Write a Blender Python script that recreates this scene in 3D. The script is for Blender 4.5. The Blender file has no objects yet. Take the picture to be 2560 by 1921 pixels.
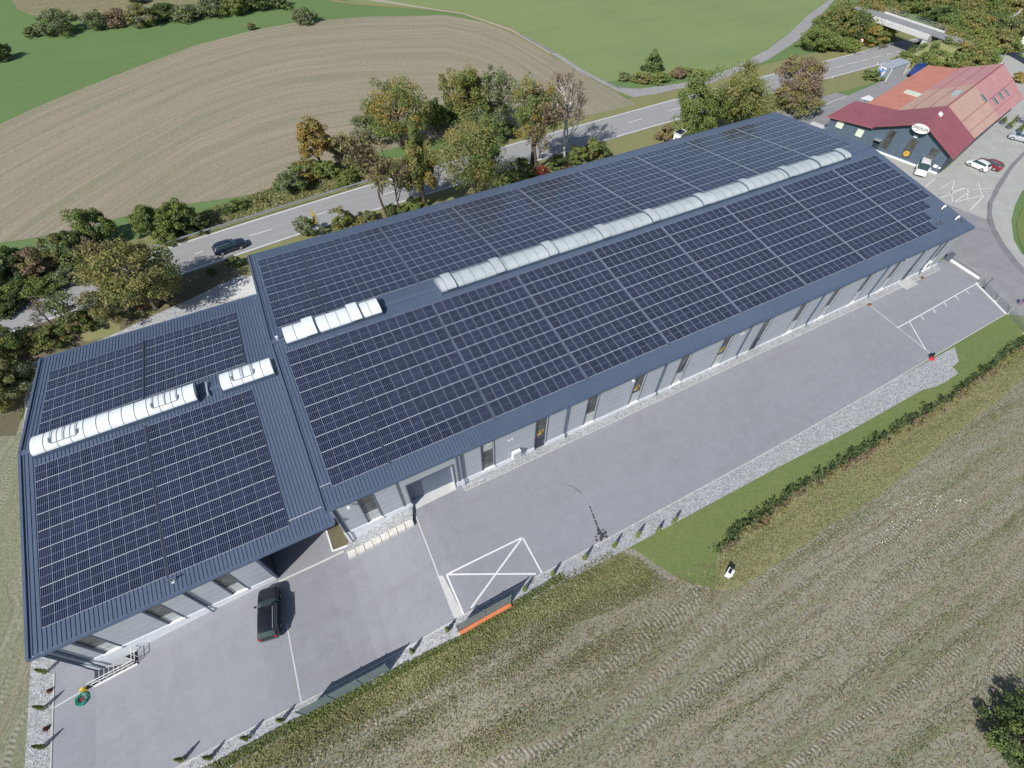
import bpy, bmesh, math, random
import numpy as np
from mathutils import Vector, Matrix

random.seed(7)
RNG = np.random.default_rng(11)
SC = bpy.context.scene
COL = SC.collection
PI = math.pi

# ------------------------------------------------------------------ camera (solved from the panel grid on the roof)
CAM = np.array([5.409785, -43.350151, 48.447603])
RV = np.array([-0.12476465, 0.16465866, 0.19870913])
FPX = 1242.57
W0, H0 = 2560.0, 1921.0

def _rot(rv):
    th = np.linalg.norm(rv); k = rv / th
    K = np.array([[0, -k[2], k[1]], [k[2], 0, -k[0]], [-k[1], k[0], 0]])
    return np.eye(3) + math.sin(th) * K + (1 - math.cos(th)) * K @ K

def _look(fwd, up):
    z = -fwd / np.linalg.norm(fwd); x = np.cross(up, z); x /= np.linalg.norm(x)
    return np.stack([x, np.cross(z, x), z], 1)

RM = _look(np.array([0.55, 0.6, -0.8]), np.array([0, 0, 1.0])) @ _rot(RV)

def ray(x, y):
    return RM @ np.array([(x - W0 / 2) / FPX, -(y - H0 / 2) / FPX, -1.0])

def on_plane(p, n, d):
    r = ray(*p); n = np.array(n, float)
    return CAM + r * ((d - n @ CAM) / (n @ r))

def at_z(p, z):
    return on_plane(p, (0, 0, 1), z)

def proj(P):
    d = (np.array(P) - CAM) @ RM
    return np.array([W0 / 2 + FPX * d[0] / -d[2], H0 / 2 - FPX * d[1] / -d[2]])

BX = [-24, -19, -14, -10, -6, -3, -1, 0.5, 2, 3.5, 5, 6.5, 8, 9.5]
BZ = [-3.3, -2.75, -2.3, -2.02, -1.93, -1.87, -1.72, -1.5, -1.17, -.8, -.46, -.2, -.05, 0.0]
BY = [17.0, 20.0, 23.0, 26.0]
def hh(x, y=0.0):
    return float(np.interp(x, BX, BZ)) * min(1.0, max(0.0, (26.0 - y) / 9.0))

def G(x, y, dz=0.0):
    """the point of the ground that shows at a pixel of the 2560 wide photograph"""
    z = 0.0
    for _ in range(30):
        P = at_z((x, y), z + dz); z = .5 * z + .5 * hh(P[0], P[1])
    return P

# crops of the photograph used for measuring: origin and scale
CR = {'a1': (0, 0), 'a2': (640, 0), 'a3': (1280, 0), 'a4': (1920, 0), 'a5': (0, 480), 'a6': (640, 480), 'a7': (1280, 480), 'a8': (1920, 480),
      'b1': (0, 960), 'b2': (640, 960), 'b3': (1280, 960), 'b4': (1920, 960), 'b5': (0, 1440), 'b6': (640, 1440), 'b7': (1280, 1440), 'b8': (1920, 1440)}
CZ = {'r1': (60, 1560, 3.966), 'r2': (340, 1400, 3.1725), 'r3': (780, 1150, 3.1725), 'r7': (2260, 560, 4.23), 'f1': (700, 1560, 3.525), 'f2': (1080, 1320, 3.4),
      'c3': (620, 1300, 2.8), 'n1': (2240, 280, 6.8), 'n2': (2160, 130, 7.05), 'n3': (1960, 220, 7.05), 'n7': (2200, 20, 6.345), 'n8': (2480, 230, 8.65), 'p8': (2460, 690, 8.65),
      'c5': (2400, 300, 5.2875), 'n0': (2100, 150, 2.7587), 'w6': (2380, 0, 5.289)}
def X(c, *pts):
    out = []
    for i in range(0, len(pts), 2):
        if c in CR:
            o = CR[c]; s = 3.456
        else:
            o = CZ[c][:2]; s = CZ[c][2]
        out.append((o[0] + pts[i] / s, o[1] + pts[i + 1] / s))
    return out

# ------------------------------------------------------------------ objects
def link(o):
    COL.objects.link(o); return o

def tag(o, label, cat, group=None):
    o['label'] = label; o['category'] = cat
    if group: o['group'] = group
    return o

def thing(name, label, cat, loc=(0, 0, 0), rz=0.0, group=None):
    o = bpy.data.objects.new(name, None); link(o)
    o.location = loc; o.rotation_euler = (0, 0, rz); o.empty_display_size = .5
    return tag(o, label, cat, group)

class MB:
    def __init__(s):
        s.v = []; s.f = []; s.m = []; s.uv = []
    def add(s, vs, fs, m=0):
        b = len(s.v); s.v += [tuple(float(c) for c in p) for p in vs]
        for f in fs:
            s.f.append([i + b for i in f]); s.m.append(m)
        return s
    def box(s, a, b, m=0):
        x0, y0, z0 = a; x1, y1, z1 = b
        return s.add([(x0, y0, z0), (x1, y0, z0), (x1, y1, z0), (x0, y1, z0), (x0, y0, z1), (x1, y0, z1), (x1, y1, z1), (x0, y1, z1)],
                     [(3, 2, 1, 0), (4, 5, 6, 7), (0, 1, 5, 4), (1, 2, 6, 5), (2, 3, 7, 6), (3, 0, 4, 7)], m)
    def hexa(s, bot, top, m=0):
        n = len(bot)
        fs = [tuple(range(n))[::-1], tuple(range(n, 2 * n))] + [(i, (i + 1) % n, n + (i + 1) % n, n + i) for i in range(n)]
        return s.add(list(bot) + list(top), fs, m)
    def bar(s, p, q, w, h, m=0, up=(0, 0, 1)):
        p = np.array(p, float); q = np.array(q, float); d = q - p; L = np.linalg.norm(d)
        if L < 1e-6: return s
        d /= L; u = np.array(up, float)
        if abs(d @ u) > .98: u = np.array([1., 0, 0])
        a = np.cross(d, u); a /= np.linalg.norm(a); b = np.cross(a, d)
        k = [(-w / 2, -h / 2), (w / 2, -h / 2), (w / 2, h / 2), (-w / 2, h / 2)]
        return s.hexa([p + a * i + b * j for i, j in k][::-1], [q + a * i + b * j for i, j in k][::-1], m)
    def tube(s, pts, r, n=8, m=0, caps=True):
        pts = [np.array(p, float) for p in pts]; R = r if isinstance(r, (list, tuple)) else [r] * len(pts)
        rings = []; prev = None
        for i, p in enumerate(pts):
            d = pts[min(i + 1, len(pts) - 1)] - pts[max(i - 1, 0)]; d = d / (np.linalg.norm(d) + 1e-9)
            u = np.array([0, 0, 1.]) if abs(d[2]) < .9 else np.array([1., 0, 0])
            if prev is not None: u = prev
            a = np.cross(d, u); a /= np.linalg.norm(a) + 1e-9; b = np.cross(a, d); prev = b
            rings.append([p + R[i] * (a * math.cos(t) + b * math.sin(t)) for t in [2 * PI * k / n for k in range(n)]])
        vs = [q for rg in rings for q in rg]; fs = []
        for i in range(len(pts) - 1):
            for k in range(n):
                fs.append((i * n + k, i * n + (k + 1) % n, (i + 1) * n + (k + 1) % n, (i + 1) * n + k))
        if caps:
            fs.append(tuple(range(n))); fs.append(tuple(range((len(pts) - 1) * n, len(pts) * n))[::-1])
        return s.add(vs, fs, m)
    def build(s, name, mat, parent=None, smooth=False, loc=None, bevel=0):
        me = bpy.data.meshes.new(name); me.from_pydata(s.v, [], s.f)
        ms = mat if isinstance(mat, (list, tuple)) else [mat]
        for m in ms: me.materials.append(m)
        me.polygons.foreach_set('material_index', s.m)
        if s.uv:
            ul = me.uv_layers.new(name='UVMap'); flat = []
            for f in s.uv:
                for c in f: flat += list(c)
            ul.data.foreach_set('uv', flat)
        if smooth: me.polygons.foreach_set('use_smooth', [True] * len(me.polygons))
        me.update()
        o = bpy.data.objects.new(name, me); link(o)
        if parent: o.parent = parent
        if loc is not None: o.location = loc
        if bevel:
            b = o.modifiers.new('bevel', 'BEVEL'); b.width = bevel; b.segments = 2; b.limit_method = 'ANGLE'
        return o

def fast_quads(name, V, mats, midx=None, parent=None, extra=None):
    """V: (n,4,3) quads; extra: MB whose faces are appended with its own material indices"""
    n = len(V); verts = V.reshape(-1, 3)
    nv = n * 4; ev = 0
    me = bpy.data.meshes.new(name)
    me.vertices.add(nv); me.loops.add(nv); me.polygons.add(n)
    me.vertices.foreach_set('co', verts.astype(np.float32).ravel())
    me.loops.foreach_set('vertex_index', np.arange(nv, dtype=np.int32))
    me.polygons.foreach_set('loop_start', np.arange(0, nv, 4, dtype=np.int32))
    me.polygons.foreach_set('loop_total', np.full(n, 4, dtype=np.int32))
    for m in mats: me.materials.append(m)
    if midx is not None: me.polygons.foreach_set('material_index', midx.astype(np.int32))
    me.update(calc_edges=True)
    o = bpy.data.objects.new(name, me); link(o)
    if parent: o.parent = parent
    return o

# ------------------------------------------------------------------ materials
class NT:
    def __init__(s, name):
        s.mat = bpy.data.materials.new(name); s.mat.use_nodes = True
        s.t = s.mat.node_tree; s.t.nodes.clear()
        s.out = s.n('ShaderNodeOutputMaterial'); s.b = s.n('ShaderNodeBsdfPrincipled')
        s.l(s.b, 0, s.out, 0); s.pos = None
    def n(s, t, **k):
        x = s.t.nodes.new(t)
        for a, b in k.items(): setattr(x, a, b)
        return x
    def l(s, a, i, b, j):
        s.t.links.new(a.outputs[i], b.inputs[j])
    def P(s):
        if s.pos is None: s.pos = s.n('ShaderNodeNewGeometry')
        return s.pos
    def mapping(s, scale=(1, 1, 1), rot=0.0, src=None, si=0):
        m = s.n('ShaderNodeMapping'); m.inputs['Scale'].default_value = scale; m.inputs['Rotation'].default_value = (0, 0, rot)
        if src is None: src = s.P()
        s.l(src, si, m, 0); return m
    def noise(s, sc, det=4, rough=.6, vec=None, vi=0, dist=0.0):
        x = s.n('ShaderNodeTexNoise'); x.inputs['Scale'].default_value = sc; x.inputs['Detail'].default_value = det
        x.inputs['Roughness'].default_value = rough; x.inputs['Distortion'].default_value = dist
        s.l(vec or s.P(), vi, x, 'Vector'); return x
    def ramp(s, src, stops, si=0, interp='LINEAR'):
        r = s.n('ShaderNodeValToRGB'); r.color_ramp.interpolation = interp; e = r.color_ramp.elements
        while len(e) < len(stops): e.new(0.5)
        for k, (p, c) in enumerate(stops):
            e[k].position = p; e[k].color = (*c, 1) if len(c) == 3 else (c[0],) * 3 + (1,)
        s.l(src, si, r, 0); return r
    def mix(s, f, a, b, mode='MIX', fi=0):
        x = s.n('ShaderNodeMix', data_type='RGBA', blend_type=mode)
        if isinstance(f, (int, float)): x.inputs[0].default_value = f
        else: s.l(f, fi, x, 0)
        for k, c in ((6, a), (7, b)):
            if isinstance(c, tuple): x.inputs[k].default_value = (*c, 1)
            else: s.l(c, 2 if c.bl_idname == 'ShaderNodeMix' else 0, x, k)
        return x
    def math(s, op, a, b=None, ai=0, bi=0, c=None):
        x = s.n('ShaderNodeMath', operation=op)
        for k, (q, i) in enumerate(((a, ai), (b, bi), (c, 0))):
            if q is None: continue
            if isinstance(q, (int, float)): x.inputs[k].default_value = q
            else: s.l(q, i, x, k)
        return x
    def base(s, c):
        if isinstance(c, tuple): s.b.inputs['Base Color'].default_value = (*c, 1)
        else: s.l(c, 2 if c.bl_idname == 'ShaderNodeMix' else 0, s.b, 'Base Color')
        return s
    def set(s, **k):
        for a, v in k.items(): s.b.inputs[a.replace('_', ' ')].default_value = v
        return s
    def bump(s, src, strength=.5, dist=.05, si=0, normal=None):
        b = s.n('ShaderNodeBump'); b.inputs['Strength'].default_value = strength; b.inputs['Distance'].default_value = dist
        s.l(src, si, b, 'Height')
        if normal: s.l(normal, 0, b, 'Normal')
        s.l(b, 0, s.b, 'Normal'); return b

def simple(name, c, rough=.6, metal=0.0, var=.12, sc=1.5, spec=.5, bump=0, coat=0):
    t = NT(name); n = t.noise(sc, 5)
    lo = tuple(max(0, v * (1 - var)) for v in c); hi = tuple(min(1, v * (1 + var)) for v in c)
    t.base(t.ramp(n, [(.3, lo), (.7, hi)])).set(Roughness=rough, Metallic=metal)
    t.b.inputs['Specular IOR Level'].default_value = spec
    if coat: t.b.inputs['Coat Weight'].default_value = coat
    if bump: t.bump(n, bump, .02)
    return t.mat

M = {}
def mats():
    # asphalt of the road: worn wheel tracks run along it
    t = NT('asphalt'); n1 = t.noise(.35, 5); st = t.noise(1.0, 3, vec=t.mapping((.012, 1.1, 1))); fine = t.noise(9, 6, .75)
    c = t.mix(.35, t.ramp(n1, [(.3, (.28, .28, .28)), (.7, (.34, .338, .335))]), t.ramp(st, [(.35, (.25, .25, .25)), (.65, (.38, .375, .37))]))
    t.base(t.mix(.4, c, t.ramp(fine, [(.3, (.2, .2, .2)), (.75, (.46, .455, .45))]))).set(Roughness=.9); t.bump(fine, .3, .01); M['asphalt'] = t.mat
    t = NT('farm_lane'); n1 = t.noise(.5, 5); fine = t.noise(6, 6, .75)
    t.base(t.mix(.35, t.ramp(n1, [(.3, (.25, .25, .26)), (.7, (.36, .355, .35))]), t.ramp(fine, [(.3, (.18, .17, .16)), (.7, (.45, .44, .42))]))).set(Roughness=.95); M['lane'] = t.mat
    # concrete block paving of the yard
    t = NT('block_paving'); br = t.n('ShaderNodeTexBrick'); t.l(t.mapping((1, 1, 1)), 0, br, 0)
    br.inputs['Scale'].default_value = 1.0; br.inputs['Brick Width'].default_value = .3; br.inputs['Row Height'].default_value = .18; br.inputs['Mortar Size'].default_value = .012
    br.inputs['Color1'].default_value = (.225, .23, .265, 1); br.inputs['Color2'].default_value = (.3, .305, .335, 1); br.inputs['Mortar'].default_value = (.14, .14, .15, 1)
    big = t.noise(.09, 5, .6); mid = t.noise(.8, 6, .7); fine = t.noise(14, 4, .7)
    c = t.mix(.75, br, t.ramp(mid, [(.3, (.225, .23, .26)), (.7, (.315, .32, .35))]))
    c = t.mix(t.ramp(big, [(.35, (0,)), (.65, (.4,))]), c, (.335, .35, .38))
    sp = t.n('ShaderNodeTexVoronoi'); sp.inputs['Scale'].default_value = 1.1; sp.inputs['Randomness'].default_value = 1; t.l(t.P(), 0, sp, 'Vector')
    c = t.mix(t.ramp(sp, [(.0, (.8,)), (.05, (0,))]), c, (.6, .6, .62))
    st = t.noise(.3, 3, .5, vec=t.mapping((.25, 2.2, 1), .3)); c = t.mix(t.ramp(st, [(.55, (0,)), (.75, (.35,))]), c, (.22, .21, .225))
    c = t.mix(.25, c, t.ramp(fine, [(.3, (.13, .13, .14)), (.7, (.44, .44, .46))]))
    t.base(c).set(Roughness=.85); t.bump(fine, .3, .01); M['paving'] = t.mat
    for nm, a, b in (('pale_paving', (.33, .335, .31), (.44, .445, .42)), ('band_paving', (.17, .17, .18), (.24, .24, .25)), ('side_asphalt', (.22, .22, .23), (.3, .3, .31)), ('pale_concrete', (.48, .48, .46), (.62, .62, .6))):
        t = NT(nm); n1 = t.noise(.4, 6, .65); fine = t.noise(10, 4, .7)
        t.base(t.mix(.25, t.ramp(n1, [(.3, a), (.7, b)]), t.ramp(fine, [(.3, tuple(v * .5 for v in a)), (.7, tuple(min(1, v * 1.5) for v in b))]))).set(Roughness=.9); M[nm] = t.mat
    # gravel
    t = NT('crushed_stone'); v = t.n('ShaderNodeTexVoronoi'); v.inputs['Scale'].default_value = 8; t.l(t.P(), 0, v, 'Vector')
    n1 = t.noise(.5, 5); sep = t.n('ShaderNodeSeparateColor'); t.l(v, 1, sep, 0); fine = t.noise(5, 5, .8)
    c = t.ramp(sep, [(0, (.2, .205, .215)), (.5, (.36, .375, .39)), (1, (.6, .61, .62))])
    c = t.mix(t.ramp(n1, [(.5, (0,)), (.75, (.45,))]), c, (.36, .33, .26)); c = t.mix(.4, c, t.ramp(fine, [(.35, (.16, .165, .17)), (.7, (.6, .61, .62))]))
    t.base(c).set(Roughness=.95); t.bump(v, .8, .06); M['gravel'] = t.mat
    # grass kinds
    def grass(nm, a, b, c_, sc=1.0, dry=.3, rows=None, bs=.6):
        t = NT(nm); big = t.noise(.06 * sc, 4, .6); mid = t.noise(.9 * sc, 6, .75); fine = t.noise(7 * sc, 6, .8)
        c = t.mix(t.ramp(big, [(.35, (0,)), (.7, (1,))]), a, b); c = t.mix(t.ramp(mid, [(.45, (0,)), (.72, (dry,))]), c, c_)
        if rows:
            rn = t.noise(1.0, 4, .6, vec=t.mapping((rows[0], rows[1], 1), rows[2])); c = t.mix(t.ramp(rn, [(.35, (0,)), (.7, (rows[3],))]), c, rows[4])
        dk = tuple(v * .45 for v in a); c = t.mix(.45, c, t.ramp(fine, [(.3, dk), (.72, tuple(min(1, v * 1.5) for v in c_))]))
        t.base(c).set(Roughness=1.0); t.b.inputs['Specular IOR Level'].default_value = .15; t.bump(fine, bs, .12); M[nm] = t.mat
    grass('pasture_grass', (.15, .225, .085), (.2, .26, .1), (.27, .31, .14), .6, .3, rows=(.02, .28, -.5, .35, (.27, .33, .17)), bs=.15)
    grass('meadow_grass', (.09, .175, .06), (.125, .21, .072), (.19, .25, .1), .6, .3, rows=(.02, .28, -.5, .35, (.18, .24, .12)), bs=.2)
    grass('lawn_grass', (.115, .18, .06), (.16, .21, .07), (.24, .27, .1), 1.3, .7)
    grass('verge_grass', (.17, .2, .075), (.215, .22, .09), (.33, .3, .16), 1.2, .6)
    grass('weedy_grass', (.17, .22, .085), (.26, .25, .12), (.38, .34, .19), 2.2, .7)
    grass('earth_under_trees', (.1, .105, .06), (.15, .13, .085), (.24, .2, .13), 1.2, .5)
    # stubble beyond the road, rows follow the strip (UV v = across in metres)
    t = NT('stubble_rows'); uv = t.n('ShaderNodeUVMap'); uv.uv_map = 'UVMap'
    r1 = t.noise(1.0, 4, .7, vec=t.mapping((.02, .85, 1), 0, uv)); r2 = t.noise(1.0, 4, .65, vec=t.mapping((.014, .28, 1), 0, uv)); r3 = t.noise(1., 5, .8, vec=t.mapping((1.2, 3.2, 1), 0, uv))
    big = t.noise(.03, 4, .6)
    c = t.ramp(r1, [(.3, (.22, .185, .13)), (.47, (.32, .275, .2)), (.6, (.385, .33, .245)), (.75, (.46, .4, .3))])
    c = t.mix(t.ramp(r2, [(.48, (0,)), (.6, (.8,))]), c, (.21, .23, .13)); c = t.mix(t.ramp(big, [(.35, (0,)), (.7, (.35,))]), c, (.34, .29, .22))
    c = t.mix(.45, c, t.ramp(r3, [(.3, (.1, .09, .06)), (.5, (.26, .23, .17)), (.78, (.62, .56, .42))]))
    t.base(c).set(Roughness=1.0); t.b.inputs['Specular IOR Level'].default_value = .1; t.bump(r3, .5, .1); M['stubble'] = t.mat
    # field in front: rows and tyre tracks along X
    def field(nm, rot, green=0.0):
        t = NT(nm); mp = t.mapping((1, 1, 1), rot); wob = t.noise(1.0, 3, .5, vec=t.mapping((.03, .09, 1), rot))
        sx = t.n('ShaderNodeSeparateXYZ'); t.l(mp, 0, sx, 0)
        y = t.math('ADD', sx, t.math('MULTIPLY', wob, 7.0), ai=1)
        cx = t.n('ShaderNodeCombineXYZ'); t.l(sx, 0, cx, 0); t.l(y, 0, cx, 1)
        def rows(a, b, det=4, rough=.65):
            m = t.n('ShaderNodeMapping'); m.inputs['Scale'].default_value = (a, b, 1); t.l(cx, 0, m, 0); return t.noise(1.0, det, rough, vec=m)
        f = t.math('FRACT', t.math('DIVIDE', y, 2.7)); d = t.math('ABSOLUTE', t.math('SUBTRACT', f, .5))
        band = t.ramp(d, [(.15, (1,)), (.21, (0,))])
        ph = t.math('ADD', t.math('MULTIPLY', sx, 2 * PI / .42, ai=0), t.math('MULTIPLY', d, 16.0))
        lug = t.math('SINE', ph); on = t.ramp(rows(.035, .35, 4), [(.4, (0,)), (.6, (1,))])
        lugm = t.math('MULTIPLY', t.math('MULTIPLY', lug, band), on)
        r1 = rows(.035, 1.3, 5, .7); r2 = rows(.015, .33); rg = rows(.02, .8, 4, .6); fine = t.noise(4.5, 6, .85); mid = t.noise(.9, 6, .8)
        c = t.ramp(r1, [(.36, (.17, .15, .095)), (.46, (.28, .25, .175)), (.56, (.35, .315, .235)), (.72, (.44, .39, .29))])
        c = t.mix(t.ramp(r2, [(.42, (0,)), (.58, (.7,))]), c, (.34, .325, .28))
        c = t.mix(t.ramp(rg, [(.5 - green, (0,)), (.58 - green, (.8,))]), c, (.175, .215, .095)); c = t.mix(t.ramp(mid, [(.52, (0,)), (.66, (.6,))]), c, (.16, .19, .09))
        c = t.mix(t.math('MULTIPLY', t.math('MULTIPLY', band, on), .75), c, (.35, .33, .28))
        rut = rows(.02, 1.6, 3, .5); c = t.mix(t.ramp(rut, [(.60, (0,)), (.64, (.75,)), (.68, (0,))]), c, (.09, .08, .06))
        c = t.mix(t.ramp(lugm, [(0, (0,)), (.9, (.38,))]), c, (.2, .185, .15))  # lugs also darkened in colour, standing in for their relief shading
        c = t.mix(.5, c, t.ramp(fine, [(.32, (.08, .085, .055)), (.5, (.26, .25, .19)), (.74, (.6, .55, .41))]))
        t.base(c).set(Roughness=1.0); t.b.inputs['Specular IOR Level'].default_value = .1
        hsum = t.math('ADD', t.math('MULTIPLY', lugm, .5), t.math('ADD', t.math('MULTIPLY', r1, 1.2), fine)); t.bump(hsum, .75, .085); M[nm] = t.mat
    field('field_soil', 0.0); field('side_field', math.radians(-78), .1)
    t = NT('corn_crop'); r3 = t.noise(1., 5, .8, vec=t.mapping((.9, .9, 1))); rr = t.noise(1., 3, .6, vec=t.mapping((.05, 1.2, 1), .9))
    c = t.mix(.5, t.ramp(rr, [(.3, (.15, .15, .07)), (.7, (.3, .27, .14))]), t.ramp(r3, [(.3, (.08, .08, .04)), (.7, (.42, .37, .2))])); t.base(c).set(Roughness=1.); t.bump(r3, .9, .4); M['corn'] = t.mat
    # buildings
    t = NT('anthracite_sheet'); n = t.noise(.25, 4); fine = t.noise(3, 4)
    t.base(t.mix(.3, t.ramp(n, [(.3, (.09, .12, .18)), (.7, (.11, .14, .205))]), t.ramp(fine, [(.3, (.06, .085, .135)), (.7, (.12, .155, .225))]))).set(Roughness=.36); M['sheet'] = t.mat
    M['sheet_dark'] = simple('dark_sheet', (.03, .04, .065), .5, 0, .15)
    M['gutter'] = simple('gutter_blue_grey', (.085, .12, .18), .4)
    t = NT('grey_cladding'); sz = t.n('ShaderNodeSeparateXYZ'); t.l(t.P(), 0, sz, 0); f = t.math('LESS_THAN', t.math('FRACT', t.math('DIVIDE', sz, .98, ai=2)), .045)
    n = t.noise(.6, 4); t.base(t.mix(t.math('MULTIPLY', f, .8), t.ramp(n, [(.3, (.37, .4, .44)), (.7, (.42, .45, .49))]), (.62, .65, .68))).set(Roughness=.5); M['clad'] = t.mat
    M['plinth'] = simple('white_plinth', (.74, .77, .8), .7, 0, .06)
    M['frame'] = simple('window_frame_grey', (.11, .13, .16), .4)
    M['white'] = simple('white_paint', (.78, .78, .78), .5, 0, .05)
    M['offwhite'] = simple('aged_white', (.66, .66, .62), .6, 0, .1)
    t = NT('window_glass'); n = t.noise(1.2, 3, .5, vec=t.mapping((1, 1, .6))); t.base(t.ramp(n, [(.35, (.04, .042, .045)), (.6, (.09, .09, .085)), (.8, (.16, .16, .155))])).set(Roughness=.08); t.b.inputs['Specular IOR Level'].default_value = .8; M['glass'] = t.mat
    t = NT('painted_reflection_glass'); n = t.noise(2.5, 3); t.base(t.ramp(n, [(.3, (.35, .38, .38)), (.7, (.6, .63, .62))])).set(Roughness=.1); M['glass_bright'] = t.mat  # pale base colour stands in for light reflected in the glass
    M['door'] = simple('roller_door_blue_grey', (.13, .16, .22), .5)
    M['black'] = simple('black_rubber', (.012, .012, .013), .7)
    M['dark'] = simple('painted_dark_interior', (.02, .022, .03), .8)  # near-black colour standing in for shade inside openings
    M['galv'] = simple('galvanised_steel', (.42, .45, .46), .45, .4, .2, 6)
    M['fence_green'] = simple('fence_grey_green', (.2, .25, .26), .5)
    M['silver'] = simple('silver_rail', (.5, .52, .56), .4, .3)
    t = NT('opal_skylight'); n = t.noise(.5, 4); t.base(t.ramp(n, [(.3, (.78, .82, .84)), (.7, (.86, .89, .9))])).set(Roughness=.22); M['opal'] = t.mat
    t = NT('opal_skylight_weathered'); n = t.noise(.5, 4); t.base(t.ramp(n, [(.3, (.42, .47, .49)), (.7, (.55, .59, .6))])).set(Roughness=.2); M['opal2'] = t.mat
    # solar module: UV 0..1 over the module
    t = NT('solar_module'); uv = t.n('ShaderNodeUVMap'); uv.uv_map = 'UVMap'; sx = t.n('ShaderNodeSeparateXYZ'); t.l(uv, 0, sx, 0)
    def lines(k, n, w):
        f = t.math('FRACT', t.math('MULTIPLY', sx, n, ai=k)); d = t.math('ABSOLUTE', t.math('SUBTRACT', f, .5)); return t.math('GREATER_THAN', d, .5 - w * n)
    def edge(k, w):
        d = t.math('ABSOLUTE', t.math('SUBTRACT', sx, .5, ai=k)); return t.math('GREATER_THAN', d, .5 - w)
    col = lines(0, 6, .0075); row = lines(1, 20, .0012)
    mid = t.math('LESS_THAN', t.math('ABSOLUTE', t.math('SUBTRACT', sx, .5, ai=1)), .0055)
    ln = t.math('MAXIMUM', col, mid)
    fr = t.math('MAXIMUM', edge(0, .008), edge(1, .012))
    oi = t.n('ShaderNodeObjectInfo'); cell = t.ramp(oi, [(0, (.007, .010, .030)), (.5, (.010, .014, .038)), (1, (.015, .018, .048))], si=5)  # blue of the cells carries sky reflection put into the base colour
    c = t.mix(ln, cell, (.32, .38, .5)); c = t.mix(fr, c, (.6, .66, .72))
    t.base(c); t.l(t.math('ADD', t.math('MULTIPLY', fr, .25), .12), 0, t.b, 'Roughness'); t.b.inputs['Specular IOR Level'].default_value = .6; M['solar'] = t.mat
    # neighbour roofs
    def rows_roof(nm, a, b, period, rot, dark=.5, rough=.55):
        t = NT(nm); mp = t.mapping((1, 1, 1), rot); sxx = t.n('ShaderNodeSeparateXYZ'); t.l(mp, 0, sxx, 0)
        f = t.math('FRACT', t.math('DIVIDE', sxx, period, ai=0)); ln = t.math('LESS_THAN', f, .16); n = t.noise(.5, 5)
        t.base(t.mix(t.math('MULTIPLY', ln, dark), t.ramp(n, [(.3, a), (.7, b)]), tuple(v * .5 for v in a))).set(Roughness=rough); M[nm] = t.mat
    ang = -math.atan2(2.73, 10.8)
    rows_roof('wine_roof', (.29, .085, .105), (.35, .11, .13), .3, ang, .35); rows_roof('salmon_roof', (.5, .32, .25), (.58, .38, .3), 1.1, ang, .12); rows_roof('pink_roof', (.5, .24, .235), (.57, .29, .28), 1.1, ang, .12); rows_roof('orange_roof', (.5, .19, .13), (.57, .24, .17), .8, ang, .1)
    M['bluewall'] = simple('blue_grey_wall', (.085, .12, .165), .6)
    M['curtain'] = simple('pale_blind', (.62, .68, .55), .7)
    M['yellow'] = simple('sign_yellow', (.75, .5, .05), .5)
    M['orange'] = simple('terracotta_orange', (.65, .2, .08), .6)
    M['red'] = simple('signal_red', (.5, .03, .04), .45)
    M['green_hose'] = simple('green_hose', (.02, .28, .18), .5)
    M['brown'] = simple('brown_wood', (.14, .07, .035), .8)
    M['concrete'] = simple('concrete', (.5, .5, .49), .85, 0, .18, 2.5, .3, .3)
    M['stone_white'] = simple('pale_boulder', (.62, .6, .55), .9, 0, .2, 3, .3, .6)
    M['bark'] = simple('bark_grey_brown', (.13, .1, .075), .95, 0, .35, 6)
    M['birch'] = simple('birch_bark', (.6, .58, .54), .85, 0, .3, 5)
    M['skin'] = simple('skin', (.5, .3, .22), .6); M['purple'] = simple('purple_cloth', (.14, .05, .17), .9); M['hair'] = simple('dark_hair', (.03, .02, .015), .8)
    M['trousers'] = simple('mauve_cloth', (.3, .17, .26), .9); M['redcloth'] = simple('dark_red_cloth', (.28, .04, .06), .9)
    def paint(nm, c): 
        t = NT(nm); n = t.noise(3, 3); t.base(t.ramp(n, [(.3, tuple(v * .93 for v in c)), (.7, c)])).set(Roughness=.28); t.b.inputs['Coat Weight'].default_value = .7; t.b.inputs['Coat Roughness'].default_value = .05; M[nm] = t.mat
    paint('car_black', (.012, .014, .02)); paint('car_navy', (.015, .022, .05)); paint('car_white', (.8, .8, .8)); paint('car_red', (.22, .012, .02)); paint('car_silver', (.45, .47, .5)); paint('machine_blue', (.02, .05, .2))
    t = NT('car_glass'); t.base((.035, .065, .07)).set(Roughness=.05); t.b.inputs['Specular IOR Level'].default_value = .9; M['car_glass'] = t.mat
    M['lamp_red'] = simple('tail_lamp', (.45, .02, .02), .2); M['lamp_clear'] = simple('head_lamp', (.7, .72, .75), .1)
    def leaf(nm, cols, sc=.35):
        t = NT(nm); g = t.P(); t.t.links.new
        rp = t.ramp(g, [(0, cols[0]), (.5, cols[1]), (1, cols[2])], si='Random Per Island'); n = t.noise(sc, 3, .6)
        c = t.mix(t.ramp(n, [(.35, (0,)), (.65, (.6,))]), rp, cols[1]); t.base(c).set(Roughness=.75); t.b.inputs['Specular IOR Level'].default_value = .25
        tr = t.n('ShaderNodeBsdfTranslucent'); mx = t.n('ShaderNodeMixShader'); mx.inputs[0].default_value = .25; t.l(c, 2, tr, 0); t.l(t.b, 0, mx, 1); t.l(tr, 0, mx, 2); t.l(mx, 0, t.out, 0); M[nm] = t.mat
    leaf('leaf_green', [(.11, .17, .05), (.18, .245, .075), (.27, .32, .11)])
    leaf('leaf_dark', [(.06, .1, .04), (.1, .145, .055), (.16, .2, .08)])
    leaf('leaf_bright', [(.15, .2, .05), (.22, .26, .07), (.32, .33, .1)])
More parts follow.
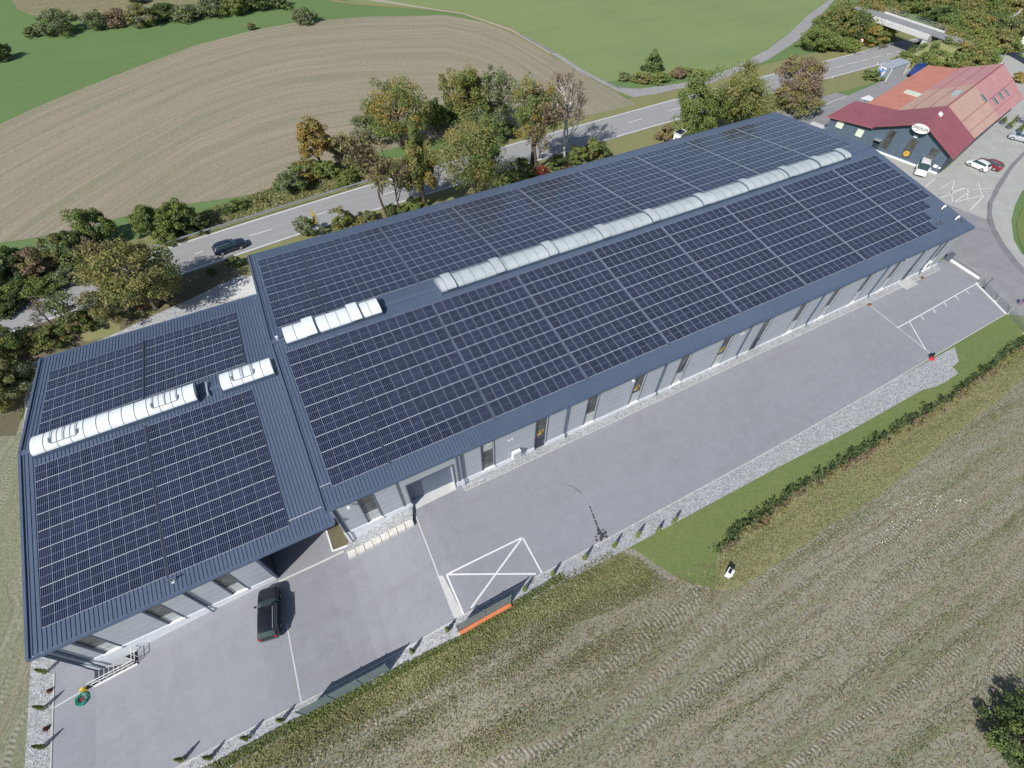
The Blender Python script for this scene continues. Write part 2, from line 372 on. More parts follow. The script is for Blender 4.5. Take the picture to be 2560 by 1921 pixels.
    leaf('leaf_ochre', [(.2, .19, .07), (.28, .26, .095), (.38, .34, .13)])
    leaf('leaf_orange', [(.27, .19, .05), (.36, .26, .07), (.45, .34, .11)])
    leaf('leaf_brown', [(.19, .14, .1), (.27, .2, .14), (.36, .28, .2)])
    leaf('leaf_greyg', [(.14, .17, .095), (.21, .24, .13), (.3, .31, .19)])
    leaf('leaf_red', [(.2, .04, .03), (.28, .06, .04), (.3, .1, .05)])
    leaf('straw', [(.26, .21, .11), (.38, .31, .18), (.55, .47, .3)])
    leaf('weed', [(.14, .18, .06), (.21, .235, .085), (.31, .3, .14)])
mats()
# ------------------------------------------------------------------ ground
from mathutils.geometry import tessellate_polygon
PIT = (-24.05, -20.35, -20.75, -19.4)
def W(pts):                    # pixels -> ground xy
    return [tuple(G(*p)[:2]) for p in pts]

def patch(name, poly, mat, lift, kind='structure', cut=False, label=None, cat=None, zfun=None, parent=None):
    bm = bmesh.new(); vs = [bm.verts.new((x, y, 0)) for x, y in poly]
    for t in tessellate_polygon([[Vector((x, y, 0)) for x, y in poly]]):
        try: bm.faces.new([vs[i] for i in t])
        except ValueError: pass
    for b in BX:
        bmesh.ops.bisect_plane(bm, geom=bm.verts[:] + bm.edges[:] + bm.faces[:], plane_co=(b, 0, 0), plane_no=(1, 0, 0))
    for b in BY:
        if max(p[1] for p in poly) > b: bmesh.ops.bisect_plane(bm, geom=bm.verts[:] + bm.edges[:] + bm.faces[:], plane_co=(0, b, 0), plane_no=(0, 1, 0))
    if cut:
        for co, no in (((PIT[0], 0, 0), (1, 0, 0)), ((PIT[1], 0, 0), (1, 0, 0)), ((0, PIT[2], 0), (0, 1, 0)), ((0, PIT[3], 0), (0, 1, 0))):
            bmesh.ops.bisect_plane(bm, geom=bm.verts[:] + bm.edges[:] + bm.faces[:], plane_co=co, plane_no=no)
        kill = [f for f in bm.faces if PIT[0] < f.calc_center_median().x < PIT[1] and PIT[2] < f.calc_center_median().y < PIT[3]]
        bmesh.ops.delete(bm, geom=kill, context='FACES')
    for v in bm.verts: v.co.z = hh(v.co.x, v.co.y) + lift
    bmesh.ops.recalc_face_normals(bm, faces=bm.faces[:])
    for f in bm.faces:
        if f.normal.z < 0: f.normal_flip()
    me = bpy.data.meshes.new(name); bm.to_mesh(me); bm.free(); me.materials.append(mat)
    o = bpy.data.objects.new(name, me); link(o)
    if kind: o['kind'] = kind
    if label: tag(o, label, cat)
    if parent: o.parent = parent
    return o

def strip_poly(pts, w):
    P = [np.array(p) for p in pts]; L = []; R = []
    for i, p in enumerate(P):
        d = P[min(i + 1, len(P) - 1)] - P[max(i - 1, 0)]; d = d / np.linalg.norm(d); n = np.array([-d[1], d[0]]) * w / 2
        L.append(tuple(p + n)); R.append(tuple(p - n))
    return L + R[::-1]

def strips(name, lines, w, mat, lift, kind='structure', label=None, cat=None):
    m = MB()
    for pts in lines:
        P = [np.array(p, float) for p in pts]
        # split at the breaks of the ground so the strip lies on it
        Q = [P[0]]
        for a, b in zip(P[:-1], P[1:]):
            ts = sorted([(bx - a[0]) / (b[0] - a[0]) for bx in BX if abs(b[0] - a[0]) > 1e-6 and 0 < (bx - a[0]) / (b[0] - a[0]) < 1])
            Q += [a + (b - a) * t for t in ts] + [b]
        for i in range(len(Q) - 1):
            a, b = Q[i], Q[i + 1]; d = (b - a) / (np.linalg.norm(b - a) + 1e-9); n = np.array([-d[1], d[0]]) * w / 2
            e = [(a - n), (b - n), (b + n), (a + n)]
            m.add([(p[0], p[1], hh(p[0], p[1]) + lift) for p in e], [(0, 1, 2, 3)])
    o = m.build(name, mat)
    if kind: o['kind'] = kind
    if label: tag(o, label, cat)
    return o

M['stubble_pale'] = simple('dry_track', (.36, .33, .25), .95)
patch('terrain', [(-500, -300), (700, -300), (700, 800), (-500, 800)], M['meadow_grass'], 0.0, cut=True)

# stubble field beyond the road: a ruled strip with UVs in metres so that its rows follow its upper edge
def field_strip():
    top = [(-60, 345), (0, 311), (101, 265), (217, 218), (376, 156), (492, 113), (640, 75), (735, 58), (900, 43), (1045, 40), (1111, 37.5), (1204, 55), (1280, 84), (1375, 138), (1540, 232), (1590, 262)]
    bot = [(-60, 640), (0, 608), (60, 600), (203, 575), (300, 545), (400, 520), (506, 506), (640, 486), (770, 436), (880, 400), (990, 370), (1100, 350), (1220, 330), (1330, 305), (1471, 289), (1580, 264)]
    n, k = 110, 40; m = MB()
    tp, bt = np.array(top, float), np.array(bot, float); f_ = np.linspace(0, 1, n) 
    xt = np.interp(f_, np.linspace(0, 1, len(tp)), tp[:, 0]); xb = -60 + (1580 + 60) * f_; xt = -60 + (1590 + 60) * f_
    T = np.array(W(list(zip(xt, np.interp(xt, tp[:, 0], tp[:, 1]))))); B = np.array(W(list(zip(xb, np.interp(xb, bt[:, 0], bt[:, 1])))))
    tt = np.r_[0, np.cumsum(np.linalg.norm(np.diff(T, axis=0), axis=1))]; vs = []; uv = []
    for j in range(k + 1):
        f = j / k
        for i in range(n):
            p = B[i] * (1 - f) + T[i] * f; vs.append((p[0], p[1], hh(p[0], p[1]) + .04)); uv.append((tt[i], np.linalg.norm(T[i] - B[i]) * (f - 1)))
    fs = []; fu = []
    for j in range(k):
        for i in range(n - 1):
            q = (j * n + i, j * n + i + 1, (j + 1) * n + i + 1, (j + 1) * n + i); fs.append(q); fu.append([uv[a] for a in q])
    m.add(vs, fs); m.uv = fu; o = m.build('stubble_field', M['stubble'], smooth=True); o['kind'] = 'structure'
field_strip()

patch('pasture', W([(735, -40), (836, -5), (900, 8), (1074, 21), (1155, 33), (1204, 47), (1280, 70), (1340, 108), (1420, 158), (1510, 206), (1560, 200), (1640, 190), (1760, 185), (1830, 168), (1920, 122), (1972, 82), (2021, 36), (2073, -2), (2140, -60), (2150, -200), (1900, -330), (1000, -330), (500, -200)]), M['pasture_grass'], .015)
patch('corn_field', W([(29, 0), (43, 23), (69, 36), (116, 46), (217, 50), (330, 60), (460, 40), (560, 32), (700, 8), (760, -30), (700, -110), (300, -150), (20, -60)]), M['corn'], .02)
patch('field', W([(-200, 2300), (437, 1925), (521, 1920), (756, 1790), (929, 1703), (996, 1668), (1143, 1596), (1404, 1434), (1529, 1368), (1584, 1373), (1786, 1440), (1798, 1365), (1995, 1212), (2203, 1090), (2441, 935), (2560, 850), (2700, 760), (2900, 760), (2900, 2300), (1200, 2900)]), M['field_soil'], .02)
patch('lawn', W([(1529, 1366), (1584, 1373), (1700, 1450), (1790, 1475), (1800, 1440), (1786, 1400), (1798, 1368), (1995, 1214), (2203, 1092), (2441, 937), (2560, 852), (2700, 762), (2700, 700), (2507, 789), (2342, 895), (2282, 975), (2122, 1071), (1920, 1181), (1731, 1282)]), M['lawn_grass'], .035)
patch('weedy_verge', W([(300, 2060), (521, 1920), (756, 1791), (790, 1778), (929, 1704), (996, 1669), (1143, 1597), (1404, 1435), (1529, 1368), (1600, 1400), (1640, 1440), (1500, 1500), (1320, 1560), (1100, 1700), (900, 1800), (700, 1900), (480, 2060)]), M['weedy_grass'], .03)
patch('hedge_margin', W([(1786, 1440), (1790, 1476), (1850, 1470), (1960, 1400), (2080, 1310), (2200, 1240), (2330, 1130), (2460, 1030), (2560, 950), (2700, 840), (2700, 760), (2560, 850), (2441, 935), (2203, 1090), (1995, 1212), (1798, 1365)]), M['weedy_grass'], .032)
patch('side_verge', W([(-250, 880), (0, 1010), (60, 1050), (52, 1130), (95, 1643), (86, 1920), (80, 2200), (-600, 2200)]), M['side_field'], .03)
patch('ground_under_trees', W([(-200, 900), (0, 850), (95, 812), (231, 766), (466, 686), (560, 655), (600, 690), (520, 745), (400, 790), (330, 830), (260, 862), (150, 880), (95, 900), (60, 1000), (40, 1090), (-200, 1100)]), M['earth_under_trees'], .04)
patch('gravel_yard', W([(60, 1000), (85, 930), (150, 885), (240, 855), (300, 830), (350, 805), (440, 765), (520, 728), (600, 690), (640, 690), (660, 760), (630, 830), (110, 1010), (75, 1100), (52, 1100)]), M['gravel'], .05)
patch('concrete_slab', W(X('a5', 1900, 855, 2180, 725, 2300, 860, 1900, 960)), M['pale_concrete'], .07)

# road and verges
UP = [(-140, 790), (-60, 777), (61, 742), (162, 707), (289, 665), (456, 610), (640, 552), (871, 480), (932, 462), (1396, 330), (1679, 252.3), (1916, 191), (2030, 164), (2151, 131.7), (2261, 107)]
road_n = lambda x: float(np.interp(x, [-300, -60, -35, -30.6, -19, -9.5, 1.9, 18, 22.6, 63, 94, 124, 158, 176, 400], [-40, 30.5, 35.2, 35.9, 37.7, 39.0, 40.3, 41.9, 42.3, 44.7, 46, 46.7, 47.1, 47.2, 48]))
road_s = lambda x: float(np.interp(x, [-300, -60, -31, -22, -9.7, .5, 7, 16.6, 26, 68, 85.5, 110, 128, 155, 168, 400], [-50, 23.8, 28.7, 29.8, 31.35, 32.5, 33.2, 34.1, 34.7, 37.3, 37.9, 38.7, 38.95, 39.25, 39.3, 40.3]))
xs = [-300, -60, -45, -35, -27, -19, -14, -9.5, -4, 2, 8, 13, 18, 22.6, 30, 45, 63, 80, 94, 110, 124, 140, 158, 176, 400]
patch('road_verge', [(x, road_s(x) - 7) for x in xs] + [(x, road_n(x) + 5.5) for x in xs[::-1]], M['verge_grass'], .035)
patch('road', [(x, road_s(x) - .35) for x in xs] + [(x, road_n(x) + .35) for x in xs[::-1]], M['asphalt'], .06)
strips('road_edge_marking', [[(x, road_n(x)) for x in xs], [(x, road_s(x)) for x in xs]], .2, M['white'], .075)
dash = [X('a5', 905, 800, 1020, 760), X('a5', 1690, 538, 1760, 515), X('a5', 2155, 385, 2212, 366), X('a6', 0, 370, 145, 322), X('a6', 525, 203, 700, 148), X('a6', 1080, 35, 1220, -8), X('a3', 1003, 1065, 1128, 1030), X('a3', 650, 1165, 760, 1135), X('a3', 1350, 965, 1450, 938), X('a3', 1700, 872, 1800, 845), X('a3', 2040, 782, 2120, 762),
        X('a4', 380, 638, 420, 628), X('a4', 462, 615, 542, 597), X('a4', 577, 587, 655, 570), X('a4', 680, 557, 775, 541), X('a4', 798, 532, 868, 515), X('a4', 903, 505, 970, 488), X('a4', 1020, 480, 1065, 466), X('a4', 1098, 459, 1160, 445), X('a4', 1187, 438, 1248, 423)]
strips('road_centre_marking', [W(d) for d in dash], .16, M['white'], .077)
# field track and farm lane
patch('dirt_track', W([(820, -60), (850, 2), (900, 8), (1074, 19), (1155, 30), (1204, 45), (1280, 69), (1340, 108), (1420, 158), (1510, 206), (1560, 224), (1640, 218), (1640, 240), (1584, 247), (1540, 232), (1470, 190), (1375, 141), (1280, 84), (1204, 55), (1155, 37), (1074, 26), (900, 14), (830, 5), (780, -60)]), M['verge_grass'], .045)
patch('track_wheel_line', W([(840, -20), (1074, 21), (1155, 33), (1204, 48), (1280, 74), (1375, 131), (1375, 136), (1280, 79), (1204, 52), (1155, 36), (1074, 24.5), (840, -10)]), M['stubble_pale'], .05)
patch('ditch', W([(1300, 84), (1375, 124), (1450, 175), (1543, 218), (1600, 223), (1540, 224), (1450, 181), (1375, 130), (1300, 88)]), M['band_paving'], .055)
patch('farm_lane', W([(1375, 133), (1395, 135), (1450, 172), (1543, 222), (1600, 223), (1697, 210), (1760, 197), (1830, 170), (1920, 124), (1972, 84), (2021, 37.6), (2073, 0), (2140, -60), (2160, -60), (2086, 0), (2036, 58), (1992, 104), (1920, 151), (1853, 178), (1780, 208), (1697, 223), (1640, 236), (1586, 244), (1545, 229), (1450, 181)]), M['lane'], .06)
# the yard
YARD = [(120, 2250), (131.7, 1917), (134.5, 1758), (137, 1690), (139, 1640)]
kerb_y = lambda x: -31.45
def yard_edge(x): return float(np.interp(x, [-30, -18, -10, 6, 23, 45, 65, 91, 96], [-30.2, -30.44, -30.84, -31.42, -31.59, -31.64, -31.31, -30.71, -30.6]))
lx = G(134.5, 1758)[0]
ex = list(np.arange(-22, 91, 8.0)) + [91.2]
left = [(lx - .1, -30.3), (lx - .1, -18.9)]
patch('yard_paving', [(lx, -13.0), (lx, yard_edge(lx))] + [(x, yard_edge(x)) for x in ex if x > lx + 1] + [(94.2, -30.6), (101, -31.8), (101, -18.0), (93.6, -19.0), (93.6, 21), (-.2, 21), (-.2, -12.0), (-7.5, -12.0), (-7.5, -18.9), (-23.6, -18.9), (-23.6, -13.0)], M['paving'], .06, cut=True)
patch('pale_paving', W(X('a4', 925, 1270, 1320, 1440, 1480, 1500, 1560, 1440, 1900, 1120, 2120, 880, 2300, 700) + X('a4', 2400, 700, 2400, 1300) + X('a4', 2212, 1330, 2090, 1440, 1960, 1640) + X('a8', 1895, 100, 1890, 245, 1500, 90, 1200, -100) ), M['pale_paving'], .065)
patch('access_road', W(X('a8', 1380, 40, 1500, 90, 1890, 245, 1930, 350, 2010, 470, 2130, 630, 2300, 760, 2400, 1100, 2050, 1060, 1790, 790, 1530, 620)), M['side_asphalt'], .07)
patch('outer_road', W(X('a8', 1990, -10, 1935, 100, 1925, 200, 1960, 330, 2040, 470, 2160, 620, 2300, 740, 2500, 900, 2500, 600, 2300, 600, 2190, 540, 2120, 420, 2100, 250, 2130, 120, 2190, 0, 2300, -80) + X('a4', 2300, 1560, 2400, 1400, 2300, 1250, 2212, 1330, 2110, 1450, 2000, 1640)), M['pale_paving'], .068)
patch('gutter_band', W(X('a4', 2300, 1230, 2212, 1310, 2090, 1430, 1965, 1610) + X('a8', 1905, 90, 1890, 200, 1925, 350, 2005, 490, 2130, 650, 2300, 800, 2300, 740, 2160, 610, 2040, 450, 1965, 320, 1930, 200, 1938, 100) + X('a4', 2000, 1640, 2110, 1460, 2212, 1345, 2300, 1270)), M['band_paving'], .075)
patch('roundabout_lawn', W(X('a8', 2260, 60, 2180, 170, 2145, 280, 2165, 420, 2212, 530, 2320, 640, 2600, 500, 2500, 0)), M['lawn_grass'], .085)
patch('gravel_strip', [(lx - 1.9, -13), (lx - 1.9, -33.2)] + [(x, float(np.interp(x, [-25, -13, -8, -1, 2, 7, 18, 30, 44, 56, 70, 77], [-32.6, -32.6, -32.6, -32.5, -32.5, -33.0, -33.2, -33.4, -33.6, -34.0, -34.0, -33.2]))) for x in (-20, -13, -8, -1, 2, 7, 18, 24, 30, 36, 44, 50, 56, 62, 70, 77)] + [(79, -31.3)] + [(x, yard_edge(x)) for x in (65, 45, 23, 6, -10, -18)] + [(lx, yard_edge(lx)), (lx, -13)], M['gravel'], .05)
patch('gravel_mound', W(X('a8', 1425, 1440, 1500, 1460, 1610, 1530, 1640, 1570, 1540, 1640, 1440, 1690, 1300, 1720, 1260, 1600)), M['gravel'], .06)
patch('service_road', W(X('a4', 60, 960, 110, 955, 590, 802, 690, 832, 760, 800, 1040, 680, 1180, 620, 1260, 690, 1300, 800, 1100, 1100, 700, 1300, 300, 1160)), M['side_asphalt'], .06)
patch('storage_yard', W(X('a4', 1180, 620, 1260, 560, 1390, 520, 1650, 480, 1900, 440, 2010, 440, 2212, 560, 2500, 700, 2500, 1000, 2212, 800, 1700, 900, 1300, 800)), M['pale_paving'], .055)
# kerb stones and painted lines
def kerb(name, pts, w=.12, h=.1, mat='concrete'):
    m = MB()
    for a, b in zip(pts[:-1], pts[1:]):
        n = max(1, int(np.hypot(b[0] - a[0], b[1] - a[1]) / 2)); 
        for k in range(n):
            p = [a[0] + (b[0] - a[0]) * k / n, a[1] + (b[1] - a[1]) * k / n]; q = [a[0] + (b[0] - a[0]) * (k + 1) / n, a[1] + (b[1] - a[1]) * (k + 1) / n]
            m.bar((p[0], p[1], hh(p[0]) + .05), (q[0], q[1], hh(q[0]) + .05), w, h)
    o = m.build(name, M[mat]); o['kind'] = 'structure'; return o
kerb('yard_kerb', [(lx, -18), (lx, yard_edge(lx))] + [(x, yard_edge(x)) for x in ex if x > lx + 1] + [(93.5, -30.6)], .11, .1, 'concrete')
strips('yard_joint_line', [W([(211, 1726), (133, 1772)]), W([(717, 1560), (754.5, 1758)]), W([(1032, 1271), (1097, 1441)]), W(X('a8', 865, 975, 1420, 1415)), W(X('a4', 1480, 1640, 1600, 1560))], .13, M['pale_concrete'], .075)
patch('concrete_band', W([(1094, 1440), (1108, 1440), (1158, 1538), (1138, 1552)]), M['pale_concrete'], .072)
strips('white_bay_marking', [W(X('f2', 125, 402, 770, 83, 935, 388)), W(X('f2', 125, 402, 270, 738)), W(X('f2', 135, 400, 882, 393)), W(X('f2', 770, 83, 332, 683))], .16, M['white'], .08)
strips('parking_marking', [W(X('a8', 1115, 1180, 1800, 795)), W(X('a8', 1705, 855, 1735, 885)), W(X('a8', 1618, 905, 1645, 938)), W(X('a8', 1518, 960, 1545, 995)), W(X('a8', 1422, 1012, 1443, 1050)), W(X('a8', 1315, 1070, 1345, 1108)), W(X('a8', 1218, 1125, 1360, 1370))], .13, M['white'], .08)
strips('hatched_area_marking', [W(X('n0', 585, 880, 655, 820)), W(X('n0', 670, 940, 880, 880, 878, 960)), W(X('n0', 785, 835, 765, 930)), W(X('n0', 700, 952, 880, 880)), W(X('n0', 952, 850, 975, 935)), W(X('n0', 905, 897, 1040, 887)), W(X('a8', 1450, 40, 1585, 5)), W(X('a8', 1585, -5, 1590, 95, 1880, 30)), W(X('a8', 1740, 165, 1870, 30)), W(X('a8', 1600, 95, 1740, 0)), W(X('n3', 520, 380, 1110, 150))], .12, M['white'], .085)
stain = MB()
sp = W(X('b3', 470, 875, 520, 890, 560, 915, 600, 945, 640, 1000, 670, 1060, 690, 1110, 715, 1180, 740, 1240, 760, 1290, 785, 1330))
for i in range(len(sp) - 1):
    a, b = np.array(sp[i]), np.array(sp[i + 1])
    for k in range(7):
        c = a + (b - a) * (k + random.random() * .6) / 7; r = (.04 + .09 * (i / 10) ** 2) * random.uniform(.5, 1.3)
        if i == 4 or i == 3: r *= .5
        pts = [(c[0] + r * random.uniform(.7, 1.5) * math.cos(t), c[1] + r * random.uniform(.6, 1.2) * math.sin(t), .0665 + .0002 * (i * 7 + k)) for t in np.linspace(0, 2 * PI, 8)[:-1]]
        stain.add(pts, [tuple(range(7))])
for k in range(26):
    c = np.array(W(X('b3', 765, 1305))[0]) + RNG.normal(0, .35, 2); r = random.uniform(.05, .17)
    stain.add([(c[0] + r * math.cos(t), c[1] + r * math.sin(t), .083 + k * .0002) for t in np.linspace(0, 2 * PI, 8)[:-1]], [tuple(range(7))])
o = stain.build('oil_stain', simple('oil_stain', (.06, .058, .065), .6)); o['kind'] = 'structure'
# ------------------------------------------------------------------ the long hall
T1 = math.tan(.13034)
RZ = 9.8
def roofz(y): return RZ - T1 * abs(y)
def yw(x): return -19.45 + .3 * x / 92.9
FLx, FRx, RLx, RRx = -.3, 92.75, .05, 94.9
hall = thing('warehouse', 'long grey production hall with blue grey ribbed gable roof and solar arrays', 'warehouse', (0, 0, 0))

def wall_holes(m, P, Q, z0f, z1, holes, out=(0, -1), mi=0):
    """wall from P to Q with real reveals; holes (s0, s1, z0, z1, depth)"""
    P = np.array(P, float); Q = np.array(Q, float); L = np.linalg.norm(Q - P); d = (Q - P) / L; o = np.array(out, float)
    ss = sorted({0.0, L} | {h[0] for h in holes} | {h[1] for h in holes})
    def pt(s, z, dep=0.0):
        p = P + d * s - o * dep; return (p[0], p[1], z)
    for a, b in zip(ss[:-1], ss[1:]):
        mid = (a + b) / 2; hs = sorted([h for h in holes if h[0] <= mid <= h[1]], key=lambda h: h[2]); z = z0f
        for h in hs:
            if h[2] > z + 1e-4: m.add([pt(a, z), pt(b, z), pt(b, h[2]), pt(a, h[2])], [(0, 1, 2, 3)], mi)
            z = h[3]
        m.add([pt(a, z), pt(b, z), pt(b, z1), pt(a, z1)], [(0, 1, 2, 3)], mi)
    for s0, s1, a, b, dp in holes:
        m.add([pt(s0, a), pt(s1, a), pt(s1, b), pt(s0, b), pt(s0, a, dp), pt(s1, a, dp), pt(s1, b, dp), pt(s0, b, dp)],
              [(0, 4, 5, 1), (1, 5, 6, 2), (2, 6, 7, 3), (3, 7, 4, 0)], mi)

wc = [3.15, 15.7, 22.05, 28.5, 34.85, 41.35, 47.8, 54.3, 60.7, 66.9, 73.3, 79.5, 84.9, 90.2]
doors = {22.05, 54.3, 84.9}
zb = lambda x: float(np.interp(x, [0, 20, 50, 92], [1.0, .8, .4, .35]))
holes = []
for c in wc:
    holes.append((c - .68, c + .68, .08 if c in doors else zb(c) + .05, 5.95, .22))
holes.append((7.0, 11.75, .02, 4.75, .8))
m = MB(); wall_holes(m, (0, -19.45), (92.9, -19.15), -2.6, 7.12, holes)
# gables and rear wall
m.add([(0, -19.45, -2.6), (0, 19.6, -2.6), (0, 19.6, 7.1), (0, 0, 9.62), (0, -19.45, 7.1)], [(0, 1, 2, 3, 4)])
m.add([(92.9, -19.15, -1), (93.6, 19.6, -1), (93.6, 19.6, 7.1), (93.2, 0, 9.62), (92.9, -19.15, 7.1)], [(4, 3, 2, 1, 0)])
m.add([(0, 19.6, -2.6), (93.6, 19.6, -1), (93.6, 19.6, 7.1), (0, 19.6, 7.1)], [(0, 1, 2, 3)])
m.build('wall', M['clad'], hall)
# plinth with gaps at doors and gate
m = MB()
cuts = [(7.0, 11.75)] + [(c - .68, c + .68) for c in sorted(doors)]
seg = []; a = -.02
for c0, c1 in sorted(cuts): seg.append((a, c0)); a = c1
seg.append((a, 92.95))
for s0, s1 in seg:
    n = max(1, int((s1 - s0) / 4)); xs_ = np.linspace(s0, s1, n + 1)
    for p, q in zip(xs_[:-1], xs_[1:]):
        m.hexa([(p, yw(p) - .05, hh(p) - .5), (q, yw(q) - .05, hh(q) - .5), (q, yw(q) + .1, hh(q) - .5), (p, yw(p) + .1, hh(p) - .5)],
               [(p, yw(p) - .05, zb(p)), (q, yw(q) - .05, zb(q)), (q, yw(q) + .1, zb(q) + .05), (p, yw(p) + .1, zb(p) + .05)])
m.box((-.06, -19.5, -2.6), (.05, 12, 1.0))
m.build('plinth', M['plinth'], hall)

def ribbed(parent, ridge, eave, x0r, x1r, x0e, x1e, zf, name='roof', pitch=.3333, cap=.3, thick=.14):
    """one roof slope from ridge y to eave y as a bilinear sheet with standing ribs"""
    m = MB(); s = 1 if eave > ridge else -1
    def p(u, v, dz=0.0):
        x = (x0r + (x1r - x0r) * u) * (1 - v) + (x0e + (x1e - x0e) * u) * v; y = ridge + (eave - ridge) * v
        return (x, y, zf(y) + dz)
    n = 12
    for k in range(n):
        u0, u1 = k / n, (k + 1) / n
        b = [p(u0, 0), p(u1, 0), p(u1, 1), p(u0, 1)]; t = [(q[0], q[1], q[2] - thick) for q in b]
        fs = [(0, 1, 2, 3), (7, 6, 5, 4), (2, 3, 7, 6)] + ([(0, 3, 7, 4)] if k == 0 else []) + ([(1, 2, 6, 5)] if k == n - 1 else [])
        m.add(b + t, fs)
    nr = int(round((x1r - x0r) / pitch)); w = .022
    for k in range(1, nr):
        u = k / nr; a = p(u, cap / abs(eave - ridge)); b = p(u, 1 - .01)
        m.add([(a[0] - w, a[1], a[2]), (a[0] + w, a[1], a[2]), (b[0] + w, b[1], b[2]), (b[0] - w, b[1], b[2]),
               (a[0] - w * .6, a[1], a[2] + .045), (a[0] + w * .6, a[1], a[2] + .045), (b[0] + w * .6, b[1], b[2] + .045), (b[0] - w * .6, b[1], b[2] + .045)],
              [(4, 5, 6, 7), (0, 1, 5, 4), (1, 2, 6, 5), (2, 3, 7, 6), (3, 0, 4, 7)])
    o = m.build(name, M['sheet'], parent)
    # verge flashings and eave gutter
    for u in (0, 1):
        m = MB(); a = p(u, 0, .03); b = p(u, 1, .03); m.bar(a, b, .22, .16); m.build('verge_flashing', M['sheet'], parent)
    m = MB(); a = p(0, 1, -.03); b = p(1, 1, -.03); m.bar((a[0], a[1] + s * .05, a[2]), (b[0], b[1] + s * .05, b[2]), .2, .14)
    m.build('gutter', M['gutter'], parent)
    return p
ribbed(hall, 0, -19.9, -.1, 93.8, FLx, FRx, roofz)
ribbed(hall, 0, 20.1, -.1, 93.8, RLx, RRx, roofz)
def cap(parent, x0, x1, y, z, w=.32):
    m = MB(); m.add([(x0, y - w, z - w * T1), (x1, y - w, z - w * T1), (x1, y, z), (x0, y, z), (x0, y + w, z - w * T1), (x1, y + w, z - w * T1)], [(0, 1, 2, 3), (3, 2, 5, 4)])
    m.build('ridge_cap', M['sheet'], parent)
cap(hall, -.1, 93.8, 0, RZ + .07)

# windows and doors
def window(parent, x0, x1, z0, z1, y, kind='window', bright=None, sticker=None, sill=True):
    f = MB(); t = .07; ya, yb = y + .1, y + .2
    f.box((x0, ya, z0), (x0 + t, yb, z1)); f.box((x1 - t, ya, z0), (x1, yb, z1)); f.box((x0 + t, ya, z1 - t), (x1 - t, yb, z1)); f.box((x0 + t, ya, z0), (x1 - t, yb, z0 + t))
    H = z1 - z0; d1 = z0 + H * .36; d2 = z0 + H * .68
    for d in (d1, d2): f.box((x0 + t, ya + .002, d - .035), (x1 - t, yb, d + .035))
    # side flashing standing proud of the wall
    f.box((x0 - .1, y - .045, z0), (x0 - .001, y + .03, z1 + .1)); f.box((x1 + .001, y - .045, z0), (x1 + .1, y + .03, z1 + .1)); f.box((x0 - .001, y - .045, z1 + .001), (x1 + .001, y + .03, z1 + .1))
    w = f.build(kind, M['frame'], parent)
    g = MB(); g.box((x0 + t, yb - .06, z0 + t), (x1 - t, yb - .03, z1 - t)); g.build('pane', M['glass'], w)
    if kind == 'door': 
        g = MB(); g.box((x0 + t, yb - .09, z0 + t), (x1 - t, yb - .061, d1 - .036)); g.build('door_panel', M['sheet_dark'], w)
        g = MB(); g.bar((x1 - .2, ya - .03, z0 + .9), (x1 - .2, ya - .03, z0 + 1.3), .03, .03); g.build('handle', M['galv'], w)
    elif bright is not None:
        g = MB(); za, zz = ((z0 + t, d1 - .036), (d2 + .036, z1 - t))[bright]; g.box((x0 + t + (.12 if bright else 0), yb - .09, za), (x1 - t, yb - .061, zz)); g.build('painted_reflection_pane', M['glass_bright'], w)  # pale sheet over the pane, its reflection put into the colour
    if sill:
        g = MB(); g.hexa([(x0 - .12, y - .16, z0 - .3), (x1 + .12, y - .16, z0 - .3), (x1 + .12, y + .1, z0 - .3), (x0 - .12, y + .1, z0 - .3)], [(x0 - .12, y - .16, z0 - .03), (x1 + .12, y - .16, z0 - .03), (x1 + .12, y + .1, z0 + .02), (x0 - .12, y + .1, z0 + .02)]); g.build('sill', M['white'], w)
    c = (x0 + x1) / 2; zc = (d1 + d2) / 2
    if sticker == 'flower':
        g = MB(); yy = yb - .062
        for k in range(9):
            a = 2 * PI * k / 9; cx, cz = c + .12 + .2 * math.cos(a), zc + .15 + .2 * math.sin(a)
            g.add([(cx + .12 * math.cos(q), yy - .004, cz + .1 * math.sin(q)) for q in np.linspace(0, 2 * PI, 8)[:-1]], [tuple(range(7))])
        g.add([(c - .4, yy - .005, zc - .42), (c + .1, yy - .005, zc - .42), (c + .1, yy - .005, zc - .15), (c - .4, yy - .005, zc - .15)], [(0, 1, 2, 3)])
        g.add([(c + .12 + .13 * math.cos(q), yy - .009, zc + .15 + .13 * math.sin(q)) for q in np.linspace(0, 2 * PI, 9)[:-1]], [tuple(range(8))], 1)
        g.build('flower_sticker', [M['yellow'], M['brown']], w)
    if sticker == 'oval':
        g = MB(); yy = yb - .066; q = np.linspace(0, 2 * PI, 25); P = [(c + .52 * math.cos(a), yy, zc + .25 * math.sin(a) + .12 * math.cos(a)) for a in q]
        for a, b in zip(P[:-1], P[1:]): g.bar(a, b, .02, .006, up=(0, 1, 0))
        for k in range(7): g.box((c - .36 + k * .11, yy - .004, zc - .05 + k * .025 - .09), (c - .31 + k * .11, yy, zc + .05 + k * .025 - .09))
        g.build('oval_sticker', M['black'], w)
    return w
st = {22.05: 'flower', 34.85: 'flower', 47.8: 'flower', 15.7: 'oval', 28.5: 'oval', 41.35: 'oval'}
for c in wc:
    d = c in doors
    window(hall, c - .68, c + .68, .08 if d else zb(c) + .05, 5.95, yw(c), 'door' if d else 'window', None if d else (1 if c == 15.7 else 0), st.get(c), not d)
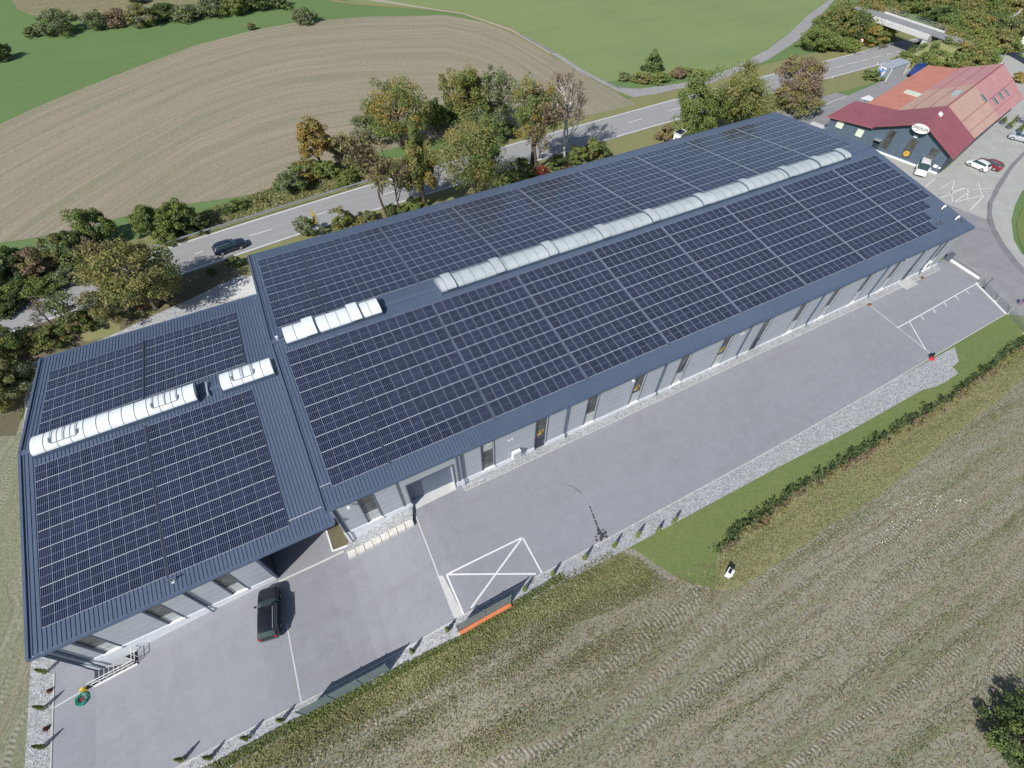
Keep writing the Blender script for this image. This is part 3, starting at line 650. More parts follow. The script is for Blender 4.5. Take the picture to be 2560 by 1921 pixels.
# roller gate in its recess
m = MB(); n = 9
for k in range(n): m.box((7.0, -18.72, .03 + k * .525), (11.75, -18.66 + (.015 if k % 2 else 0), .03 + k * .525 + .515))
g = m.build('roller_gate', M['door'], hall)
m = MB(); m.box((6.86, yw(7) - .05, .02), (6.998, yw(7) + .06, 4.9)); m.box((11.752, yw(11) - .05, .02), (11.89, yw(11) + .06, 4.9)); m.box((6.998, yw(9) - .06, 4.752), (11.752, yw(9) + .06, 4.9)); m.build('gate_frame', M['frame'], g)
# downpipes
for x in (.0, 12.75, 25.2, 38.2, 51.3, 64.0, 76.7, 88.3):
    m = MB(); y = yw(x); xx = x + (.18 if x == 0 else 0)
    m.tube([(xx, y - .42, 7.12), (xx, y - .3, 6.85), (xx, y - .13, 6.6), (xx, y - .13, zb(x) + .35), (xx + .1, y - .22, zb(x) + .05), (xx + .1, y - .22, hh(x) + .03)], .065, 8)
    m.box((xx - .1, y - .045, zb(x) + .2), (xx + .1, y - .002, 6.9))
    m.build('downpipe', M['gutter'], hall)
for a_, b_ in ((6.1, 6.32), (.28, .45), (12.2, 12.4)): m = MB(); m.box((a_, yw(6) - .05, .95), (b_, yw(6) - .001, 7.0)); m.build('cover_strip', M['frame'], hall)

# wall lamps, air conditioner and other fittings on the facade
def lamp(x, z, lab, y=None):
    t = thing('wall_lamp', lab, 'lamp', (x, (y or yw(x)), z), 0, 'white lamps high on the front wall')
    m = MB(); m.bar((0, -.0, 0), (-.1, -.28, .05), .05, .05); m.build('bracket', M['galv'], t)
    m = MB(); m.hexa([(-.28, -.5, -.06), (.02, -.5, -.06), (.02, -.2, -.06), (-.28, -.2, -.06)], [(-.24, -.44, .06), (-.02, -.44, .06), (-.02, -.22, .06), (-.24, -.22, .06)]); m.build('lamp_head', M['white'], t)
lamp(1.7, 6.1, 'white wall lamp beside the left corner window of the long hall'); lamp(33.5, 6.1, 'white wall lamp left of the fifth window of the long hall')
lamp(79.4, 6.3, 'white wall lamp just under the eave above the far right windows')
ac = thing('air_conditioner', 'white air conditioning unit mounted low on the grey front wall', 'air conditioner', (18.9, yw(19), 1.1))
m = MB(); m.box((-.5, -.52, .0), (.5, -.12, 1.25)); m.build('casing', M['white'], ac, bevel=.03)
m = MB()
for k in range(9): m.box((-.4, -.535, .15 + k * .11), (.4, -.521, .2 + k * .11))
m.build('grille', M['galv'], ac)
m = MB(); m.box((-.4, -.5, -.12), (-.34, 0, -.002)); m.box((.34, -.5, -.12), (.4, 0, -.002)); m.build('bracket', M['frame'], ac)
m = MB(); m.tube([(0, -.3, -.01), (0, -.3, -.5), (0, -.3, -1.05)], .02, 6); m.build('drain_pipe', M['galv'], ac)
for i, (x, z) in enumerate(((18.15, 4.6), (50.0, 5.1))):
    m = MB()
    for dx in (0, .38): m.tube([(x + dx, yw(x) - .04, z + dx * .05), (x + dx, yw(x) + .0, z + dx * .05)], .13, 10)
    tag(m.build('wall_vent', M['white']), 'pair of round white vent caps on the front wall ' + ('above the air conditioner', 'near the middle of the hall')[i], 'vent', 'round vents on the front wall')
t = thing('meter_box', 'white box on the front wall by the right corner of the hall', 'box', (88.9, yw(89), 1.1))
m = MB(); m.box((-.6, -.35, 0), (.5, 0, 1.1)); m.build('casing', M['white'], t, bevel=.03); m = MB(); m.box((-.3, -.36, .25), (.1, -.351, .8)); m.build('opening', M['dark'], t)  # dark plate on the casing, painted shade instead of a hole

# ------------------------------------------------------------------ skylights
def barrel(parent, x0, x1, yc, zc, hw, rise, nseg, mat, flaps=(), frames=()):
    base = MB(); base.box((x0 - .05, yc - hw - .06, zc - .4), (x1 + .05, yc + hw + .06, zc)); sk = base.build('ridge_skylight', M['gutter'], parent)
    na = 12
    def arc(x, dz=0.0, k=1.0): return [(x, yc - hw * k * math.cos(PI * j / na), zc + dz + rise * math.sin(PI * j / na) ** .8) for j in range(na + 1)]
    m = MB(); xs_ = np.linspace(x0, x1, nseg + 1)
    vs = [p for x in xs_ for p in arc(x)]; fs = [(i * (na + 1) + j, (i + 1) * (na + 1) + j, (i + 1) * (na + 1) + j + 1, i * (na + 1) + j + 1) for i in range(nseg) for j in range(na)]
    m.add(vs, fs); m.add(arc(x0), [tuple(range(na + 1))]); m.add(arc(x1), [tuple(range(na + 1))[::-1]])
    m.build('vault', M[mat], sk, smooth=False)
    m = MB()
    for x in xs_:
        a = arc(x, .012)
        for p, q in zip(a[:-1], a[1:]): m.bar(p, q, .035, .024)
    m.build('glazing_bar', M['gutter'], sk)
    for i, f in enumerate(flaps):
        m = MB(); a = f; b = f + 1.15; A, B = arc(a, .22, 1.16), arc(b, .22, 1.16); A2, B2 = arc(a, .02, 1.1), arc(b, .02, 1.1)
        vs = A + B + A2 + B2; n = na + 1; fs = [(j, n + j, n + j + 1, j + 1) for j in range(na)] + [(2 * n + j + 1, 3 * n + j + 1, 3 * n + j, 2 * n + j) for j in range(na)] + [(j, j + 1, 2 * n + j + 1, 2 * n + j) for j in range(na)] + [(n + j + 1, n + j, 3 * n + j, 3 * n + j + 1) for j in range(na)] + [(0, n, 3 * n, 2 * n), (na, 2 * n + na, 3 * n + na, n + na)]
        m.add(vs, fs); vf = m.build('vent_flap', [M[mat], M['gutter']], sk)
        for k_, pl_ in enumerate(vf.data.polygons): pl_.material_index = 0 if k_ < na else 1
    for f in frames:
        m = MB(); a, b = f
        for x in (a, (a + b) / 2, b):
            A = arc(x, .09)
            for p, q in zip(A[3:9], A[4:10]): m.bar(p, q, .05, .05)
        for j in (3, 9): m.bar(arc(a, .09)[j], arc(b, .09)[j], .05, .05)
        for x in (a - .08, b + .08): m.bar((x, yc - .7, zc + rise + .02), (x, yc - .2, zc + rise + .16), .09, .07)
        m.build('flap_frame', M['galv'], sk)
barrel(hall, 1.4, 11.8, 0, RZ + .25, 1.2, .48, 9, 'opal', flaps=(3.55, 8.4))
fl = []
for c, x, y in (('a6', 1650, 790), ('a6', 2070, 660), ('a7', 250, 540), ('a7', 765, 375), ('a7', 1170, 235), ('a7', 1620, 90), ('a4', 150, 1510), ('a4', 400, 1420), ('a4', 650, 1350)):
    fl.append(float(on_plane(X(c, x, y)[0], (0, 1, 0), 0)[0]) - .55)
print('flaps', [round(f, 2) for f in fl])
fl = [19.6, 25.9, 33.2, 41.1, 49.0, 57.7, 66.0, 74.0, 80.6, 86.0]
barrel(hall, 18.9, 87.7, 0, RZ + .25, 1.2, .5, 48, 'opal2', flaps=fl)

# ------------------------------------------------------------------ the lower hall on the left
AZ, AY, TF, TR_ = 7.0, -.766, math.tan(.126), math.tan(.111)
def az(y): return AZ - (TF * (AY - y) if y < AY else TR_ * (y - AY))
def af(p, dz=0.0): return on_plane(p, (0, -TF, 1), AZ + dz - TF * AY)
def ar(p, dz=0.0): return on_plane(p, (0, TR_, 1), AZ + dz + TR_ * AY)
aL = thing('workshop_hall', 'lower grey hall with ribbed roof and solar arrays at the left end', 'warehouse', (0, 0, 0))
eF = af((69.4, 1642.5))
eR = ar((101.3, 898)); rl = on_plane((46.3, 1133.6), (0, 1, 0), AY)
print('annex eave', eF, eR, rl, af((831, 1314.5)), ar((640, 731.7)))
ye, yr_ = -19.9, float(eR[1])
ribbed(aL, AY, ye, rl[0], -.1, eF[0], -.16, az)
ribbed(aL, AY, yr_, rl[0], -.1, eR[0], -.1, az)
m = MB(); w = .32; m.add([(rl[0], AY - w, az(AY - w) + .07), (-.1, AY - w, az(AY - w) + .07), (-.1, AY, AZ + .07), (rl[0], AY, AZ + .07), (rl[0], AY + w, az(AY + w) + .07), (-.1, AY + w, az(AY + w) + .07)], [(0, 1, 2, 3), (3, 2, 5, 4)]); m.build('ridge_cap', M['sheet'], aL)
YA = -19.4; xl = float(rl[0]) + .35
print('annex left wall x', xl)
awc = [(-21.95, -20.75), (-16.75, -15.55), (-11.2, -10.0)]
zt = az(YA) - .15
m = MB(); wall_holes(m, (xl, YA), (-7.5, YA), -4.6, zt, [(a - xl, b - xl, -1.0, 3.75, .22) for a, b in awc])
m.add([(xl, YA, -4.6), (xl, yr_ - .4, -4.6), (xl, yr_ - .4, az(yr_) - .1), (xl, AY, AZ - .16), (xl, YA, zt)], [(0, 1, 2, 3, 4)])
m.add([(xl, yr_ - .4, -4.6), (-.1, yr_ - .4, -4.6), (-.1, yr_ - .4, az(yr_) - .1), (xl, yr_ - .4, az(yr_) - .1)], [(0, 1, 2, 3)])
m.build('wall', M['clad'], aL)
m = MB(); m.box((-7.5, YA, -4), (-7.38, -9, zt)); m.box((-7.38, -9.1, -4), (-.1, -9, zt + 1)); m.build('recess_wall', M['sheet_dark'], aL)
m = MB(); m.box((-7.56, YA - .04, -2.1), (-7.3, YA + .2, zt)); m.build('corner_post', M['sheet'], aL)
m = MB()
m.hexa([(xl - .03, YA - .06, -4.9), (-7.5, YA - .06, -4.6), (-7.5, YA + .1, -4.6), (xl - .03, YA + .1, -4.9)], [(xl - .03, YA - .06, -.98), (-7.5, YA - .06, -1.25), (-7.5, YA + .1, -1.2), (xl - .03, YA + .1, -.93)])
m.build('plinth', M['plinth'], aL)
for i, (a, b) in enumerate(awc): window(aL, a, b, -1.0, 3.75, YA, 'window', 0, None, True)
for xx in (xl + .15, xl + .75, -13.5): 
    m = MB(); m.tube([(xx, YA - .4, zt + .1), (xx, YA - .14, zt - .4), (xx, YA - .14, -1.2), (xx, YA - .2, -1.6), (xx, YA - .2, hh(xx))], .065, 8); m.box((xx - .12, YA - .045, -1.0), (xx + .12, YA - .002, zt - .1)); m.build('downpipe', M['gutter'], aL)
m = MB(); m.bar((eF[0], ye + .3, az(ye) - .2), (-.2, ye + .3, az(ye) - .2), .3, .05); m.build('soffit', M['offwhite'], aL)
barrel(aL, -23.0, -8.6, AY, AZ + .3, 1.15, .55, 13, 'opal', frames=((-21.3, -19.2), (-12.5, -10.3)))
barrel(aL, -6.15, -.95, AY, AZ + .3, 1.15, .55, 5, 'opal', frames=((-4.9, -2.9),))
# snow guards
def rail(name, p, q, label, cat, zf, g):
    m = MB(); a = (p[0], p[1], zf(p[1]) + .18); b = (q[0], q[1], zf(q[1]) + .18); m.bar(a, b, .1, .06); 
    n = 5
    for k in range(n): 
        t = (k + .5) / n; x = a[0] + (b[0] - a[0]) * t; y = a[1] + (b[1] - a[1]) * t; m.bar((x, y, a[2] - .17), (x, y, a[2]), .04, .04)
    tag(m.build(name, M['silver']), label, cat, g)
P1 = [on_plane(p, (0, -TF, 1), AZ + .18 - TF * AY) for p in X('b2', 280, 1187, 540, 1075)]
rail('snow_guard', P1[0], (-.25, P1[0][1], 0), 'pale snow guard rail on the lower hall roof near the front eave', 'snow guard', az, 'snow guards on the roofs')
P1 = [on_plane(p, (0, -T1, 1), RZ + .18) for p in X('b2', 560, 895, 625, 862)]
rail('snow_guard', (.0, P1[1][1], 0), (1.0, P1[1][1], 0), 'short pale snow guard on the long hall roof by its left front corner', 'snow guard', roofz, 'snow guards on the roofs')

# ------------------------------------------------------------------ solar arrays
pm = MB(); pm.add([(-.5, -.5, -.035), (.5, -.5, -.035), (.5, .5, -.035), (-.5, .5, -.035), (-.5, -.5, 0), (.5, -.5, 0), (.5, .5, 0), (-.5, .5, 0)], [(4, 5, 6, 7), (0, 1, 5, 4), (1, 2, 6, 5), (2, 3, 7, 6), (3, 0, 4, 7)])
pm.uv = [[(0, 0), (1, 0), (1, 1), (0, 1)]] + [[(0, 0), (1, 0), (1, 0.01), (0, 0.01)]] * 4
PME = pm.build('solar_panel', M['solar']); PMESH = PME.data; bpy.data.objects.remove(PME)
def array(q00, q10, q01, q11, nc, nr, label, skip=None):
    """q00 ridge left, q10 ridge right, q01 eave left, q11 eave right: corners of one array"""
    q = [np.array(v, float) for v in (q00, q10, q01, q11)]; c = sum(q) / 4
    t = thing('solar_array', label, 'solar array', tuple(c), 0, 'solar arrays on the roofs')
    def P(u, v): return q[0] * (1 - u) * (1 - v) + q[1] * u * (1 - v) + q[2] * (1 - u) * v + q[3] * u * v
    for r in range(nr):
        for k in range(nc):
            if skip and (k, r) in skip: continue
            p = P((k + .5) / nc, (r + .5) / nr); du = P((k + 1) / nc, (r + .5) / nr) - P(k / nc, (r + .5) / nr); dv = P((k + .5) / nc, r / nr) - P((k + .5) / nc, (r + 1) / nr)
            lu, lv = np.linalg.norm(du), np.linalg.norm(dv); a = du / lu; nn = np.cross(a, dv / lv)
            if nn[2] < 0: a = -a; nn = -nn
            nn /= np.linalg.norm(nn); b = np.cross(nn, a)
            o = bpy.data.objects.new('solar_panel', PMESH); link(o); o.parent = t
            mt = Matrix(((a[0], b[0], nn[0], 0), (a[1], b[1], nn[1], 0), (a[2], b[2], nn[2], 0), (0, 0, 0, 1)))
            o.matrix_local = Matrix.Translation(Vector(p - c)) @ mt @ Matrix.Diagonal((lu - .014, lv - .016, 1, 1))
    # mounting rails under the panels
    m = MB()
    for r in range(nr):
        for f in (.22, .78):
            a = P(.004, (r + f) / nr) - c; b = P(.996 if not skip else .4, (r + f) / nr) - c; m.bar((a[0], a[1], a[2] - .065), (b[0], b[1], b[2] - .065), .04, .04)
    m.build('mounting_rail', M['silver'], t)
    return t
c_, s_ = math.cos(.13034), math.sin(.13034)
SF, PP, SR = 2.0144, 1.79226, 2.0531
xa = 1.0; blocks = [(xa, xa + 5.25, 5)]; x = xa + 5.25 + .2732
for k in range(7): blocks.append((x, x + 10.5, 10)); x += 10.5 + .4246
blocks.append((x, x + 9.45, 9))
ordn = ['first', 'second', 'third', 'fourth', 'fifth', 'sixth', 'seventh', 'eighth', 'ninth']
for i, (a, b, n) in enumerate(blocks):
    if i: a -= .07
    if 0 < i < 8: b += .07
    f0, f1 = SF, SF + 9 * PP; Fp = lambda x, s: (x, -s * c_, 9.9 - s * s_)
    sk = None
    if i == 8: sk = {(k, 6) for k in (7, 8)} | {(k, 7) for k in (5, 6, 7, 8)} | {(k, 8) for k in (4, 5, 6, 7, 8)}
    array(Fp(a, f0), Fp(b, f0), Fp(a, f1), Fp(b, f1), n, 9, '%s solar array from the left on the front slope of the long hall' % ordn[i], sk)
    f0, f1 = SR, SR + 9 * PP; Bp = lambda x, s: (x, s * c_, 9.9 - s * s_)
    e0, e1 = (b, b) if i < 8 else (b - .25, b + .75)
    array(Bp(a, f0), Bp(e0, f0), Bp(a, f1), Bp(e1, f1), n, 9, '%s solar array from the left on the rear slope of the long hall' % ordn[i])
for k, (cs, lab) in enumerate((([(86.8, 1166.9), (360.2, 1069.4), (104.7, 1571.7), (415, 1441.4)], 'left solar array on the front slope of the lower hall'), ([(368, 1065.6), (627, 973.9), (422.4, 1440), (722.5, 1314.5)], 'right solar array on the front slope of the lower hall'))):
    q = [af(p, .1) for p in cs]; array(q[0], q[1], q[2], q[3], 10, 9, lab)
for k, (cs, lab) in enumerate((([(94, 1090), (356.5, 996), (124.4, 930), (356.5, 854)], 'left solar array on the rear slope of the lower hall'), ([(364, 994), (612.8, 908), (364, 850.4), (587.4, 781)], 'right solar array on the rear slope of the lower hall'))):
    q = [ar(p, .1) for p in cs]; array(q[0], q[1], q[2], q[3], 10, 6, lab)
# cable trays in the wide gaps
def tray(p, q, label):
    m = MB(); m.bar(p, q, .2, .07); tag(m.build('cable_tray', M['sheet_dark']), label, 'cable tray', 'cable trays between the solar arrays')
gx = blocks[0][1] + .137
tray((gx, -2.0, roofz(2) + .05), (gx, -18.1, roofz(18.1) + .05), 'dark cable tray after the first front array of the long hall')
tray((gx, 2.0, roofz(2) + .05), (gx, 18.1, roofz(18.1) + .05), 'dark cable tray after the first rear array of the long hall')
a = (af((364, 1067)) + 0); b = af((419, 1441)); tray((a[0], a[1], a[2] + .06), (b[0], b[1], b[2] + .06), 'dark cable tray between the two front arrays of the lower hall')
a = ar((360, 995)); b = ar((360, 853)); tray((a[0], a[1], a[2] + .06), (b[0], b[1], b[2] + .06), 'dark cable tray between the two rear arrays of the lower hall')
for i in range(1, 8):
    gx = blocks[i][1] + .2
    for s in (-1, 1):
        m = MB()
        for k in range(9):
            for f in (.25, .75):
                sl = SF + (k + f) * PP; m.box((gx - .05, s * sl * c_ - .05, roofz(sl * c_) + .02), (gx + .05, s * sl * c_ + .05, roofz(sl * c_) + .09))
        sl = SF + 9 * PP; m.box((gx - .16, s * sl * c_ - .1, roofz(sl * c_) + .01), (gx + .16, s * sl * c_ + .1, roofz(sl * c_) + .14))
        tag(m.build('clamp_row', M['frame']), 'row of pale clamps in the %s roof gap from the left on the %s slope' % (ordn[i], 'front' if s < 0 else 'rear'), 'clamps', 'clamp rows between solar arrays')
# roof vents
def jpipe(c, x, y, lab):
    p = on_plane(X(c, x, y)[0], (0, -T1, 1), RZ); m = MB(); t = thing('vent_pipe', lab, 'vent pipe', (p[0], p[1], p[2] - .03), 0, 'bent vent pipes on the roof')
    m.tube([(0, 0, 0), (0, 0, .3), (.06, .0, .5), (.3, .0, .62), (.54, .0, .5), (.6, .0, .3)], .11, 10); m.build('pipe', M['white'], t)
    m = MB(); m.tube([(0, 0, 0), (0, 0, .1)], [.24, .2], 12); m.build('collar', M['black'], t)
jpipe('r7', 0, 0, 'x') if False else None
CZ['r8'] = (2100, 480, 3.0214)
jpipe('r8', 765, 135, 'bent white vent pipe nearer the ridge at the right roof end'); jpipe('r8', 868, 215, 'bent white vent pipe nearer the right front roof corner')
for k, (x, y, lab) in enumerate(((738, 252, 'dark low roof fan beside the stepped end of the solar arrays'), (768, 238, 'dark low roof fan right of its twin beside the stepped solar arrays'), (925, 230, 'small dark roof outlet by the right front roof corner'))):
    p = on_plane(X('r8', x, y)[0], (0, -T1, 1), RZ); m = MB(); m.tube([(p[0], p[1], p[2]), (p[0], p[1], p[2] + .2), (p[0], p[1], p[2] + .24)], [.22, .22, .3], 12); tag(m.build('roof_fan', M['frame']), lab, 'roof fan', 'small fans on the roof')
p = on_plane(X('a6', 195, 1292)[0], (0, 1, 0), 0); m = MB(); m.tube([(p[0], 0, RZ), (p[0], 0, RZ + .4), (p[0], 0, RZ + .5)], [.08, .08, .16], 10); tag(m.build('vent_pipe', M['white']), 'short white vent on the ridge left of the first skylight', 'vent pipe')
p = af(X('r2', 298, 175)[0]); t = thing('roof_antenna', 'T shaped dark stub on the lower hall roof below the array gap', 'vent pipe', tuple(p)); m = MB(); m.tube([(0, 0, 0), (0, 0, .6)], .05, 8); m.bar((-.35, 0, .6), (.25, 0, .6), .09, .09); m.build('pipe', M['frame'], t); m = MB(); m.tube([(0, 0, 0), (0, 0, .07)], .15, 10); m.build('collar', M['white'], t)
m = MB(); pz = az(AY)
tag(MB().box((-7.7, AY - 1.0, AZ + .1), (-7.55, AY + 1.0, AZ + .22)).build('snow_guard', M['silver']), 'short pale rail across the ridge between the two lower skylights', 'snow guard', 'snow guards on the roofs')
# ------------------------------------------------------------------ vegetation
KIND = {
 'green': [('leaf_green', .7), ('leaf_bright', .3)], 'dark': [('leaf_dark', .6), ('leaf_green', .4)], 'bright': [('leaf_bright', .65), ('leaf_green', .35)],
 'ochre': [('leaf_ochre', .75), ('leaf_green', .25)], 'mixed': [('leaf_green', .5), ('leaf_ochre', .45), ('leaf_orange', .05)], 'orange': [('leaf_orange', .75), ('leaf_ochre', .25)],
 'yellow': [('leaf_ochre', .45), ('leaf_bright', .55)], 'brown': [('leaf_brown', .7), ('leaf_ochre', .3)], 'grey': [('leaf_greyg', .75), ('leaf_green', .25)], 'red': [('leaf_red', .6), ('leaf_brown', .4)],
 'greyochre': [('leaf_greyg', .5), ('leaf_ochre', .5)], 'half': [('leaf_green', .65), ('leaf_orange', .35)]}

def height_for(B, top):
    best = (1e9, 0)
    for h in np.arange(.3, 30, .1):
        p = proj(B + np.array([0, 0, h])); d = np.hypot(p[0] - top[0], p[1] - top[1])
        if d < best[0]: best = (d, h)
    return best[1]

def quads_from(c, size, rng, upb=.35, out=None):
    n = len(c); nr = rng.normal(size=(n, 3)); nr[:, 2] += upb
    if out is not None: nr += out * .9
    nr /= np.linalg.norm(nr, axis=1)[:, None]
    a = np.cross(nr, rng.normal(size=(n, 3))); a /= np.linalg.norm(a, axis=1)[:, None]; b = np.cross(nr, a)
    s = (size * rng.uniform(.6, 1.3, n))[:, None]; asp = rng.uniform(.5, .8, n)[:, None]
    a = a * s / 2; b = b * s / 2 * asp
    return np.stack([c - a, c - b * 1.0 + a * .1, c + a, c + b], 1)

def crown_leaves(R, Rz, n, nclump, size, rng, flat=0.0, seedlobe=3, shape='round'):
    d = rng.normal(size=(nclump, 3)); d /= np.linalg.norm(d, axis=1)[:, None]
    ph = rng.uniform(0, 6.28, (seedlobe, 3)); fr = rng.uniform(1.5, 3.2, (seedlobe, 3))
    lobe = 1 + .13 * sum(np.sin(d @ fr[i] * 1.0 + ph[i, 0]) for i in range(seedlobe))
    rad = rng.uniform(.3, 1.0, nclump) ** .5 * lobe
    cc = d * rad[:, None]
    if shape == 'cone': cc[:, :2] *= (1.15 - .5 * (cc[:, 2:3] + 1) / 1.0).clip(.12, 1.2)
    if shape == 'upright': cc[:, :2] *= (1.0 - .25 * cc[:, 2:3])
    if shape == 'round': cc[:, 2] = np.where(cc[:, 2] < -.55, -.55 - (cc[:, 2] + .55) * .25, cc[:, 2])
    k = rng.integers(0, nclump, n); cr = rng.uniform(.16, .32, nclump)
    off = rng.normal(size=(n, 3)); off /= np.linalg.norm(off, axis=1)[:, None]; off *= (rng.uniform(.2, 1, n) ** .5 * cr[k])[:, None]
    off[:, 2] *= .75
    u = cc[k] + off; c = u * np.array([R, R, Rz]); out = d[k] * .5 + off / (cr[k][:, None])
    return quads_from(c, size, rng, .35, out), k, nclump, cc * np.array([R, R, Rz])

def bark_mesh(B, h, R, tips, rng, lean=(0, 0), r0=None, levels=2):
    m = MB(); r0 = r0 or .022 * h + .05; fork = h * rng.uniform(.22, .34); f = np.array([lean[0] * .3, lean[1] * .3, fork])
    m.tube([(0, 0, -.3), (0, 0, fork * .4), tuple(f), (lean[0] * .6, lean[1] * .6, h * .6), (lean[0], lean[1], h * .86)], [r0 * 1.25, r0, r0 * .8, r0 * .45, r0 * .12], 8, caps=False)
    for t in tips:
        s = f + np.array([lean[0] * .2, lean[1] * .2, 1]) * rng.uniform(0, .3) * h * np.array([1, 1, 1]); s[2] = min(s[2], t[2] - .1) if t[2] > fork else fork * .9
        mid = (s + t) / 2 + np.array([0, 0, .08 * h]) + rng.normal(0, .04 * R, 3)
        m.tube([s, mid, t], [r0 * .38, r0 * .22, r0 * .06], 5, caps=False)
    return m

def tree(base, top, wpx, kind, label, name='tree', cat='tree', group=None, bush=False, dens=1.0, size=None, shape='round', bark='bark', kmat=None, world=None, low=None):
    rng = np.random.default_rng(abs(hash((round(base[0]), round(base[1]), round(wpx)))) % 100000 + 5)
    B = G(*base)
    h = height_for(B, top) * 1.07; Cc = B + np.array([0, 0, h * .6]); depth = abs(((Cc - CAM) @ RM)[2]); R = wpx * depth / FPX / 2 * 1.1
    h = max(h, .8 * R)
    t = thing(name, label, cat, tuple(B), 0, group)
    lo = (low if low is not None else (.02 if bush else .2)) * h; Rz = (h - lo) / 2; cz = lo + Rz
    size = (size or min(.42, max(.19, depth / 290.))); n = int(min(16000, max(900, dens * 6.5 * (R * R * 2 + R * Rz * 4) / (size * size * .45))))
    ncl = int(max(30, min(220, 24 * R)))
    Q, k, nc, cc = crown_leaves(R * .93, Rz * .95, n, ncl, size, rng, shape='upright' if (bush and shape == 'round') else shape)
    Q = Q + np.array([0, 0, cz]); 
    if bush: Q[:, :, 2] = np.maximum(Q[:, :, 2], .03)
    ks = KIND[kind]; probs = np.array([p for _, p in ks]); pick = rng.choice(len(ks), nc, p=probs / probs.sum())
    mi = pick[k]; sw = rng.random(n) < .12; mi = np.where(sw, rng.integers(0, len(ks), n), mi)
    tips = [cc[i] + np.array([0, 0, cz]) for i in rng.choice(nc, min(nc, 14 if not bush else 8), replace=False)]
    tips = [p * np.array([.85, .85, 1]) for p in tips if p[2] > .1 * h]
    bark_mesh(B, h, R, tips, rng).build('trunk' if not bush else 'stems', M[bark], t, smooth=True)
    fast_quads('crown' if not bush else 'foliage', Q, [M[a] for a, _ in ks], mi, t)
    return t

def bare_tree(base, top, wpx, label, name='tree', leaves=('leaf_ochre', 700), bark='bark', group=None, world=None, levels=4, up=.5, twig='bark', r0=None):
    rng = np.random.default_rng(int(base[0] * 7 + base[1]))
    B = G(*base); h = height_for(B, top); Cc = B + np.array([0, 0, h * .6]); depth = abs(((Cc - CAM) @ RM)[2]); R = wpx * depth / FPX / 2
    t = thing(name, label, 'tree', tuple(B), 0, group); m = MB(); tips = []; r0 = r0 or .016 * h + .04
    def grow(p, d, L, r, lev):
        q = p + d * L; mid = p + d * L * .5 + rng.normal(0, .05 * L, 3); m.tube([p, mid, q], [r, r * .75, r * .5], 6 if lev < 2 else 3, 0 if lev < 3 else 1, caps=False)
        if lev >= levels: tips.append((q, d)); return
        nb = (7, 6, 5, 4, 3)[min(lev, 4)]
        for i in range(nb):
            f = rng.uniform(.35, 1.0); s = p + d * L * f; a = rng.normal(size=3); a -= d * (a @ d); a /= np.linalg.norm(a); sp = rng.uniform(.45, .85)
            nd = d * (1 - sp * .5) + a * sp + np.array([0, 0, up * .35]); nd[:2] *= min(1.3, R / (h * .33)); nd /= np.linalg.norm(nd)
            LL = L * rng.uniform(.5, .72) * (.9 if lev else .75); e = s + nd * LL
            rr = math.hypot(e[0], e[1]); 
            if rr > R: LL *= R / rr
            if e[2] > h: LL *= max(.2, (h - s[2]) / (e[2] - s[2] + 1e-6))
            grow(s, nd, LL, r * .5, lev + 1)
    grow(np.array([0, 0, -.2]), np.array([0, 0, 1.]), h * .72, r0, 0)
    m.build('trunk', [M[bark], M[twig]], t)
    if leaves:
        lm = [l for l in leaves if isinstance(l, str)]; n = leaves[-1]; T = np.array([a for a, _ in tips]); k = rng.integers(0, len(T), n)
        Q = quads_from(T[k] + rng.normal(0, .22, (n, 3)) * [1, 1, .7], min(.42, max(.2, depth / 230)), rng); fast_quads('crown', Q, [M[a] for a in lm], rng.integers(0, len(lm), n), t)
    return t
RN = 'trees and bushes along the country road'
# by the lower hall and along the road, near side
tree((392, 772), (345, 585), 205, 'ochre', 'large ochre green tree between the road and the gravel behind the lower hall', dens=.6, group=RN, size=.3)
bare_tree((372, 745), (330, 548), 130, 'half bare brown tree with fine branches just behind the large ochre tree', leaves=('leaf_brown', 'leaf_ochre', 1500), group=RN)
bare_tree((425, 765), (440, 610), 120, 'thinly leaved grey branching tree leaning over the road right of the large ochre tree', leaves=('leaf_greyg', 'leaf_brown', 1800), group=RN)
tree((292, 808), (255, 705), 84, 'greyochre', 'yellowish green bush left of the large ochre tree at the road', 'bush', 'bush', bush=True, dens=.6, group=RN)
bare_tree((190, 812), (168, 706), 74, 'small sparse green tree by the road, second left of the ochre tree', leaves=('leaf_greyg', 'leaf_green', 1500), group=RN)
bare_tree((130, 812), (100, 722), 105, 'nearly leafless spreading shrub at the road left of the sparse green tree', 'bush', leaves=('leaf_brown', 'leaf_greyg', 500), group=RN, levels=3)
tree((215, 822), (205, 770), 62, 'ochre', 'low brownish bush under the trees by the road verge', 'bush', 'bush', bush=True, group=RN)
for i, (b, tp, w, k, lab) in enumerate([((70, 870), (60, 815), 90, 'ochre', 'low ochre hedge bush left of the gravel behind the lower hall'), ((140, 850), (130, 805), 80, 'mixed', 'low mixed hedge bush right of the ochre one at the road ditch'),
    ((15, 900), (-15, 800), 110, 'mixed', 'yellow green tree at the left picture edge beside the road'), ((55, 985), (20, 850), 110, 'greyochre', 'leafy tree at the left edge just above the lower hall corner'), ((10, 1010), (-25, 880), 110, 'ochre', 'ochre green tree cut by the left edge behind the lower hall'),
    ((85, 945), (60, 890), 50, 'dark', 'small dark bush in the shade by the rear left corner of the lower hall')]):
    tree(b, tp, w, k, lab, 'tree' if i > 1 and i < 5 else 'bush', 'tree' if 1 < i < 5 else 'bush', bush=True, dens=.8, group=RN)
tree((588, 665), (578, 640), 36, 'dark', 'small dark round bush by the rear left corner of the long hall', 'bush', 'bush', bush=True, group=RN)
tree((531, 686), (527, 670), 20, 'dark', 'tiny dark bush on the verge right of the ochre tree', 'bush', 'bush', bush=True, group=RN)
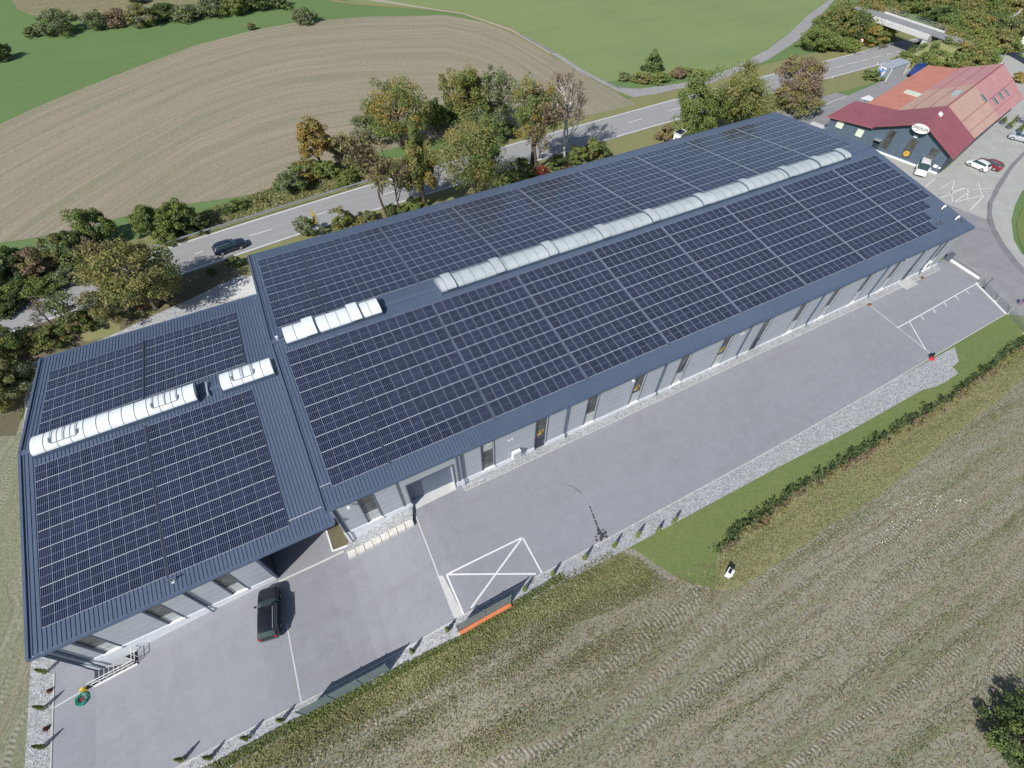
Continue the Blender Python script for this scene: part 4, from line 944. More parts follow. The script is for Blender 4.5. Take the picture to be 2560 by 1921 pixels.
tree((772, 590), (765, 540), 62, 'grey', 'thin grey green bush left of the yellow advertising blade', 'bush', 'bush', bush=True, dens=.45, group=RN)
tree((862, 570), (848, 525), 58, 'yellow', 'yellow leaved bush right of the yellow advertising blade', 'bush', 'bush', bush=True, dens=.6, group=RN)
for i, (x, y) in enumerate(((915, 548), (990, 528), (1040, 515))):
    tree((x, y + 10), (x - 3, y - 12), 60, ('greyochre', 'dark', 'green')[i], 'low %s bush on the bank behind the roof edge' % ('yellowish', 'dark', 'fresh green')[i], 'bush', 'bush', bush=True, group=RN)
bare_tree((968, 545), (925, 345), 160, 'half bare pale pinkish tree with forked trunk between road and roof', leaves=('leaf_brown', 'leaf_ochre', 'leaf_ochre', 2600), group=RN, up=.8)
bare_tree((1000, 535), (985, 400), 110, 'thin tree with yellow leaves right of the forked pinkish tree', leaves=('leaf_ochre', 'leaf_brown', 1800), group=RN, up=.8)
tree((1062, 520), (1040, 335), 88, 'mixed', 'ochre tree squeezed left of the big round green tree', group=RN, low=.15)
tree((1190, 510), (1165, 292), 186, 'mixed', 'big round green and ochre tree at the middle of the road verge', group=RN, dens=1.0, low=.12)
tree((1215, 505), (1225, 310), 70, 'half', 'narrow orange topped tree behind the right flank of the big round tree', group=RN)
# far side of the road, middle
tree((808, 432), (779, 308), 84, 'orange', 'orange autumn tree standing alone at the field edge', group=RN, low=.28)
tree((1005, 365), (975, 218), 160, 'half', 'large green and orange tree leaning over the stubble field edge', group=RN, low=.12)
tree((1175, 330), (1155, 168), 100, 'yellow', 'tall yellow green tree at the stubble field edge', group=RN, low=.08)
tree((1245, 330), (1235, 178), 90, 'grey', 'grey green airy tree right of the tall yellow green one', group=RN, dens=.5, low=.1)
tree((1092, 330), (1085, 248), 62, 'green', 'smaller green tree between the large orange one and the yellow green one', group=RN, bush=True)
tree((925, 360), (905, 285), 80, 'grey', 'loose grey green bush left of the large green and orange tree', 'bush', 'bush', bush=True, group=RN, dens=.5)
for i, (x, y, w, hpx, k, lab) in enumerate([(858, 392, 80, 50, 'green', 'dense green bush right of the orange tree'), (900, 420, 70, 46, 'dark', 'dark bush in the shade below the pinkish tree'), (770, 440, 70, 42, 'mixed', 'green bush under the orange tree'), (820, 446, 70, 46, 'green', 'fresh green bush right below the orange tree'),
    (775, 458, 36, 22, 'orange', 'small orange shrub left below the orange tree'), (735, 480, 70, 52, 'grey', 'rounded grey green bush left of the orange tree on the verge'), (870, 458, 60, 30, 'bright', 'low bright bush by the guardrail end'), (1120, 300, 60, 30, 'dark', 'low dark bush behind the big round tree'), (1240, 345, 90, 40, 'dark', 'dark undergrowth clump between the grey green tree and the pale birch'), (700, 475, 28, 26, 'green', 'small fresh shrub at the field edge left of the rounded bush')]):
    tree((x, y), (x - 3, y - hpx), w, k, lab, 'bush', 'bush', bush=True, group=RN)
# around the birch
tree((1330, 432), (1318, 215), 96, 'half', 'slim tree with orange crown tips left of the birch', group=RN, low=.3, dens=.5)
bare_tree((1345, 440), (1345, 250), 120, 'brown leaved tree between the slim orange tipped tree and the birch', leaves=('leaf_brown', 'leaf_brown', 'leaf_ochre', 2600), group=RN, up=.8)
bare_tree((1412, 405), (1443, 198), 118, 'bare birch with white trunk and fine brown twigs by the road', 'birch_tree', leaves=('leaf_brown', 500), bark='birch', group=RN, up=1.1, levels=4)
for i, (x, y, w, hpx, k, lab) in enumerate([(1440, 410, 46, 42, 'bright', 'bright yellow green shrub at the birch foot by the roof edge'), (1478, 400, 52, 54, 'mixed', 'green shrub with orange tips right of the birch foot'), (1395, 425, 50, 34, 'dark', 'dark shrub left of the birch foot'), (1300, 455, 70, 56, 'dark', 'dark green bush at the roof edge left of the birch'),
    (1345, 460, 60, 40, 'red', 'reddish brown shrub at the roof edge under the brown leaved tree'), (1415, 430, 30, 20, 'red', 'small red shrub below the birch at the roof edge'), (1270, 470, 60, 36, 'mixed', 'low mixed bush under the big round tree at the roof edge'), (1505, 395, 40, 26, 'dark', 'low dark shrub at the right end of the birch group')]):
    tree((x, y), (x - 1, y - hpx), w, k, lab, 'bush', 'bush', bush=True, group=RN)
# pair right of the birch
tree((1728, 348), (1715, 190), 118, 'green', 'dense green tree left of its golden neighbour by the road', group=RN, low=.05, dens=1.1)
tree((1825, 335), (1815, 152), 140, 'yellow', 'golden yellow tree right of the dense green tree by the road', group=RN, low=.06, dens=1.1)
tree((1888, 290), (1886, 255), 30, 'red', 'red leaved shrub right of the golden tree', 'bush', 'bush', bush=True, group=RN)
tree((1660, 352), (1662, 312), 44, 'brown', 'reddish brown shrub by the bus shelter left of the dense green tree', 'bush', 'bush', bush=True, group=RN)
tree((1972, 275), (1965, 138), 112, 'brown', 'ochre brown tree left of the fire red roofs beside the road', group=RN, low=.15, dens=.75)
tree((1985, 288), (1985, 215), 100, 'greyochre', 'low green bush at the foot of the ochre brown tree', 'bush', 'bush', bush=True, group=RN)
tree((1628, 180), (1620, 122), 50, 'dark', 'pointed dark juniper like tree on the meadow edge', shape='cone', bush=True)
for i, (x, y, w, hpx, k) in enumerate([(1560, 200, 36, 14, 'grey'), (1600, 205, 46, 20, 'mixed'), (1645, 205, 50, 22, 'green'), (1690, 195, 40, 26, 'brown'), (1720, 190, 40, 18, 'mixed'), (1752, 195, 34, 18, 'green')]):
    tree((x, y), (x, y - hpx), w, k, ['small grey green scrub bush, first left under the juniper like tree', 'scrub bush with ochre leaves below the juniper like tree', 'green scrub bush right of the juniper like tree', 'brown leafless looking scrub bush by the farm lane', 'mixed low scrub bush left of the golden tree at the lane', 'green low scrub bush nearest the dense green tree at the lane'][i], 'bush', 'bush', bush=True, group='scrub by the farm lane', dens=.8)
# left, far side of the road
LB = [(262, 612, 88, 130, 'green', 'tall dense green tree left of the ochre tree across the road'), (395, 588, 80, 88, 'green', 'green bush group left half beyond the guardrail'), (455, 580, 80, 84, 'green', 'green bush beside the field shadow right of its twin'), (425, 600, 62, 50, 'bright', 'bright green low bush right behind the guardrail'), (505, 575, 52, 44, 'dark', 'dark bush at the right end of the roadside thicket'),
      (55, 700, 80, 118, 'dark', 'dark conifer like tree at the far left of the thicket'), (110, 690, 90, 100, 'brown', 'brownish tree right of the dark conifer like one'), (170, 665, 84, 100, 'greyochre', 'ochre topped tree in the roadside thicket'), (212, 650, 70, 110, 'dark', 'dark slim tree left of the tall dense green tree'), (5, 720, 90, 110, 'dark', 'dark tree on the left picture edge across the road'),
      (60, 745, 90, 46, 'green', 'low green bush by the left guardrail end'), (120, 728, 80, 42, 'green', 'low green bush, second along the guardrail from the left'), (185, 702, 80, 44, 'grey', 'low grey green bush in the middle of the guardrail thicket'), (240, 680, 80, 40, 'green', 'low fresh green bush in front of the tall dense green tree'), (285, 660, 60, 46, 'bright', 'bright low bush right in front of the tall dense green tree'), (15, 775, 90, 60, 'dark', 'dark low bush at the left edge behind the guardrail'),
      (335, 640, 50, 30, 'dark', 'small dark bush behind the ochre tree across the road')]
for x, y, w, hpx, k, lab in LB:
    tree((x, y), (x - 14 * (hpx > 80) - 2, y - hpx), w, k, lab, 'tree' if hpx > 80 else 'bush', 'tree' if hpx > 80 else 'bush', bush=True, group='roadside thicket across the road')
for i, (x, y, w, hpx, k) in enumerate([(600, 520, 44, 16, 'green'), (655, 505, 30, 14, 'mixed'), (575, 530, 36, 16, 'dark')]):
    tree((x, y), (x, y - hpx), w, k, ['small green weed bush on the bank above the guardrail', 'tiny ochre weed bush on the bank left of the rounded bush', 'small dark weed bush on the bank beside the thicket end'][i], 'bush', 'bush', bush=True, group=RN)
# far hedge between the meadows
FH = [(155, 82, 84, 66, 'grey', 'big grey green tree in the far hedge by the meadow'), (84, 92, 36, 28, 'dark', 'small lone tree left in the far meadow'), (248, 72, 56, 54, 'grey', 'grey tree of the far hedge right of the big grey green one'), (300, 64, 62, 46, 'brown', 'brownish bush in the far hedge'), (330, 60, 30, 30, 'dark', 'small dark bush in the far hedge'), (362, 66, 60, 62, 'greyochre', 'ochre grey tree in the far hedge'), (420, 48, 76, 44, 'dark', 'dark tree of the far hedge at its middle'),
      (470, 50, 70, 24, 'grey', 'low grey scrub of the far hedge'), (535, 38, 70, 50, 'grey', 'tall grey tree of the far hedge'), (590, 34, 66, 50, 'green', 'green tree of the far hedge'), (645, 24, 66, 46, 'dark', 'dark tree of the far hedge at the upper edge'), (700, 20, 50, 30, 'dark', 'rightmost dark bush of the far hedge'), (345, 8, 40, 40, 'dark', 'dark tree behind the far hedge in the corn'), (762, 57, 58, 32, 'grey', 'lone bush between meadow and stubble field'), (630, 75, 22, 18, 'greyochre', 'tiny bush on the meadow edge left of the lone bush'),
      (5, 150, 60, 50, 'dark', 'dark tree cut by the left picture edge in the meadow')]
for x, y, w, hpx, k, lab in FH:
    tree((x, y), (x - 6, y - hpx), w, k, lab, 'tree' if hpx > 40 else 'bush', 'tree' if hpx > 40 else 'bush', bush=True, group='far hedge beyond the fields', dens=.9)
# wood left and right of the bridge
FW = [(2030, 128, 70, 70, 'green', 'leafy tree at the left foot of the wood by the farm lane'), (2075, 100, 90, 110, 'mixed', 'green ochre tree above the farm lane'), (2120, 105, 80, 90, 'dark', 'dark green tree in the wood left of the bridge'), (2160, 75, 100, 100, 'mixed', 'wide mixed tree at the wood top left of the bridge'), (2175, 110, 80, 70, 'half', 'orange flecked tree right beside the bridge abutment'), (2215, 78, 70, 70, 'ochre', 'ochre tree behind the bridge abutment'),
      (2065, 120, 80, 34, 'green', 'low green bush on the bank left of the bridge'), (2110, 125, 60, 30, 'bright', 'low bright bush on the bank left of the bridge'), (2200, 100, 50, 34, 'grey', 'grey brush at the bridge abutment'),
      (2255, 25, 90, 60, 'mixed', 'mixed tree beyond the bridge rail at the top'), (2320, 30, 100, 60, 'ochre', 'ochre tree behind the bridge'), (2345, 60, 80, 60, 'dark', 'dark tree right behind the bridge'), (2390, 40, 100, 70, 'mixed', 'mixed tree in the upper wood'), (2450, 30, 100, 70, 'green', 'green tree in the upper wood'), (2510, 40, 100, 80, 'mixed', 'broad mixed tree near the upper right corner'), (2560, 50, 90, 80, 'ochre', 'ochre tree at the upper right corner'),
      (2360, 100, 90, 70, 'green', 'green tree right of the bridge end'), (2415, 90, 100, 80, 'mixed', 'mixed tree right above the scaffold posts'), (2470, 90, 100, 80, 'dark', 'darker tree in the middle of the right wood'), (2530, 100, 90, 90, 'greyochre', 'grey ochre tree at the right edge of the wood'), (2340, 125, 60, 40, 'dark', 'dark bush under the right bridge end'),
      (2375, 135, 90, 60, 'mixed', 'mixed bush row left above the red roofs'), (2430, 130, 90, 66, 'yellow', 'yellow green tree above the red roofs'), (2490, 125, 90, 60, 'mixed', 'mixed tree above the material store'), (2305, 145, 70, 34, 'green', 'low green bush between road and blue machine'), (2265, 160, 60, 26, 'green', 'low green bush beside the lower guardrail'), (2340, 150, 70, 30, 'greyochre', 'low bush behind the scaffold posts'), (2400, 165, 60, 46, 'bright', 'bright bush left of the pale sheet stack'), (2420, 148, 50, 40, 'yellow', 'yellow bush right of the bright one'),
      (2325, 172, 90, 86, 'green', 'green tree on the near bridge embankment, left of three'), (2362, 178, 90, 90, 'mixed', 'mixed tree on the near bridge embankment, middle of three'), (2400, 172, 90, 84, 'mixed', 'mixed tree on the near bridge embankment, right of three'), (2440, 165, 80, 70, 'green', 'green tree between bridge embankment and white shed'), (2300, 150, 60, 44, 'dark', 'dark bush at the foot of the near bridge abutment'), (2330, 118, 70, 60, 'mixed', 'mixed tree at the near end of the bridge railing'), (2600, 20, 110, 90, 'green', 'green tree just outside the upper right corner'), (2290, -10, 110, 60, 'green', 'green tree at the top edge above the bridge'), (2400, -10, 110, 60, 'ochre', 'ochre tree at the top edge of the wood'), (2500, -15, 110, 60, 'green', 'green tree at the top edge near the corner')]
for x, y, w, hpx, k, lab in FW:
    tree((x, y), (x + 2, y - hpx), w, k, lab, 'tree' if hpx > 45 else 'bush', 'tree' if hpx > 45 else 'bush', bush=True, group='wood around the bridge', dens=.8)
bare_tree((2495, 95), (2540, 20), 40, 'slim birch with bright white stem in the right wood', 'birch_tree', leaves=None, bark='birch', levels=2, up=1.3, r0=.22)
tree((2545, 205), (2550, 178), 36, 'orange', 'orange bush at the right edge behind the red roofs', 'bush', 'bush', bush=True)

tree((2548, 1850), (2610, 1840), 190, 'dark', 'dark bush in the lower right picture corner', 'bush', 'bush', bush=True)
# columnar thujas along the yard
def thuja(px, h, label, name='thuja', k='green'):
    B = G(*px); rng = np.random.default_rng(int(px[0])); n = 420; z = rng.random(n) ** .8; r = (.2 * (1 - z) ** .6 + .02) * rng.uniform(.6, 1, n); a = rng.uniform(0, 2 * PI, n)
    c = np.stack([r * np.cos(a), r * np.sin(a), .06 + z * (h - .08)], 1); t = thing(name, label, 'shrub', tuple(B), 0, 'young thujas in the gravel strips'); out = np.stack([np.cos(a), np.sin(a), .3 + 0 * a], 1)
    ks = KIND[k]; fast_quads('foliage', quads_from(c, .13, rng, .5, out), [M[x] for x, _ in ks], rng.integers(0, len(ks), n), t); m = MB(); m.tube([(0, 0, -.05), (0, 0, h * .6)], [.03, .015], 5); m.build('stem', M['bark'], t)
TH = [((117, 1681), 'top young thuja in the left gravel strip by the hall corner'), ((112, 1771), 'middle young thuja in the left gravel strip'), ((110, 1868), 'lower young thuja in the left gravel strip'), ((459, 1900), 'young thuja at the bottom edge of the picture, leftmost in the lower strip'), ((532, 1848), 'young thuja in the lower strip, second from the left'), ((620, 1847), 'young thuja in the lower strip, third from the left'), ((705, 1803), 'young thuja just left of the long slatted fence'),
      ((1031, 1631), 'young thuja just right of the long slatted fence'), ((1119, 1578), 'young thuja just left of the orange based fence'), ((1311, 1476), 'young thuja just right of the orange based fence'), ((1381, 1438), 'young thuja beside the white cross marking, right corner'), ((1461, 1398), 'young thuja in the pebbles, third right of the orange based fence'), ((1534, 1369), 'young thuja in the pebbles, fourth right of the orange based fence'), ((1592, 1343), 'young thuja in the pebbles, fifth right of the orange based fence'), ((1643, 1332), 'young thuja in the pebbles, sixth right of the orange based fence'), ((1684, 1308), 'last young thuja to the right in the pebbles')]
TH = [t for t in TH if t[0] != (532, 1848)] + [((527, 1895), 'young thuja in the lower strip, second from the left')]
for p, l in TH: thuja(p, random.uniform(1.35, 1.6), l)
thuja((126, 1728), .4, 'tiny reddish shrub between the upper two thujas of the left strip', 'shrub', 'red'); thuja((117, 1823), .4, 'tiny reddish shrub between the lower two thujas of the left strip', 'shrub', 'red')

# the dark weedy hedge on the right
wz = W([(480, 1930), (1000, 1690), (1404, 1450), (1560, 1400), (1660, 1450), (1800, 1480), (1700, 1600), (1350, 1800), (1150, 1960), (600, 2000)])
def hedge():
    line = [(1785, 1372), (1798, 1366), (1860, 1315), (1920, 1275), (1995, 1215), (2060, 1180), (2093, 1164), (2203, 1092), (2354, 1005), (2441, 940), (2560, 850), (2700, 755)]
    P = np.array(W(line)); s = np.r_[0, np.cumsum(np.linalg.norm(np.diff(P, axis=0), axis=1))]; rng = np.random.default_rng(3); Q = []; mi = []
    for k in range(520):
        t = rng.uniform(0, s[-1]); x, y = np.interp(t, s, P[:, 0]), np.interp(t, s, P[:, 1]); off = rng.normal(0, .38); y += off - .3
        h = rng.uniform(.5, 1.35) * (1.2 if rng.random() < .15 else 1) * (1 - .3 * abs(off)); n = 34; z = rng.random(n); r = .26 * (1 - z) + .03
        c = np.stack([x + rng.normal(0, 1, n) * r, y + rng.normal(0, 1, n) * r, .05 + z * h], 1); Q.append(quads_from(c, .2, rng, .2)); mi.append(np.full(n, 0 if off > -.1 else (1 if rng.random() < .5 else 2)))
    o = fast_quads('hedge', np.concatenate(Q), [M['leaf_dark'], M['leaf_brown'], M['leaf_ochre']], np.concatenate(mi)); tag(o, 'long dark scrubby hedge between the lawn and the stubble field', 'hedge')
hedge()

# ground cover: straw, stalks and weeds
def cover(name, poly, n, mats_, size, hgt, seed, label, cat, dens=None, flat=False):
    rng = np.random.default_rng(seed); P = np.array(poly); lo, hi = P.min(0), P.max(0); pts = []
    def inside(q):
        c = np.zeros(len(q), bool); j = len(P) - 1
        for i in range(len(P)):
            a, b = P[i], P[j]; k = ((a[1] > q[:, 1]) != (b[1] > q[:, 1])) & (q[:, 0] < (b[0] - a[0]) * (q[:, 1] - a[1]) / (b[1] - a[1] + 1e-12) + a[0]); c ^= k; j = i
        return c
    while sum(len(p) for p in pts) < n:
        q = rng.uniform(lo, hi, (n, 2)); q = q[inside(q)]
        if dens is not None: q = q[rng.random(len(q)) < dens(q)]
        pts.append(q)
    q = np.concatenate(pts)[:n]; z = np.interp(q[:, 0], BX, BZ) * np.clip((26 - q[:, 1]) / 9, 0, 1); c = np.stack([q[:, 0], q[:, 1], z + .05 + rng.random(n) * hgt], 1)
    if flat:
        a = rng.uniform(0, PI, n) * .0 + rng.normal(.2, .7, n); d = np.stack([np.cos(a), np.sin(a), rng.normal(0, .25, n)], 1); e = np.stack([-np.sin(a), np.cos(a), 0 * a], 1); s = size * rng.uniform(.5, 1.5, n)[:, None]
        Q = np.stack([c - d * s - e * .02, c + d * s - e * .012, c + d * s + e * .012, c - d * s + e * .02], 1)
    else: Q = quads_from(c, size, rng, 1.0)
    o = fast_quads(name, Q, [M[m] for m in mats_], rng.integers(0, len(mats_), n)); o['kind'] = 'stuff'; tag(o, label, cat); return o
vp = W([(480, 1930), (640, 1862), (756, 1800), (929, 1712), (1000, 1675), (1143, 1605), (1404, 1440), (1529, 1378), (1600, 1400), (1660, 1450), (1560, 1520), (1320, 1600), (1150, 1700), (950, 1800), (760, 1921), (600, 2000), (440, 2000)])
cover('weeds', vp, 15000, ['weed', 'leaf_greyg', 'leaf_bright', 'leaf_ochre', 'straw'], .14, .15, 5, 'green brown weeds along the lower edge of the yard', 'weeds')
vg = W([(521, 1915), (756, 1788), (929, 1702), (1000, 1664), (1143, 1594), (1404, 1432), (1410, 1450), (1180, 1590), (1000, 1690), (790, 1800), (560, 1925)])
cover('field_edge_weeds', wz, 15000, ['weed', 'leaf_greyg', 'leaf_ochre', 'weed', 'straw'], .14, .12, 25, 'patchy green and brown weeds between the yard border and the tyre tracks', 'weeds', dens=lambda q: (.5 + .5 * np.sin(q[:, 1] * 2.0 + np.sin(q[:, 0] * .3))) * (.5 + .5 * np.sin(q[:, 0] * .5 + 2 * np.sin(q[:, 1] * .8))) + .1)
hm = W([(1800, 1372), (1790, 1470), (1850, 1465), (2080, 1300), (2330, 1120), (2560, 940), (2700, 820), (2700, 770), (2560, 858), (2203, 1098), (1995, 1220)])
cover('hedge_foot_weeds', hm, 9000, ['weed', 'leaf_greyg', 'leaf_ochre', 'straw', 'leaf_bright'], .15, .15, 26, 'dry yellow and green tufts along the field side of the hedge', 'weeds')
cover('ground_cover_leaves', vg, 9000, ['leaf_bright', 'leaf_green', 'weed'], .14, .22, 6, 'fresh green plants on the border of gravel and field', 'weeds')
fp = W([(500, 1930), (950, 1760), (1500, 1480), (1800, 1400), (2203, 1110), (2560, 880), (2700, 900), (2700, 2000), (600, 2000)])
cover('straw_litter', fp, 30000, ['straw', 'straw', 'leaf_brown'], .13, .08, 8, 'scattered pale maize straw on the stubble field', 'straw', flat=True)
cover('field_weeds', fp, 26000, ['weed', 'leaf_green', 'leaf_greyg'], .14, .08, 9, 'green weed tufts in rows on the stubble field', 'weeds', dens=lambda q: .06 + .9 * (.5 + .5 * np.sin(q[:, 1] * 2.4 + 1.2 * np.sin(q[:, 0] * .06 + q[:, 1] * .3) + .9 * np.sin(1.3 * q[:, 1]))) ** 3 * (.5 + .5 * np.sin(q[:, 0] * .23 + 2.3 * np.sin(q[:, 1] * .5))))
hp = W(X('b4', 900, 1400, 1100, 1150, 1000, 1050, 1200, 980, 1400, 920, 1500, 950, 1450, 1100, 1200, 1280, 1000, 1440))
cover('maize_husks', hp, 900, ['straw', 'offwhite'], .13, .12, 10, 'heap of pale maize husks lying on the stubble field', 'husks')
cover('maize_husks', W(X('b4', 1620, 1000, 1700, 1000, 1710, 1050, 1640, 1050)), 40, ['offwhite', 'straw'], .13, .1, 12, 'few pale husks right of the big husk heap', 'husks')
yb = W([(640, 486), (770, 436), (880, 400), (1000, 400), (1000, 430), (871, 468), (640, 540), (456, 598), (430, 590), (506, 530)])
cover('bank_grass', yb, 9000, ['weed', 'leaf_ochre', 'straw', 'leaf_green'], .3, .3, 13, 'yellowish tall grass on the bank above the guardrail', 'grass')
# ------------------------------------------------------------------ neighbour with the red roofs
UA = math.atan2(2.73, 10.8); U = np.array([math.cos(UA), math.sin(UA)]); V = np.array([-U[1], U[0]])
def L2(u, v, z): p = U * u + V * v; return (p[0], p[1], z)
nb = thing('showroom', 'blue grey building with wine red and salmon roofs at the upper right', 'building', (0, 0, 0))
RV_, EZ, RZN = -24.5, 3.85, 7.55
def roof_slab(name, pts, mat, th=.22):
    m = MB(); t = [L2(*p) for p in pts]; b = [(p[0], p[1], p[2] - th) for p in t]; m.hexa(b, t); return m.build(name, M[mat], nb)
zl = 4.25
roof_slab('roof', [(113.1, -31.9, EZ), (124.3, -31.7, EZ), (124.3, RV_, RZN), (113.1, RV_, RZN)], 'wine_roof')
roof_slab('roof', [(113.1, RV_, RZN), (124.3, RV_, RZN), (124.3, -17.0, zl), (113.1, -17.1, zl + .25)], 'wine_roof')
roof_slab('roof', [(124.32, -31.6, EZ - .03), (138.5, -31.8, EZ - .03), (138.5, RV_, RZN - .04), (124.32, RV_, RZN - .04)], 'salmon_roof')
roof_slab('roof', [(124.32, RV_, RZN - .04), (139.5, RV_, RZN - .04), (139.5, -17.0, zl), (124.32, -17.0, zl)], 'salmon_roof')
roof_slab('roof', [(138.52, -31.8, EZ - .03), (152.8, -32.1, EZ - .03), (156.8, RV_, RZN - .04), (138.52, RV_, RZN - .04)], 'pink_roof')
roof_slab('roof', [(139.52, RV_, RZN - .04), (156.8, RV_, RZN - .04), (158.5, -17.0, zl), (139.52, -17.0, zl)], 'pink_roof')
roof_slab('roof', [(125.3, -17.02, zl - .1), (158.3, -17.02, zl - .1), (158.3, -10.9, 3.25), (125.3, -10.7, 3.25)], 'orange_roof')
roof_slab('roof', [(113.3, -16.9, zl - .15), (125.2, -16.9, zl - .15), (125.2, -8.5, 3.25), (113.5, -8.0, 3.25)], 'wine_roof')
m = MB()
uw = 114.2
def wallq(a, b, z): m.add([L2(a[0], a[1], -.3), L2(b[0], b[1], -.3), L2(b[0], b[1], z), L2(a[0], a[1], z)], [(0, 1, 2, 3)])
m.add([L2(uw, -31.0, -.3), L2(uw, -17.2, -.3), L2(uw, -17.2, 4.15), L2(uw, RV_, 7.3), L2(uw, -31.0, EZ)], [(4, 3, 2, 1, 0)])
m.add([L2(uw, -17.2, -.3), L2(uw, -8.6, -.3), L2(uw, -8.6, 3.05), L2(uw, -17.2, 3.95)], [(3, 2, 1, 0)])
wallq((uw, -31.0), (152.2, -31.2), EZ - .2); wallq((152.2, -31.2), (157, -11.2), 3.0); wallq((157, -11.2), (125, -11), 3.0); wallq((125, -8.8), (uw, -8.6), 3.0)
m.build('wall', M['bluewall'], nb)
m = MB(); m.bar(L2(uw - .03, -31.05, .12), L2(uw - .03, -10, .12), .12, .5); m.build('plinth', M['plinth'], nb)
m = MB(); m.bar(L2(uw - .04, -30.9, 2.0), L2(uw - .04, -30.9, 2.01), .01, .01)
m = MB(); m.tube([L2(uw - .1, -30.95, 0), L2(uw - .1, -30.95, EZ - .2)], .07, 6); m.build('downpipe', M['sheet_dark'], nb)
m = MB(); m.bar(L2(113, RV_, RZN + .02), L2(156.8, RV_, RZN + .02), .25, .08); m.build('ridge_cap', M['wine_roof'], nb)
m = MB()
for v0, z0 in ((-28.1, 5.68),): m.bar(L2(124.4, v0, z0 + .03), L2(154.5, v0 - .1, z0 + .03), .1, .05)
for v0 in (-21.8, -19.2): zz = RZN - (RZN - zl) * (v0 - RV_) / 7.5; m.bar(L2(124.4, v0, zz + .0), L2(157.5, v0, zz + .0), .1, .07)
m.bar(L2(124.4, -30.2, 4.62), L2(153.4, -30.4, 4.6), .08, .05)
m.build('roof_joint', M['wine_roof'], nb)
nU = np.array([U[0], U[1], 0.0])
def gab(c, *xy): return [on_plane(p, nU, uw - .0) for p in X(c, *xy)]
def panel(name, pts, mat, off=.05, frame=None, parent=nb):
    n3 = -nU; P = [np.array(p) + n3 * off for p in pts]; m = MB(); m.hexa([p - n3 * (off * .9) for p in P], P); o = m.build(name, M[mat], parent)
    if frame:
        m = MB()
        for a, b in zip(P, P[1:] + P[:1]): m.bar(a, b, .08, .08)
        if frame == 2: m.bar((P[0] + P[3]) / 2, (P[1] + P[2]) / 2, .08, .08)
        m.build('window_frame', M['frame'], o)
    return o
def rect(c, *xy):
    """upright rectangle on the gable wall from four measured corners"""
    P = gab(c, *xy); v = [float(p[:2] @ V) for p in P]; z = [float(p[2]) for p in P]; v0, v1 = sorted(v)[0] * .5 + sorted(v)[1] * .5, sorted(v)[2] * .5 + sorted(v)[3] * .5; z0, z1 = sum(sorted(z)[:2]) / 2, sum(sorted(z)[2:]) / 2
    return [L2(uw, v1, z1), L2(uw, v0, z1), L2(uw, v0, z0), L2(uw, v1, z0)]
for q in ((605, 1035, 665, 1050, 645, 1120, 580, 1100), (780, 1105, 838, 1130, 805, 1195, 748, 1170)): panel('window', rect('a4', *q), 'curtain', .05, 1)
for q in ((1050, 1115, 1110, 1135, 1035, 1295, 975, 1275), (1235, 1195, 1300, 1215, 1220, 1375, 1150, 1350), (1415, 1270, 1478, 1295, 1395, 1450, 1325, 1425)): panel('window', rect('a4', *q), 'glass', .05, 2)
R_ = rect('a4', 925, 1200, 985, 1215, 945, 1290, 890, 1270); panel('door', R_, 'sheet_dark', .06, 1)
a = np.array(R_[0]); b = np.array(R_[1]); m = MB(); m.bar(a - nU * .5 + [0, 0, .1], b - nU * .5 + [0, 0, .1], 1.0, .06); m.build('door_canopy', M['galv'], nb)
# sunflower on the middle window
c = sum(np.array(p) for p in rect('a4', 1180, 1300, 1225, 1310, 1210, 1355, 1170, 1345)) / 4 - nU * .07; m = MB()
for k in range(8):
    t = 2 * PI * k / 8; q = c + np.append(V, 0) * .32 * math.cos(t) + np.array([0, 0, .32 * math.sin(t)]); m.add([q + np.append(V, 0) * .2 * math.cos(s) + np.array([0, 0, .2 * math.sin(s)]) for s in np.linspace(0, 2 * PI, 9)[:-1]], [tuple(range(8))])
m.add([c - nU * .01 + np.append(V, 0) * .2 * math.cos(s) + np.array([0, 0, .2 * math.sin(s)]) for s in np.linspace(0, 2 * PI, 9)[:-1]], [tuple(range(8))], 1)
m.build('flower_sticker', [M['yellow'], M['orange']], nb)
# oval company sign with its lettering
sc_, sl, sr = [on_plane(p, nU, 112.95) for p in X('a4', 1320, 1113, 1252, 1085, 1392, 1140)]; hwS = abs(float((sr - sl)[:2] @ V)) / 2 * 1.0; V3 = np.append(V, 0); Z3 = np.array([0, 0, 1.])
sg = thing('oval_sign', 'white oval sign with DREXLER lettering under the gable of the red roofed building', 'sign', tuple(sc_ - nU * .12)); q = np.linspace(0, 2 * PI, 41)[:-1]; hh_ = hwS * .52
m = MB(); m.hexa([nU * .09 + V3 * hwS * math.cos(t) + Z3 * hh_ * math.sin(t) for t in q], [-nU * .03 + V3 * hwS * math.cos(t) + Z3 * hh_ * math.sin(t) for t in q]); m.build('sign_board', M['white'], sg)
def text(parent, body, size, loc, xdir, ydir, mat, name='lettering'):
    cu = bpy.data.curves.new(name, 'FONT'); cu.body = body; cu.size = size; cu.align_x = 'CENTER'; cu.align_y = 'CENTER'; cu.extrude = .01
    tmp = bpy.data.objects.new(name, cu); link(tmp); dg = bpy.context.evaluated_depsgraph_get(); me = bpy.data.meshes.new_from_object(tmp.evaluated_get(dg)); bpy.data.objects.remove(tmp)
    me.materials.clear(); me.materials.append(M[mat]); o = bpy.data.objects.new(name, me); link(o); o.parent = parent
    x = Vector(xdir).normalized(); y = Vector(ydir).normalized(); z = x.cross(y); o.matrix_local = Matrix.Translation(Vector(loc)) @ Matrix(((x[0], y[0], z[0], 0), (x[1], y[1], z[1], 0), (x[2], y[2], z[2], 0), (0, 0, 0, 1))); return o
